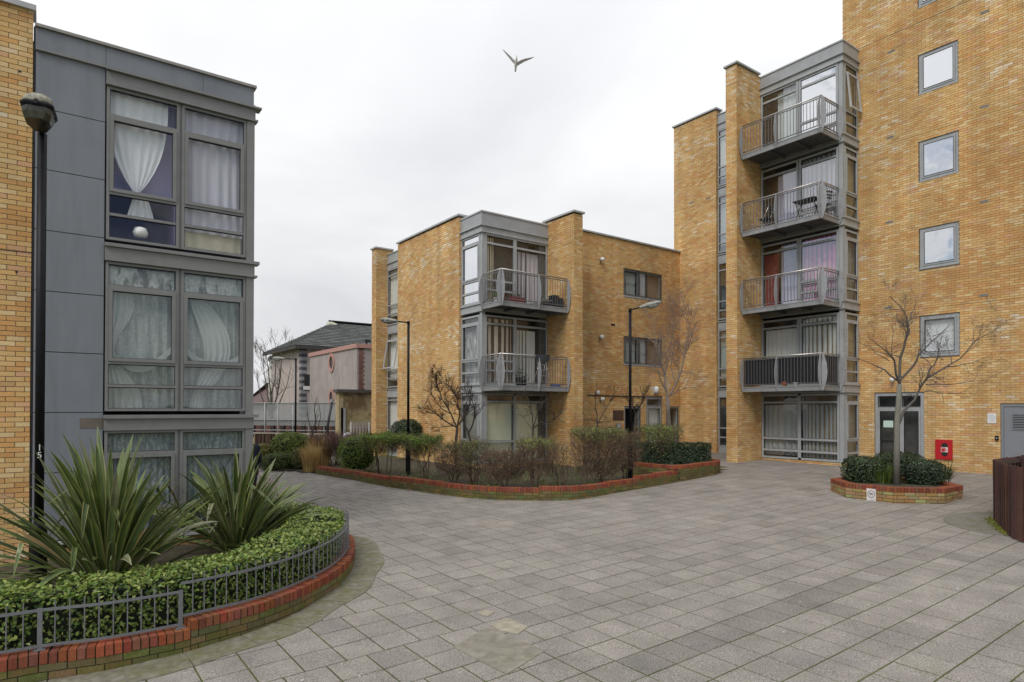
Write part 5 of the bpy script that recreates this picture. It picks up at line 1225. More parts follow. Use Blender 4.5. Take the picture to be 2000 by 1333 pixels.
# ================================================================== street lamps
def side_lamp(label, base, ztop, head_px, dirv, arm, L_, head_tone, zb=None, tilt=10):
    t = thing('street_lamp', base, label, 'street lamp', 'black street lamps round the court'); b = Vector(base)
    mb = MB(); mb.lathe((b.x, b.y, b.z-.3), [(.075, 0), (.075, 1.2), (.072, 1.25), (.05, 1.30), (.05, 1.32)], 14); mb.build('base', M_black, t, smooth=False)
    mb = MB(); mb.tube([(b.x, b.y, b.z+1.0), (b.x, b.y, ztop)], .040, 12); mb.build('column', M_black, t, smooth=True)
    d = Vector((dirv[0], dirv[1], 0)).normalized(); e = math.radians(tilt); dd = d*math.cos(e)+Vector((0, 0, 1))*math.sin(e)
    top = Vector((b.x, b.y, ztop-.04)); mb = MB(); mb.tube([top, top+dd*arm], .022, 8); mb.tube([top-Vector((0, 0, .06)), top+Vector((0, 0, .045))], .045, 10); mb.build('arm', M_black, t, smooth=True)
    s = top+dd*(arm-.03); up = Vector((0, 0, 1)); side = dd.cross(up).normalized(); up2 = side.cross(dd).normalized(); K = 10; mb = MB(); bw = MB(); NR = 12
    def shell(mbx, prof, lo, hi):
        base_ = len(mbx.v)
        for k, (x, w, h1, h2) in enumerate(prof):
            for j in range(NR):
                a = 2*math.pi*j/NR; y = math.cos(a)*w; zz = math.sin(a); zz = zz*(h1 if zz > 0 else h2); zz = min(max(zz, lo), hi); mbx.v.append(tuple(s+dd*x+side*y+up2*zz))
        for k in range(len(prof)-1):
            for j in range(NR): a_ = base_+k*NR+j; b_ = base_+k*NR+(j+1) % NR; mbx.f.append((a_, b_, b_+NR, a_+NR)); mbx.t.append(None)
        mbx.f.append(tuple(base_+j for j in range(NR))[::-1]); mbx.t.append(None); mbx.f.append(tuple(base_+(len(prof)-1)*NR+j for j in range(NR))); mbx.t.append(None)
    shell(mb, [(0, .03, .03, .03), (.12*L_, .055, .05, .04), (.3*L_, .10, .07, .045), (.6*L_, .12, .08, .045), (.9*L_, .10, .065, .045), (L_, .04, .03, .03)], -.045, .1)
    mb.build('lantern', head_tone, t, smooth=True)
    shell(bw, [(.30*L_, .05, .0, .05), (.45*L_, .095, .0, .105), (.75*L_, .095, .0, .11), (.93*L_, .05, .0, .06)], -.2, -.03)
    bw.build('glass_bowl', mat('lamp_bowl', (.33, .33, .30), .25, var=.15), t, smooth=True); return t
HG = mat('weathered_lamp_head', (.32, .32, .30), .6, var=.3, scale=12, dirt=(.16, .17, .10), dscale=14)
p = at_z(797, 923, .62); side_lamp('black lamp post in the stepped planter before the left brick wall, head pointing left', p, z_at(628, p.x, p.y), None, (-CR[0]*.9-.15, -CR[1]*.9+.1), .35, .55, HG, tilt=6)
p = at_z(1231, 936, .62); side_lamp('black lamp post in the bed before the rear wing, head pointing right', p, z_at(603, p.x, p.y), None, (CR[0], CR[1]), .30, .62, HG, tilt=14)
p = at_g(577, 893); side_lamp('farthest black lamp post among the green bushes beside the far path', p, z_at(700, p.x, p.y), None, (-CR[0], -CR[1]), .50, .52, HG, tilt=2)
def near_lamp():
    b = at_z(75, 1143, .28); b.z = .28; t = thing('street_lamp', b, 'near black lamp post marked 15 rising past the corner of the grey cladding', 'street lamp', 'black street lamps round the court')
    zt = z_at(262, b.x, b.y); mb = MB(); mb.lathe((b.x, b.y, b.z-.2), [(.095, 0), (.095, .85), (.090, .93), (.060, 1.02), (.056, 1.05)], 20); mb.build('base', M_black, t)
    mb = MB(); mb.tube([(b.x, b.y, b.z+.6), (b.x, b.y, zt)], .053, 16); mb.build('column', M_black, t, smooth=True)
    mb = MB(); mb.tube([(b.x, b.y, zt-.02), (b.x, b.y, zt+.14)], .022, 10); mb.build('spigot', M_black, t, smooth=True)
    # lantern: shallow tray tipped up towards the court, glass underneath, lichen on the lid
    o = Vector((b.x, b.y, zt+.12)); f = Vector((-b.x, -b.y, 0)).normalized(); f = (f*.93-Vector((CR[0], CR[1], 0))*.16).normalized(); e = math.radians(8); dd = f*math.cos(e)+Vector((0, 0, 1))*math.sin(e); side = dd.cross(Vector((0, 0, 1))).normalized(); up2 = side.cross(dd).normalized()
    def ringp(x0, x1, w0, w1, z, c=.06):   # octagonal outline: narrow at the pole, broad at the far end
        return [o+dd*x+side*y+up2*z for x, y in [(x0, -w0), (x0, w0), (x0+.16, w1), (x1-c, w1), (x1, w1-c), (x1, -w1+c), (x1-c, -w1), (x0+.16, -w1)]]
    def loft(mb, rings):
        base = len(mb.v)
        for r in rings: mb.v += [tuple(p) for p in r]
        n = len(rings[0])
        for k in range(len(rings)-1):
            for j in range(n): a_ = base+k*n+j; b_ = base+k*n+(j+1) % n; mb.f.append((a_, b_, b_+n, a_+n)); mb.t.append(None)
        mb.f.append(tuple(base+j for j in range(n))[::-1]); mb.t.append(None); mb.f.append(tuple(base+(len(rings)-1)*n+j for j in range(n))); mb.t.append(None)
    mb = MB(); loft(mb, [ringp(-.07, .44, .05, .165, .02), ringp(-.08, .455, .055, .178, .05), ringp(-.08, .455, .055, .178, .075)]); mb.build('tray', M_black, t)
    mb = MB(); loft(mb, [ringp(.04, .40, .05, .13, -.13), ringp(.0, .425, .05, .155, -.05), ringp(-.03, .435, .05, .16, .018)]); mb.build('glass_bowl', mat('grimy_lamp_bowl', (.045, .044, .03), .25, var=.5, scale=16, spec=.5), t)
    mb = MB(); loft(mb, [ringp(-.05, .43, .05, .165, .077), ringp(-.03, .42, .05, .155, .15), ringp(.0, .38, .045, .135, .21), ringp(.04, .34, .03, .10, .245), ringp(.10, .28, .02, .05, .26)]); mb.build('lid', mat('lichened_lid', (.30, .29, .23), .9, var=.3, scale=30, bump=.008, bscale=40, dirt=(.15, .15, .11), dscale=22), t, smooth=True)
    mb = MB(); c = o+dd*.46+up2*.06; mb.obox(c, dd*.01, side*.02, up2*.03); mb.build('clip', M_black, t)
    # painted number
    cu = bpy.data.curves.new('number', 'FONT'); cu.body = '1\n5'; cu.size = .115; cu.align_x = 'CENTER'; cu.extrude = .001; cu.space_line = .85
    tmp = bpy.data.objects.new('tmp', cu); COL.objects.link(tmp); bpy.context.view_layer.update(); me = bpy.data.meshes.new_from_object(tmp.evaluated_get(bpy.context.evaluated_depsgraph_get())); bpy.data.objects.remove(tmp)
    me.materials.append(M_white); no = bpy.data.objects.new('number', me); COL.objects.link(no)
    v = Vector((-b.x, -b.y, 0)).normalized(); zn = z_at(880, b.x, b.y); no.parent = t; no.matrix_local = Matrix.Translation(Vector((b.x, b.y, zn))+v*.054-b) @ Matrix([[-v.y, 0, v.x, 0], [v.x, 0, v.y, 0], [0, 1, 0, 0], [0, 0, 0, 1]])
    # wrap onto the round column
near_lamp()

# ================================================================== timber fence at the right
def timber_fence():
    P = FENCE_C; zt = z_at(897, P[0].x, P[0].y); t = thing('timber_fence', (P[0].x, P[0].y, gz(P[0].x, P[0].y)), 'dark brown close-boarded timber fence curving in at the right edge', 'fence')
    M_t = tone_mat('stained_timber', src='obj', rough=.6, spec=.4, grain=.3, gscale=45, big=.2, bscale=4)
    def boards(A, B, cur=None, thick=.011):
        L_ = (B-A).length; n = max(1, round(L_/.098)); d = (B-A).normalized(); me = {}
        for i in range(n):
            s = (i+.5)/n; p = A.lerp(B, s); w = L_/n/2-.004; g = gz(p.x, p.y); h = (zt-g)+R.uniform(-.006, .006); mb = MB(); mb.box(-w, w, -thick, thick, .02, h-.012); mb.box(-w+.01, w-.01, -thick+.001, thick-.001, h-.012, h); m_ = mb.mesh('board'); m_.materials.append(M_t)
            c = R.choice([(.085, .036, .028), (.07, .03, .025), (.10, .045, .033), (.062, .03, .027)]); nn = Vector((d.y, -d.x, 0)); off_ = nn*(.012 if i % 2 else -.006)
            inst('board', m_, (p.x+off_.x, p.y+off_.y, g), t, rot=(R.uniform(-.006, .006), R.uniform(-.004, .004), math.atan2(d.y, d.x)), col=c)
    G0 = [Vector((p.x, p.y, 0)) for p in P]
    for a, b in zip(G0, G0[1:]): boards(a, b)
    e = at_z(1999, 890.5, zt); dirb = Vector((e.x-P[0].x, e.y-P[0].y, 0)).normalized(); B2 = G0[0]+dirb*4.2; boards(G0[0]+dirb*.05, B2)
    for z in (.3, .78, 1.05):
        for a, b in list(zip(G0, G0[1:]))+[(G0[0], B2)]:
            d = (b-a).normalized(); nn = Vector((d.y, -d.x, 0)); s = -1 if b is not B2 else 1; mb = MB(); c = (a+b)/2+nn*s*.045; mb.obox((c.x, c.y, gz(c.x, c.y)+z), d*(b-a).length/2, nn*.02, (0, 0, .035)); mb.build('rail', mat('stained_rail', (.06, .03, .025), .6), t)
    for p in (G0[0]+dirb*1.3, G0[0]+dirb*3.0): mb = MB(); q = p+Vector((dirb.y, -dirb.x, 0))*.09; mb.box(q.x-.04, q.x+.04, q.y-.04, q.y+.04, gz(q.x, q.y), zt+.03); mb.build('post', mat('stained_rail', (.06, .03, .025), .6), t)
    ms = MB(); a, b = G0[0], G0[1]; d = (b-a).normalized(); nn = Vector((d.y, -d.x, 0))
    for _ in range(1500):
        s = R.uniform(-.15, 1.25); u = abs(R.gauss(0, .07))*(1.2-abs(s-.4)); p = a+d*s*(b-a).length-nn*0+nn*(-(-.02)-0)+nn*u; p.z = gz(p.x, p.y)+R.uniform(0, .05)*(1-min(1, u/.2)); leaf(ms, p, Vector((0, 0, 1))+rn(.6), R.uniform(.015, .03), .015, R.choice([(.28, .30, .05), (.22, .25, .04), (.33, .34, .08)]))
    ms.build('moss', M_leaf_m, label='yellow-green moss tuft at the foot of the timber fence', cat='moss', kind='stuff')
    pass
timber_fence()

# ================================================================== things on the walls
def rect_on(F, px0, py0, px1, py1):
    """rectangle in wall coordinates covering two photo corners"""
    def w(px, py):
        d = ray(px, py)
        if isinstance(F, FX): k = F.X/d[0]; return d[1]*k, d[2]*k+EYE
        k = F.Y/d[1]; return d[0]*k, d[2]*k+EYE
    (a, c), (b, d) = w(px0, py0), w(px1, py1); return min(a, b), max(a, b), min(c, d), max(c, d)
FT = FX(22.40); FW = FY(18.12)
a, b_, c, d = 7.75, 8.21, 1.05, 1.66
t = thing('fire_inlet_cabinet', (22.38, 7.98, 1.05), 'red wall cabinet with a dark oval window to the right of the entrance', 'fire cabinet')
redm = mat('red_cabinet_paint', (.50, .018, .025), .4, var=.06, scale=3)
mb = MB(); FT.box(mb, a, b_, .002, .05, c, d); FT.box(mb, a+.012, b_-.012, .05, .058, c+.012, d-.012); mb.build('door', redm, t)
mb = MB(); ov = []; cu_, cz_ = (a+b_)/2-.03, (c+d)/2
for k in range(24):
    an = 2*math.pi*k/24; u = .085*math.cos(an); z = .12*(1 if math.sin(an) > 0 else -1)+.085*math.sin(an) if abs(math.sin(an)) > 1e-6 else 0; ov.append((cu_+u, cz_+z))
fr = [FT.p(u, .062, z) for u, z in ov]; bk = [FT.p(u, .057, z) for u, z in ov]; mb.poly(fr)
for k in range(24): mb.poly([bk[k], bk[(k+1) % 24], fr[(k+1) % 24], fr[k]])
mb.build('window', mat('dark_cabinet_window', (.03, .035, .035), .2), t)
mb = MB(); q = (cu_-.09, cu_+.095, cz_-.075, cz_+.075); FT.box(mb, q[0], q[1], .063, .066, q[2], q[3]); lab = mb.build('label', M_white, t)
mb = MB(); FT.box(mb, q[0]+.075, q[1]-.012, .0662, .068, q[2]+.012, q[3]-.05); FT.box(mb, q[0]+.075, q[1]-.012, .0662, .068, q[3]-.042, q[3]-.012); FT.box(mb, q[0]+.05, q[0]+.066, .0662, .068, q[2]+.02, q[3]-.02); FT.box(mb, q[0]+.012, q[0]+.03, .0662, .068, q[2]+.03, q[3]-.05); mb.build('red_print', redm, lab)
t = thing('wall_notice', (22.39, 6.745, 2.19), 'small white paper notice on the brick wall beside the grey steel door', 'notice')
mb = MB(); FT.box(mb, 6.64, 6.855, .002, .010, 2.19, 2.48); s_ = mb.build('sheet', M_white, t)
mb = MB()
for k in range(7): FT.box(mb, 6.67+.02*(k % 3 == 0), 6.825-.02*(k % 2), .0102, .011, 2.24+.03*k, 2.246+.03*k)
mb.build('print', mat('faint_blue_print', (.35, .38, .50), .9), s_, stuff=True)
t = thing('key_switch', (22.39, 6.63, 1.69), 'small black key switch on the bricks left of the grey steel door', 'switch')
mb = MB(); FT.box(mb, 6.585, 6.665, .002, .035, 1.69, 1.83); mb.build('housing', M_black, t); mb = MB(); FT.box(mb, 6.61, 6.64, .0352, .043, 1.74, 1.78); mb.build('barrel', M_frame_r, t)
def wall_cam(px, py, label, F=FW, s=.11):
    d = ray(px, py); k = F.Y/d[1]; c = Vector((d[0]*k, F.Y, d[2]*k+EYE)); t = thing('security_camera', c, label, 'camera', 'small white cameras on the rear wing')
    mb = MB(); mb.tube([c+Vector((0, -.005, 0)), c+Vector((0, -.10, -.01))], .022, 8); mb.lathe((c.x, c.y-.02, c.z-.03), [(.0, 0), (.04, .0), (.04, .06), (0, .06)], 8); mb.build('bracket', M_frame_r, t)
    mb = MB(); mb.lathe((c.x, c.y-.14, c.z-.13), [(.01, 0), (.06, .015), (.085, .06), (.085, .11), (.07, .15), (.02, .165)], 12); mb.build('dome', M_white, t, smooth=True)
    mb = MB(); mb.tube([c+Vector((.01, -.01, -.05)), c+Vector((.0, -.01, -.22))], .008, 5); mb.build('cable', M_gasket, t)
wall_cam(1172, 506, 'upper small white camera on the rear wing wall'); wall_cam(1171, 657, 'middle small white camera on the rear wing wall'); wall_cam(1163, 765, 'left one of the two low white cameras on the rear wing wall'); wall_cam(1172, 778, 'right one of the two low white cameras on the rear wing wall')
d = ray(1279, 762); k = 18.12/d[1]; c = Vector((d[0]*k, 18.12, d[2]*k+EYE)); t = thing('bulkhead_lamp', c, 'white bulkhead lamp above the door of the rear wing', 'wall lamp')
mb = MB(); mb.box(c.x-.12, c.x+.12, c.y-.06, c.y-.004, c.z-.16, c.z+.16); mb.build('back_plate', M_frame_r, t); mb = MB(); mb.lathe((c.x, c.y-.09, c.z-.15), [(.01, 0), (.08, .02), (.11, .1), (.11, .2), (.07, .29), (.01, .3)], 14); mb.build('shade', M_white, t, smooth=True)
a, b_, c, d = rect_on(FW, 1197, 802, 1217, 821); t = thing('wall_plaque', (a, 18.11, c), 'dark brown rectangular plaque on the rear wing wall', 'plaque')
mb = MB(); FW.box(mb, a, b_, .002, .03, c, d); mb.build('board', mat('brown_plaque', (.085, .05, .035), .5), t); mb = MB(); FW.box(mb, a+.04, b_-.04, .0302, .034, c+.04, d-.04); mb.build('panel', mat('brown_plaque_face', (.11, .065, .045), .4, var=.2, scale=12), t)
a, b_, c, d = rect_on(FW, 1203, 827, 1211, 838); t = thing('meter_box', (a, 18.11, c), 'small grey box on the rear wing wall under the brown plaque', 'box'); mb = MB(); FW.box(mb, a, b_, .002, .06, c, d); mb.build('housing', M_frame, t); mb = MB(); FW.box(mb, a+.02, b_-.02, .0602, .066, c+.02, d-.02); mb.build('lid', M_frame_r, t)
d = ray(1197, 635); k = 18.12/d[1]; mb = MB(); FW.box(mb, d[0]*k-.10, d[0]*k+.12, -.01, .006, d[2]*k+EYE-.04, d[2]*k+EYE+.04); mb.build('air_vent', M_gasket, label='small dark air vent in the rear wing wall between the window rows', cat='vent')
# conduit lamp over the tower door
d = ray(1746, 741); k = 22.4/d[0]; c = Vector((22.4, d[1]*k, d[2]*k+EYE)); t = thing('security_camera', c, 'white camera on the tower wall above the entrance, behind the tree', 'camera'); mb = MB(); FT.box(mb, c.y-.05, c.y+.05, .002, .10, c.z-.02, c.z+.04); mb.build('bracket', M_frame_r, t); mb = MB(); mb.lathe((c.x-.15, c.y, c.z-.10), [(.01, 0), (.05, .02), (.07, .06), (.07, .12), (.02, .14)], 12); mb.build('dome', M_white, t, smooth=True)
# dog sign on the octagon
def dog_sign():
    a, b = OCTV[0], OCTV[1]   # the camera-left facet faces -X
    pz = z_at(957, 15.3, 7.0); X = OCTV[0].x-.012
    d0 = ray(1693, 957); k0 = X/d0[0]; d1 = ray(1711, 957); k1 = X/d1[0]; y1, y0 = d0[1]*k0, d1[1]*k1; z1 = z_at(955, X, (y0+y1)/2); z0 = z_at(981, X, (y0+y1)/2); F = FX(X)
    t = thing('dog_sign', (X, (y0+y1)/2, z0), 'small white no-dogs sign leaning on the front of the octagonal planter', 'sign'); w = (y1-y0); h = z1-z0; cy = (y0+y1)/2; cz = z0+h*.60; r = w*.40
    mb = MB(); F.box(mb, y0, y1, .0, .012, z0, z1); mb.build('board', mat('white_sign_board', (.72, .68, .67), .5), t)
    ink = mat('black_print', (.02, .02, .03), .6); mb = MB(); n = 28
    for k in range(n):
        a0, a1 = 2*math.pi*k/n, 2*math.pi*(k+1)/n; q = lambda rr, an: F.p(cy+rr*math.cos(an), .0135, cz+rr*math.sin(an)); mb.poly([q(r*.86, a0), q(r, a0), q(r, a1), q(r*.86, a1)])
    mb.build('ring', ink, t)
    # walking dog in profile, facing left in the picture (+Y)
    dog = [(-.62, .30), (-.50, .18), (-.42, .12), (-.44, -.02), (-.52, -.42), (-.42, -.42), (-.32, -.12), (.12, -.10), (.22, -.42), (.33, -.42), (.30, -.05), (.36, .12), (.42, .22), (.60, .24), (.66, .32), (.52, .42), (.40, .50), (.34, .42), (.22, .22), (-.36, .20), (-.50, .28), (-.58, .38)]
    mb = MB(); mb.poly([F.p(cy+u*r*.95, .0138, cz+v*r*.95) for u, v in dog]); mb.build('dog_silhouette', ink, t)
    mb = MB()
    for k in range(3): F.box(mb, y0+w*.22, y1-w*.22, .0122, .013, z0+h*(.06+.045*k), z0+h*(.075+.045*k))
    mb.build('small_print', mat('faint_print', (.4, .36, .38), .9), t, stuff=True)
dog_sign()

# ================================================================== balcony contents
def pot(name, label, x, y, z, r, h, m_, plant=None, cat='plant pot', group='pots on the balconies'):
    t = thing(name, (x, y, z), label, cat, group); mb = MB(); mb.lathe((x, y, z), [(r*.7, 0), (r*.95, h*.85), (r*1.08, h*.86), (r*1.08, h), (r*.9, h), (r*.85, h*.9)], 14); mb.build('pot', m_, t, smooth=False)
    if plant:
        mb = MB()
        for _ in range(90): p = Vector((x, y, z+h))+Vector((R.gauss(0, r*.7), R.gauss(0, r*.7), abs(R.gauss(0, r*1.2)))); leaf(mb, p, rn(1), .05, .03, R.choice(plant))
        mb.build('foliage', M_leaf_m, t, stuff=True)
TC = mat('terracotta', (.28, .09, .045), .8); RP = mat('red_plastic', (.22, .03, .03), .5); WP = M_white; BP = mat('dark_plastic', (.02, .022, .025), .45)
zD = 5.98+.165
t = thing('plant_trough', (12.85, 17.2, zD), 'red plastic trough planter on the upper balcony of the middle block', 'planter box'); mb = MB(); mb.box(12.55, 13.1, 17.1, 17.28, zD, zD+.2); mb.build('trough', RP, t); mb = MB()
for _ in range(120): leaf(mb, Vector((R.uniform(12.58, 13.07), R.uniform(17.12, 17.26), zD+.2+abs(R.gauss(0, .08)))), rn(1), .05, .03, R.choice(PG['red']+PG['mid']))
mb.build('foliage', M_leaf_m, t, stuff=True)
pot('plant_pot', 'small red pot at the corner of the upper balcony of the middle block', 12.25, 17.15, zD, .08, .16, RP, PG['red'])
pot('plant_pot', 'white pot with a green plant behind the side bars of the upper middle balcony', 12.2, 17.5, zD, .09, .17, WP, PG['bright'])
pot('plant_pot', 'pale bowl in the centre of the upper balcony of the middle block', 13.55, 17.2, zD, .13, .08, WP)
pot('plant_pot', 'dark pot with pale flowers near the black crates on the upper middle balcony', 14.1, 17.25, zD, .11, .18, BP, [(.6, .6, .58), (.1, .12, .05)])
pot('plant_pot', 'dark pot between the pale-flowered pot and the black crates on the upper middle balcony', 14.35, 17.3, zD, .10, .2, BP, PG['dark'])
for (x, w, h, l) in ((14.55, .12, .42, 'tall black crate at the right end of the upper middle balcony'), (14.77, .1, .34, 'shorter black crate against the right end plate of the upper middle balcony')):
    t = thing('storage_crate', (x, 17.3, zD), l, 'crate', 'black crates on the upper middle balcony'); mb = MB(); mb.box(x-w, x+w-.01, 17.15, 17.45, zD, zD+h); mb.build('body', BP, t); mb = MB(); mb.box(x-w-.01, x+w-.005, 17.14, 17.46, zD+h+.001, zD+h+.03); mb.build('lid', BP, t)
zD = 3.2+.165
pot('plant_pot', 'black pot with a dark bushy plant on the lower balcony of the middle block', 12.95, 17.25, zD, .13, .30, BP, PG['dark']+[(.35, .2, .18)])
pot('plant_pot', 'second black pot beside the bushy plant on the lower middle balcony', 13.22, 17.3, zD, .11, .22, BP, PG['dark'])
t = thing('stepladder', (14.1, 17.45, zD), 'silver aluminium stepladder standing open on the lower balcony of the middle block', 'ladder')
for (x0, x1) in ((13.92, 14.02), (14.34, 14.28)): 
    mb = MB(); mb.tube([(x0, 17.2, zD), (x1, 17.45, zD+.85)], .016, 6); mb.build('side_rail', M_steel, t, smooth=True); mb = MB(); mb.tube([(x0, 17.75, zD), (x1, 17.47, zD+.85)], .012, 6); mb.build('rear_leg', M_steel, t, smooth=True)
for k in range(4): mb = MB(); f = (k+1)/4.4; xa, xb = 13.92+.1*f, 14.34-.06*f; y = 17.2+.25*f; mb.box(xa, xb, y-.03, y+.03, zD+.85*f-.012, zD+.85*f+.012); mb.build('step', M_steel, t)
t = thing('rail_planter', (13.75, 16.99, 4.36), 'dark grey oval tub hooked over the handrail of the lower middle balcony', 'planter box'); mb = MB(); b0 = len(mb.v)
for z, k in ((4.20, .75), (4.40, 1.0), (4.44, 1.04), (4.44, .9)):
    for j in range(16): a = 2*math.pi*j/16; mb.v.append((13.78+.30*k*math.cos(a), 16.97+.11*k*math.sin(a), z))
for q in range(3):
    for j in range(16): a = q*16+j; b_ = q*16+(j+1) % 16; mb.f.append((a, b_, b_+16, a+16)); mb.t.append(None)
mb.f.append(tuple(range(16))[::-1]); mb.t.append(None); mb.f.append(tuple(48+j for j in range(16))); mb.t.append(None); mb.build('tub', mat('slate_plastic', (.06, .065, .075), .5), t)
mb = MB(); mb.box(13.6, 13.63, 16.99, 17.06, 4.2, 4.45); mb.build('hook', BP, t)
t = thing('blue_bag', (14.55, 17.2, zD), 'crumpled blue bag on the floor of the lower middle balcony', 'bag'); mb = MB(); mb.lathe((14.55, 17.22, zD), [(.12, 0), (.19, .03), (.17, .08), (.08, .11), (.02, .12)], 12); o = mb.build('body', cloth('blue_plastic_bag', (.12, .16, .42), .1), t, smooth=True)
for v in o.data.vertices: v.co += Vector((noise.noise(v.co*9)*.04, noise.noise(v.co*9+Vector((3, 0, 0)))*.04, noise.noise(v.co*8+Vector((0, 5, 0)))*.03))
pot('plant_pot', 'orange clay pot behind the black screened bars of the lowest tower balcony', 20.23, 11.95, 3.365, .09, .16, TC)
pot('plant_pot', 'grey bowl behind the black screened bars of the lowest tower balcony', 20.23, 11.55, 3.365, .1, .12, M_frame_r)
# furniture on the third tower balcony
zD = 8.76+.165
t = thing('folding_table', (20.65, 11.35, zD), 'dark folding table on the third tower balcony', 'table'); mb = MB(); mb.box(20.4, 20.92, 10.98, 11.75, zD+.66, zD+.69); mb.build('table_top', BP, t)
for y in (11.05, 11.68):
    for s in (-1, 1): mb = MB(); mb.tube([(20.66-.22*s, y, zD), (20.66+.2*s, y, zD+.66)], .014, 6); mb.build('leg', BP, t, smooth=True)
def chair(x, y, f, label):
    t = thing('folding_chair', (x, y, zD), label, 'chair', 'dark folding chairs on the third tower balcony'); fx, fy = f; s = Vector((-fy, fx, 0)); F_ = Vector((fx, fy, 0)); c = Vector((x, y, zD))
    mb = MB(); mb.obox(c+Vector((0, 0, .44)), F_*.19, s*.19, (0, 0, .012)); mb.build('seat', BP, t); 
    for k in range(3): mb = MB(); mb.obox(c-F_*(.2+.02*k)+Vector((0, 0, .62+.1*k)), F_*.008, s*.18, (0, 0, .03)); mb.build('back_slat', BP, t)
    for q in (-1, 1):
        mb = MB(); mb.tube([c+F_*.2+s*.18*q, c-F_*.24+s*.18*q+Vector((0, 0, .86))], .012, 6); mb.build('leg', M_steel, t, smooth=True); mb = MB(); mb.tube([c-F_*.2+s*.17*q, c+F_*.15+s*.17*q+Vector((0, 0, .43))], .012, 6); mb.build('leg', M_steel, t, smooth=True)
chair(20.75, 12.95, (0, 1), 'dark folding chair alone at the left end of the third tower balcony'); chair(20.8, 10.92, (.3, .95), 'dark folding chair at the table on the third tower balcony, near the corner')

# ================================================================== seagull
def gull():
    D = 24; c = at_d(1008, 123, D); t = thing('seagull', c, 'seagull gliding with wings spread, alone in the sky', 'bird'); r_, u_, w_ = Vector(CR), Vector(CU), Vector(CW); k = D/FPX
    def P(px, py, dz=0): return at_d(px, py, D)+w_*dz
    mb = MB(); mb.tube([P(1009.3, 113.5, -.10), P(1008.8, 116, -.06), P(1008, 121, 0), P(1007.4, 126, .08), P(1007, 131, .16), P(1006.6, 134.5, .22)], [.010, .040, .062, .055, .038, .030], 10); mb.build('body', mat('gull_body', (.80, .79, .76), .8), t, smooth=True)
    for side, pts, ch in ((-1, [(1006, 122), (1001, 117), (994, 110), (987, 103.5), (981.5, 99)], (.17, .16, .13, .08, .015)), (1, [(1010, 124), (1016, 121), (1024, 118), (1034, 116), (1043, 114)], (.17, .16, .13, .08, .015))):
        mb = MB(); b0 = 0
        for i, (x, y) in enumerate(pts):
            q = P(x, y, -.02*i); c2 = ch[i]; f = w_*c2*.9+u_*(-c2*.42)
            for z in (.008, -.008): mb.v += [tuple(q-f*.3+u_*z), tuple(q+f*.7+u_*z*.4)]
        for i in range(len(pts)-1):
            a = i*4; n_ = a+4; mb.f += [(a, a+1, n_+1, n_), (a+2, n_+2, n_+3, a+3), (a, n_, n_+2, a+2), (a+1, a+3, n_+3, n_+1)]; mb.t += [None]*4
        mb.build('wing', mat('gull_wing', (.78, .78, .79), .8), t, smooth=True)
    mb = MB(); mb.tube([P(1009.3, 113.8, -.10), P(1009.6, 112.3, -.15)], [.012, .003], 6); mb.build('beak', mat('gull_beak', (.45, .3, .05), .5), t)
gull()

# ================================================================== background beyond the path
R = random.Random(77)
M_render = mat('stained_pink_render', (.40, .35, .325), .9, var=.12, scale=1.5, dirt=(.30, .265, .245), dscale=1.0, stretch=(2, 2, .25), dlo=.45, dhi=.75)
M_render2 = mat('pale_pink_render', (.47, .40, .37), .9, var=.1, scale=1.5, dirt=(.30, .25, .24), dscale=1.0, stretch=(2, 2, .3), dlo=.5, dhi=.8)
M_pinktrim = mat('salmon_trim', (.48, .27, .23), .7); M_redb = tone_mat('red_quoin_brick'); M_dark = mat('dark_opening', (.03, .03, .032), .4)
M_slate = tone_mat('roof_slate', rough=.8, grain=.3, gscale=6, big=.2, bscale=.6, bump=0)
def bp(px, dep): d = at_d(px, 800, dep); return d
# pink wing
P = bp(697, 36.0); Xc, Yc = P.x, P.y; FXw, FYw = FX(Xc), FY(Yc)
d = ray(605, 800); Yl = Xc/d[0]*d[1]; ze = z_at(679, Xc, Yc)
t = thing('rendered_building', (Xc+2, (Yc+Yl)/2, .8), 'pinkish-grey rendered block with a salmon parapet and red-ringed oval windows in the background', 'building')
mb = MB(); mb.box(Xc, Xc+9, Yc, Yl, .3, ze); mb.build('wall', M_render, t)
for (a, b_, c, d_) in ((Xc-.08, Xc+9.05, Yc-.08, Yc+.06), (Xc-.08, Xc+.06, Yc+.0601, Yl+.05)): mb = MB(); mb.box(a, b_, c, d_, ze-.02, ze+.22); mb.build('parapet', M_pinktrim, t)
for py in (709, 778):
    dd = ray(648, py); k = Xc/dd[0]; y, z = dd[1]*k, dd[2]*k+EYE; n = 20
    def ell(a, b): return [FXw.p(y+a*math.cos(2*math.pi*j/n), .0, z+b*math.sin(2*math.pi*j/n)) for j in range(n)]
    for nm, (a0, b0, a1, b1, off), mt in (('ring', (.30, .40, .48, .60, .06), M_pinktrim),):
        mb = MB(); i_ = ell(a0, b0); o_ = ell(a1, b1); sh = Vector((-off, 0, 0))
        for j in range(n): k2 = (j+1) % n; mb.poly([i_[j]+sh, o_[j]+sh, o_[k2]+sh, i_[k2]+sh]); mb.poly([o_[j], o_[k2], o_[k2]+sh, o_[j]+sh]); mb.poly([i_[k2], i_[j], i_[j]+sh, i_[k2]+sh])
        w_ = mb.build('window', mt, t); mb = MB(); mb.poly([q+Vector((-.012, 0, 0)) for q in ell(a0, b0)]); mb.build('pane', M_dark, w_)
mb = MB(); k = 0; z = .8
while z < ze-.05: wq = .34 if k % 2 else .26; mb.box(Xc+.10, Xc+.10+wq, Yc-.015, Yc-.001, z, z+.11, R.choice([(.20, .10, .08), (.17, .08, .065), (.24, .13, .10)])); z += .125; k += 1
mb.build('quoin_brick', M_redb, t, stuff=True)
mb = MB()
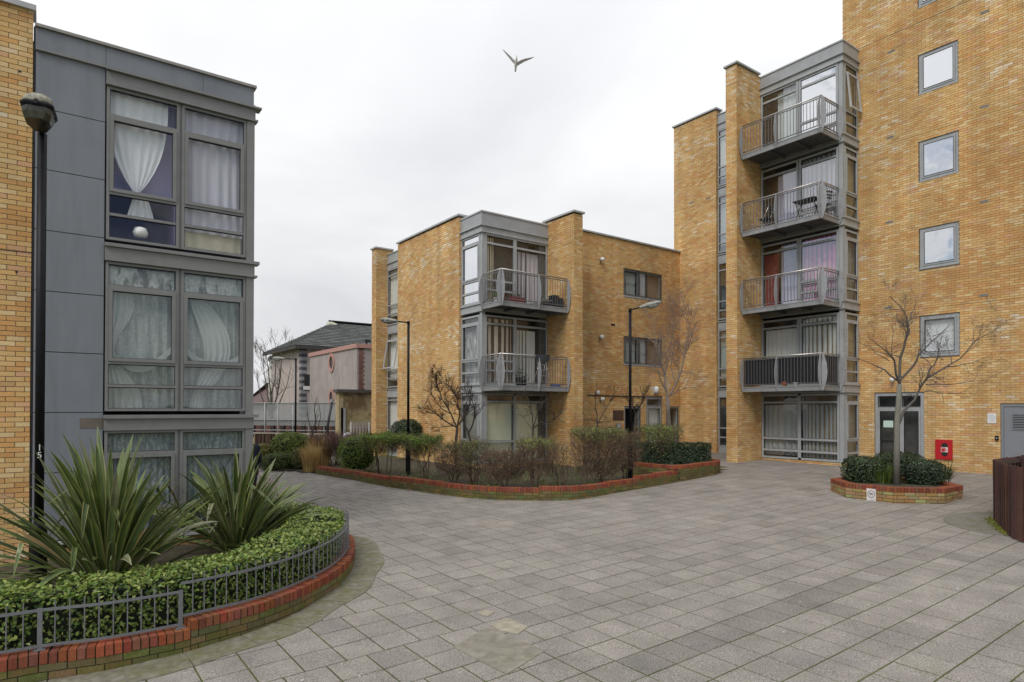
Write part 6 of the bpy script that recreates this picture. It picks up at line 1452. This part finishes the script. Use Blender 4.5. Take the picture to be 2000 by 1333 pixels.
for (px, h) in ((612, .5), (630, .7), (636, .9), (641, .8), (655, .6), (663, .7), (673, .5), (690, .6), (716, .8)):
    dd = ray(px, 680); k = (Xc+1.2)/dd[0]; y = dd[1]*k
    if px > 697: dd = ray(px, 680); y = Yc+1; x = dd[0]*y/dd[1]
    else: x = Xc+1.2
    mb.tube([(x, y, ze), (x, y, ze+h*.55)], .06, 6)
    mb.box(x-.18, x+.18, y-.18, y+.18, ze+h*.55, ze+h*.7)
mb.build('roof_vent', M_dark, t, stuff=True)
# main pink block with hipped slate roof
P = bp(588, 46.0); Xm, Ym = P.x, P.y; zem = z_at(676, Xm, Ym); d = ray(531, 800); Ylm = Xm/d[0]*d[1]; Wd = Ylm-Ym
t = thing('rendered_building', (Xm+3, (Ym+Ylm)/2, .8), 'pale pink block with a grey hipped slate roof and dark chequered corner, far background', 'building')
mb = MB(); mb.box(Xm, Xm+22, Ym, Ylm, .3, zem); mb.build('wall', M_render2, t)
zr = z_at(631, Xm+Wd/2, Ym+Wd/2); ov = .6; A0 = Vector((Xm-ov, Ym-ov, zem)); A1 = Vector((Xm-ov, Ylm+ov, zem)); Rg = Vector((Xm+Wd*.5, Ym+Wd*.5, zr)); B0 = Vector((Xm+22, Ym-ov, zem)); B1 = Vector((Xm+22, Ylm+ov, zem)); Rg2 = Vector((Xm+22, Ym+Wd*.5, zr))
def slate_face(mb, a, b, c, d_, rows):   # a-b eaves, d-c ridge
    for k in range(rows):
        f0, f1 = k/rows, (k+1)/rows; p0, p1 = a.lerp(d_, f0), b.lerp(c, f0); q0, q1 = a.lerp(d_, f1), b.lerp(c, f1); L_ = (p1-p0).length; n = max(1, int(L_/.55)); nn = (b-a).cross(d_-a).normalized()*.03
        for j in range(n):
            s0, s1 = j/n, (j+1)/n; g = R.uniform(.75, 1.25); tn = (.105*g, .108*g, .105*g); mb.poly([p0.lerp(p1, s0)+nn, p0.lerp(p1, s1)+nn, q0.lerp(q1, s1), q0.lerp(q1, s0)], tn)
mb = MB(); dn = Vector((0, 0, -.06))
for q in ([A0, B0, Rg2, Rg], [A1, A0, Rg], [B1, A1, Rg, Rg2]): mb.poly([v+dn for v in q], (.09, .09, .09))
slate_face(mb, A0, B0, Rg2, Rg, 16); slate_face(mb, A1, A0, Rg, Rg, 16); slate_face(mb, B1, A1, Rg, Rg2, 16); rf = mb.build('roof', M_slate, t)
mb = MB(); mb.box(A0.x, B0.x, A0.y, A0.y+.06, zem-.25, zem-.01); mb.box(A0.x, A0.x+.06, A0.y+.061, A1.y, zem-.25, zem-.012); mb.build('eaves_board', mat('dark_eaves', (.06, .055, .05), .7), t)
mb = MB(); mb.tube([Rg+Vector((-.3, 0, .08)), Rg2+Vector((0, 0, .08))], .12, 6, None); mb.build('ridge_tile', M_slate, rf)
mb = MB(); g0 = Rg+Vector((-.55, 0, -.45)); mb.poly([g0+Vector((0, .5, 0)), g0+Vector((0, -.5, 0)), Rg+Vector((-.3, 0, .18))]); mb.poly([g0+Vector((0, -.5, 0)), g0+Vector((.9, -.3, .35)), Rg+Vector((-.3, 0, .18))]); mb.build('gablet', mat('cream_gablet', (.5, .5, .4), .8), rf)
k = 0; z = .8
mq = MB()
while z < zem-.3:
    for (fx, fy, a, b_, c, d_) in ((0, 0, Xm-.02, Xm-.001, Ym+.02, Ym+.40), (0, 0, Xm+.001, Xm+.40, Ym-.02, Ym-.001)): mq.box(a, b_, c, d_, z, z+.22, (.08, .085, .10) if k % 2 else (.30, .29, .30))
    z += .24; k += 1
mq.build('quoin_brick', M_redb, t, stuff=True)
wz0, wz1 = z_at(755, Xm+1.8, Ym), z_at(733, Xm+1.8, Ym); dd = ray(600, 744); x = dd[0]*Ym/dd[1]
mb = MB(); mb.box(x-.22, x+.32, Ym-.03, Ym-.001, wz0, wz1); w_ = mb.build('window', M_dark, t); mb = MB(); mb.box(x-.3, x+.4, Ym-.08, Ym-.032, wz0-.28, wz0-.02); mb.build('sill', M_white, w_)
# stained buff wall with dark coping
P = bp(661, 31.5); zt = z_at(767, P.x, P.y)
t = thing('boundary_wall', (P.x+1.5, P.y, .7), 'tall stained buff wall with a dark coping beside the far left brick pier', 'wall')
mb = MB(); mb.box(P.x, P.x+6, P.y, P.y+.4, .3, zt); mb.build('wall', mat('stained_buff_wall', (.42, .33, .19), .9, var=.2, scale=2, dirt=(.17, .11, .055), dscale=1.0, dlo=.46, dhi=.60), t)
mb = MB(); mb.box(P.x-.1, P.x+6, P.y-.1, P.y+.5, zt+.002, zt+.16); mb.build('coping', mat('dark_wall_coping', (.10, .09, .08), .8), t)
for (px, m_) in ((677, M_frame_r), (671, mat('buff_pier', (.40, .33, .2), .9))):
    q = at_d(px, 800, 31.2); mb = MB(); mb.box(q.x-.12, q.x+.12, P.y-.10, P.y-.002, .4, z_at(797 if px == 677 else 780, q.x, q.y)); mb.build('pier', m_, t)
# palisade fence
P = bp(684, 27.5); t = thing('palisade_fence', (P.x+1, P.y, .65), 'pale grey palisade fence between the stained wall and the clipped bush', 'fence')
for k in range(12): x = P.x+.14*k; mb = MB(); mb.box(x, x+.06, P.y, P.y+.02, .5, z_at(826, x, P.y)); mb.poly([(x, P.y, z_at(826, x, P.y)), (x+.06, P.y, z_at(826, x, P.y)), (x+.03, P.y, z_at(823, x, P.y))]); mb.build('pale', M_white if k % 6 == 0 else M_fin, t)
for z in (.9, 1.75): mb = MB(); mb.box(P.x-.1, P.x+1.8, P.y+.021, P.y+.06, z, z+.05); mb.build('rail', M_fin, t)
P = bp(679, 25.5); t = thing('white_sack', (P.x, P.y, .6), 'crumpled white sack standing by the palisade fence', 'sack'); mb = MB(); mb.lathe((P.x, P.y, z_at(880, P.x, P.y)), [(.2, 0), (.26, .2), (.24, .45), (.15, .62), (.05, .7)], 12); o = mb.build('body', mat('white_woven_sack', (.62, .64, .68), .7, var=.1), t, smooth=True)
for v in o.data.vertices: v.co += Vector((noise.noise(v.co*5)*.06, noise.noise(v.co*5+Vector((3, 0, 0)))*.06, noise.noise(v.co*6+Vector((0, 5, 0)))*.08))
# long red wall with pilasters, buff garden wall, mesh fence
def along(dep, px): q = at_d(px, 800, dep); return q
A = along(39, 470); B = along(37, 668); dirr = Vector((B.x-A.x, B.y-A.y, 0)); Lr = dirr.length; dirr.normalize(); nr = Vector((dirr.y, -dirr.x, 0))
zt = z_at(819, B.x, B.y); t = thing('railway_wall', ((A.x+B.x)/2, (A.y+B.y)/2, .8), 'long low dark red brick wall with pilasters in front of the pink buildings', 'wall')
def strip(mb, a, b, z0, z1, thk, tone=None, off=0): c = (a+b)/2+nr*off; mb.obox((c.x, c.y, (z0+z1)/2), dirr*((b-a).length/2), nr*thk/2, (0, 0, (z1-z0)/2), tone)
A0_, B0_ = Vector((A.x, A.y, 0)), Vector((B.x, B.y, 0))
mb = MB(); strip(mb, A0_, B0_, .5, zt-.12, .3); mb.build('wall', mat('dark_red_brick', (.13, .06, .05), .9, var=.3, scale=3, dirt=(.20, .09, .07), dscale=2), t)
mb = MB(); strip(mb, A0_, B0_, zt-.12, zt, .42); mb.build('coping', mat('red_coping_far', (.20, .11, .10), .9), t)
for k in range(10): p = A0_.lerp(B0_, (k+.5)/10); mb = MB(); mb.obox((p.x+nr.x*.2, p.y+nr.y*.2, zt/2+.2), dirr*.13, nr*.08, (0, 0, zt/2-.34)); mb.build('pilaster', mat('dark_pilaster', (.05, .035, .033), .9), t)
t = thing('garden_wall', tuple(along(32.5, 560)), 'low buff brick garden wall with dark upright timber posts behind the bushes', 'wall')
A2, B2 = along(33, 470), along(32, 640); A2.z = B2.z = 0; zt2 = z_at(847, B2.x, B2.y); mb = MB(); strip(mb, A2, B2, .3, zt2-.08, .22); mb.build('wall', mat('buff_garden_brick', (.34, .27, .14), .9, var=.15, scale=6), t)
mb = MB(); strip(mb, A2, B2, zt2-.079, zt2, .30); mb.build('coping', mat('stone_coping', (.34, .31, .24), .9), t)
for px, w in ((501, .10), (507, .18), (516, .1), (526, .22), (534, .1), (545, .1), (613, .12)): q = along(32.2, px); mb = MB(); mb.obox((q.x, q.y, zt2/2+.1), dirr*w*.6, nr*.06, (0, 0, zt2/2-.12)); mb.build('post', mat('dark_brown_post', (.05, .025, .02), .8), t)
t = thing('mesh_fence', tuple(along(35.5, 570)), 'grey wire mesh security fence above the dark red wall in the background', 'fence')
A3, B3 = along(36.5, 470), along(35, 658); A3.z = B3.z = 0; z0f, z1f = zt+.05, z_at(787, B3.x, B3.y)
mm, nt_, bb = newmat('fine_grey_mesh'); o_ = nt_.nodes['Material Output']; bb.inputs['Base Color'].default_value = (.30, .32, .32, 1); tr = nt_.nodes.new('ShaderNodeBsdfTransparent'); ms = nt_.nodes.new('ShaderNodeMixShader'); ms.inputs[0].default_value = .48; nt_.links.new(tr.outputs[0], ms.inputs[1]); nt_.links.new(bb.outputs[0], ms.inputs[2]); nt_.links.new(ms.outputs[0], o_.inputs[0])
mb = MB(); strip(mb, A3, B3, zt-.35, z1f, .01); mb.build('mesh_panel', mm, t)
for px in (519, 545, 574, 605, 634, 657): q = along(35.6, px); q = A3.lerp(B3, (px-470)/188); mb = MB(); mb.tube([(q.x, q.y, .5), (q.x, q.y, z1f+.03)], .035, 6); mb.build('post', M_fin, t, smooth=True)
for z in (z1f, zt-.02, zt-.6): mb = MB(); strip(mb, A3, B3, z-.02, z+.02, .05, off=.04); mb.build('rail', M_fin, t)
q = along(34, 640); t = thing('leaning_pole', tuple(along(34, 641)), 'dark pole leaning against the pink building below its lower oval window', 'pole'); a, b_ = at_d(648, 786, 34), at_d(640, 832, 34); mb = MB(); mb.tube([(b_.x, b_.y, .6), b_, a], .07, 8); mb.build('shaft', M_dark, t, smooth=True); mb = MB(); mb.tube([a, a+Vector((0, 0, .15))], .10, 8); mb.build('cap', M_fin, t)
# low house far behind, left
P = bp(545, 62); t = thing('distant_house', (P.x, P.y, .8), 'low house with a dark red tiled roof glimpsed behind the bare tree', 'house'); a, b_ = at_d(500, 800, 62), at_d(574, 800, 60); zb, zt_ = z_at(790, P.x, P.y), z_at(768, P.x, P.y)
mb = MB(); mb.box(a.x, b_.x, b_.y, a.y+3, .5, zb); mb.build('wall', M_render2, t)
mb = MB(); y0, y1 = b_.y-.5, a.y+3.5; ym = (y0+y1)/2; x0, x1 = a.x-.5, b_.x+.5; mb.poly([(x0, y0, zb), (x1, y0, zb), (x1-2, ym, zt_+1), (x0+2, ym, zt_+1)]); mb.poly([(x0, y1, zb), (x0, y0, zb), (x0+2, ym, zt_+1)]); mb.poly([(x1, y0, zb), (x1, y1, zb), (x1-2, ym, zt_+1)]); mb.poly([(x1, y1, zb), (x0, y1, zb), (x0+2, ym, zt_+1), (x1-2, ym, zt_+1)]); mb.build('roof', mat('dark_red_tiles', (.13, .09, .085), .9, var=.2, scale=2), t)
t = thing('satellite_dish', tuple(at_d(529, 745, 44)), 'grey satellite dish on a pale mast at the left end of the pink block', 'satellite dish'); a = at_d(529, 702, 44); mb = MB(); prof = [(.02, .10), (.12, .06), (.22, .0)]; f = Vector(CW)*-1; base = 0
for r_, z_ in prof:
    for j in range(14): an = 2*math.pi*j/14; mb.v.append(tuple(a+Vector(CR)*r_*math.cos(an)+Vector(CU)*r_*1.1*math.sin(an)-f*z_))
for q_ in range(2):
    for j in range(14): a_ = q_*14+j; b2 = q_*14+(j+1) % 14; mb.f.append((a_, b2, b2+14, a_+14)); mb.t.append(None)
mb.f.append(tuple(range(14))); mb.t.append(None); mb.build('dish', M_frame, t, smooth=True)
mb = MB(); mb.tube([at_d(530, 706, 44.1), at_d(530, 722, 44.1)], .05, 6); mb.tube([at_d(529, 716, 44.2), at_d(529, 800, 44.2)], .16, 8); mb.build('mast', mat('pale_mast', (.6, .58, .52), .7), t, smooth=True)
# bare tree behind the wall
b = at_d(531, 830, 40); b.z = .8
L_ = []
for (pts, rr, dd) in [([(531, 808), (520, 770), (512, 730), (508, 690)], .05, .5), ([(531, 808), (530, 770), (526, 720), (522, 680)], .06, -.3), ([(531, 808), (540, 775), (546, 735), (548, 700), (545, 675)], .06, .3), ([(531, 808), (548, 785), (562, 755), (570, 725)], .05, -.3), ([(531, 808), (514, 785), (503, 755), (498, 720)], .05, .2), ([(540, 775), (555, 760), (575, 755)], .03, 0), ([(530, 770), (536, 740), (536, 700), (533, 668)], .04, .4)]: L_.append((pts, rr, dd))
limb_tree('bare_tree', 'multi-stemmed bare tree behind the wall at the left, in front of the pale pink block', 'tree', b, [(531, 830), (531, 818), (531, 808)], L_, 40, .12, (.10, .085, .07), twig_n=1.3, twig_len=1.3, levels=2, seed=41, minr=.008, up=.6)
b = at_d(614, 880, 29); b.z = .65
limb_tree('bare_tree', 'small crooked bare tree by the garden wall in front of the pink building', 'tree', b, [(612, 885), (606, 862), (610, 845)], [([(610, 845), (616, 825), (612, 800), (616, 775)], .04, .2), ([(610, 845), (602, 820), (600, 795)], .03, 0), ([(608, 850), (622, 838), (628, 815), (626, 790)], .03, -.2), ([(606, 862), (596, 850), (592, 830)], .025, .2)], 29, .07, (.06, .045, .035), twig_n=2, twig_len=.6, levels=1, seed=42, minr=.006, up=.4)
# bushes beside the far path
R = random.Random(5)
def bush(name, label, cat, px, py_base, wpx, top_py, n, pal, ls, dep=None, **k):
    g = at_g(px, py_base); dp = depth_of(g); w = wpx/FPX*dp/2; zt_ = z_at(top_py, g.x, g.y); hz = (zt_-g.z)/2; return blob_bush(name, label, cat, (g.x, g.y, g.z+hz), (w, w*.85, hz*1.02), n, pal, ls, zb=g.z, **k)
bush('box_bush', 'dark green clipped oval bush at the edge of the far path', 'bush', 546, 917, 74, 887, 5200, PG['mid']+[(.10, .16, .05)], .06)
bush('privet_bush', 'large rounded olive-green bush behind the farthest lamp post', 'bush', 568, 903, 72, 846, 6500, PG['olive']+PG['bright']+PG['mid'], .07)
bush('spiky_bush', 'pale green feathery bush between the clipped bush and the golden grass', 'bush', 588, 917, 34, 876, 2600, PG['olive']+[(.26, .27, .12)], .09)
bush('yellow_bush', 'yellowish bush behind the corner of the grey block', 'bush', 515, 906, 34, 868, 2600, [(.24, .21, .06), (.16, .18, .05), (.2, .15, .06)], .07, core=True)
bush('brown_bush', 'low green scrub behind the clipped bush at the far left', 'bush', 507, 912, 20, 890, 1200, PG['olive'], .06)
g = at_g(607, 922); grassy('ornamental_grass', 'tall golden dried grass clump left of the planter end', 'grass', g, .24, 800, .85, PG['gold'], .02, 14, 'golden grass clumps by the far path')
g = at_g(624, 915); grassy('ornamental_grass', 'second, taller golden grass clump immediately before the brown shrub', 'grass', g, .30, 1000, 1.05, PG['gold'], .02, 14, 'golden grass clumps by the far path')
p = at_g(652, 912); twig_shrub('purplish brown twiggy shrub between the golden grass and the bright clipped bush', p, (.85, .8), p.z+.45, z_at(850, p.x, p.y), 2600, 300, PG['red'], p.z, nstem=12, tones=[(.13, .075, .07), (.10, .06, .055), (.16, .10, .09)], tl=.4)
soil([tuple(at_g(*q)[:2]) for q in [(497, 913), (515, 917), (545, 921), (580, 921), (605, 925), (617, 923), (640, 915), (690, 905), (690, 890), (497, 893)]], lambda x, y: gz(x, y)+.03, name='far_bed', bumpy=.04)

# ================================================================== person half hidden behind the grey block
def person():
    dp = 15.2; c = at_d(488.5, 900, dp); g = gz(c.x, c.y); t = thing('person', (c.x, c.y, g), 'person in dark coat, mostly hidden behind the corner of the grey block', 'person')
    f = Vector((-.2, 1, 0)).normalized(); s = Vector((f.y, -f.x, 0)); o = Vector((0, 0, 0))
    def skin(name, verts, edges, rad, m_, root=0):
        me = bpy.data.meshes.new(name); me.from_pydata([tuple(v) for v in verts], edges, []); ob = bpy.data.objects.new(name, me); link(ob, t); md = ob.modifiers.new('skin', 'SKIN'); 
        for i, r_ in enumerate(rad): me.skin_vertices[0].data[i].radius = (r_ if hasattr(r_, '__len__') else (r_, r_))
        me.skin_vertices[0].data[root].use_root = True; ob.modifiers.new('sub', 'SUBSURF').levels = 2; ob.modifiers[-1].render_levels = 2; me.materials.append(m_); return ob
    z = lambda h: Vector((0, 0, h))
    navy = mat('navy_coat', (.012, .015, .032), .8); blk = mat('black_trousers', (.01, .01, .012), .8); sk = mat('skin', (.45, .28, .2), .6)
    V = [z(.95), z(1.15), z(1.38), z(1.47), z(1.56), s*.17+z(1.41), s*.23+z(1.15)-f*.03, s*.235+z(.90)+f*.05, -s*.17+z(1.41), -s*.23+z(1.15)-f*.03, -s*.235+z(.90)+f*.05, s*.09+z(.90), s*.10+z(.50)+f*.08, s*.10+z(.09)+f*.02, s*.10+z(.04)+f*.17, -s*.09+z(.90), -s*.10+z(.50)-f*.05, -s*.10+z(.12)-f*.22, -s*.10+z(.05)-f*.09]
    E = [(0, 1), (1, 2), (2, 3), (3, 4), (2, 5), (5, 6), (6, 7), (2, 8), (8, 9), (9, 10), (0, 11), (11, 12), (12, 13), (13, 14), (0, 15), (15, 16), (16, 17), (17, 18)]
    rr = [(.16, .12), (.15, .115), (.16, .12), .06, .055, .075, .058, .042, .075, .058, .042, .095, .07, .05, .04, .095, .07, .05, .04]
    skin('body', V, E, rr, navy)
    tr = MB()
    for sg, k, an in ((1, V[12], V[13]), (-1, V[16], V[17])): tr.tube([V[11 if sg > 0 else 15]+z(.03), k, an], [.115, .085, .068], 14)
    tr2 = [Vector(v)+Vector((c.x, c.y, g)) for v in tr.v]; tr.v = [tuple(v) for v in tr2]; tr.build('trousers', blk, t, smooth=True)
    H = z(1.66)+f*.02; hd = MB(); b0 = Vector((c.x, c.y, g)); n = 14
    for j in range(11):
        th = math.pi*j/10
        for i in range(n): ph = 2*math.pi*i/n; hd.v.append(tuple(b0+H+s*.075*math.sin(th)*math.cos(ph)*(1-.18*(math.cos(th) < -.3))+f*.095*math.sin(th)*math.sin(ph)+z(.12*math.cos(th))))
    for j in range(10):
        for i in range(n): a_ = j*n+i; b2 = j*n+(i+1) % n; hd.f.append((a_, a_+n, b2+n, b2)); hd.t.append(None)
    hd.build('head', sk, t, smooth=True); fc = MB(); fc.obox(b0+H+f*.10-z(.02), s*.012, f*.014, (0, 0, .02)); fc.build('nose', sk, t)
    for sg in (-1, 1):
        m_ = MB(); m_.obox(b0+H+s*.03*sg+f*.088+z(.01), s*.012, f*.006, (0, 0, .005)); m_.build('eye', M_dark, t); m_ = MB(); m_.obox(b0+H+s*.076*sg, s*.006, f*.018, (0, 0, .028)); m_.build('ear', sk, t)
    m_ = MB(); m_.obox(b0+H+f*.085-z(.06), s*.022, f*.006, (0, 0, .004)); m_.build('mouth', mat('lips', (.3, .1, .09), .6), t)
    hr = MB(); k0 = 0
    for j in range(6):
        th = math.pi*.55*j/5
        for i in range(n): ph = 2*math.pi*i/n; hr.v.append(tuple(b0+H-f*.012+z(.008)+s*.084*math.sin(th)*math.cos(ph)+f*.10*math.sin(th)*math.sin(ph)+z(.13*math.cos(th))))
    for j in range(5):
        for i in range(n): a_ = j*n+i; b2 = j*n+(i+1) % n; hr.f.append((a_, a_+n, b2+n, b2)); hr.t.append(None)
    hr.build('hair', M_dark, t, smooth=True)
    for sg in (1, -1):
        w = s*.236*sg+z(.86)+f*.06; hv = [w, w-z(.05)+f*.01, w-z(.085)+f*.012]; he = [(0, 1), (1, 2)]; hr_ = [(.022, .016), (.038, .016), (.034, .014)]
        for q in range(4): off_ = f*(.028-.018*q); L1 = (.038, .044, .040, .030)[q]; i0 = len(hv); hv += [hv[2]+off_-z(.012), hv[2]+off_-z(.012+L1*.6)-s*.006*sg, hv[2]+off_-z(.012+L1)-s*.016*sg]; he += [(2, i0), (i0, i0+1), (i0+1, i0+2)]; hr_ += [.0095, .009, .008]
        i0 = len(hv); hv += [hv[1]+f*.035-z(.012), hv[1]+f*.045-z(.045)]; he += [(1, i0), (i0, i0+1)]; hr_ += [.011, .009]
        skin('hand', hv, he, hr_, sk)
person()
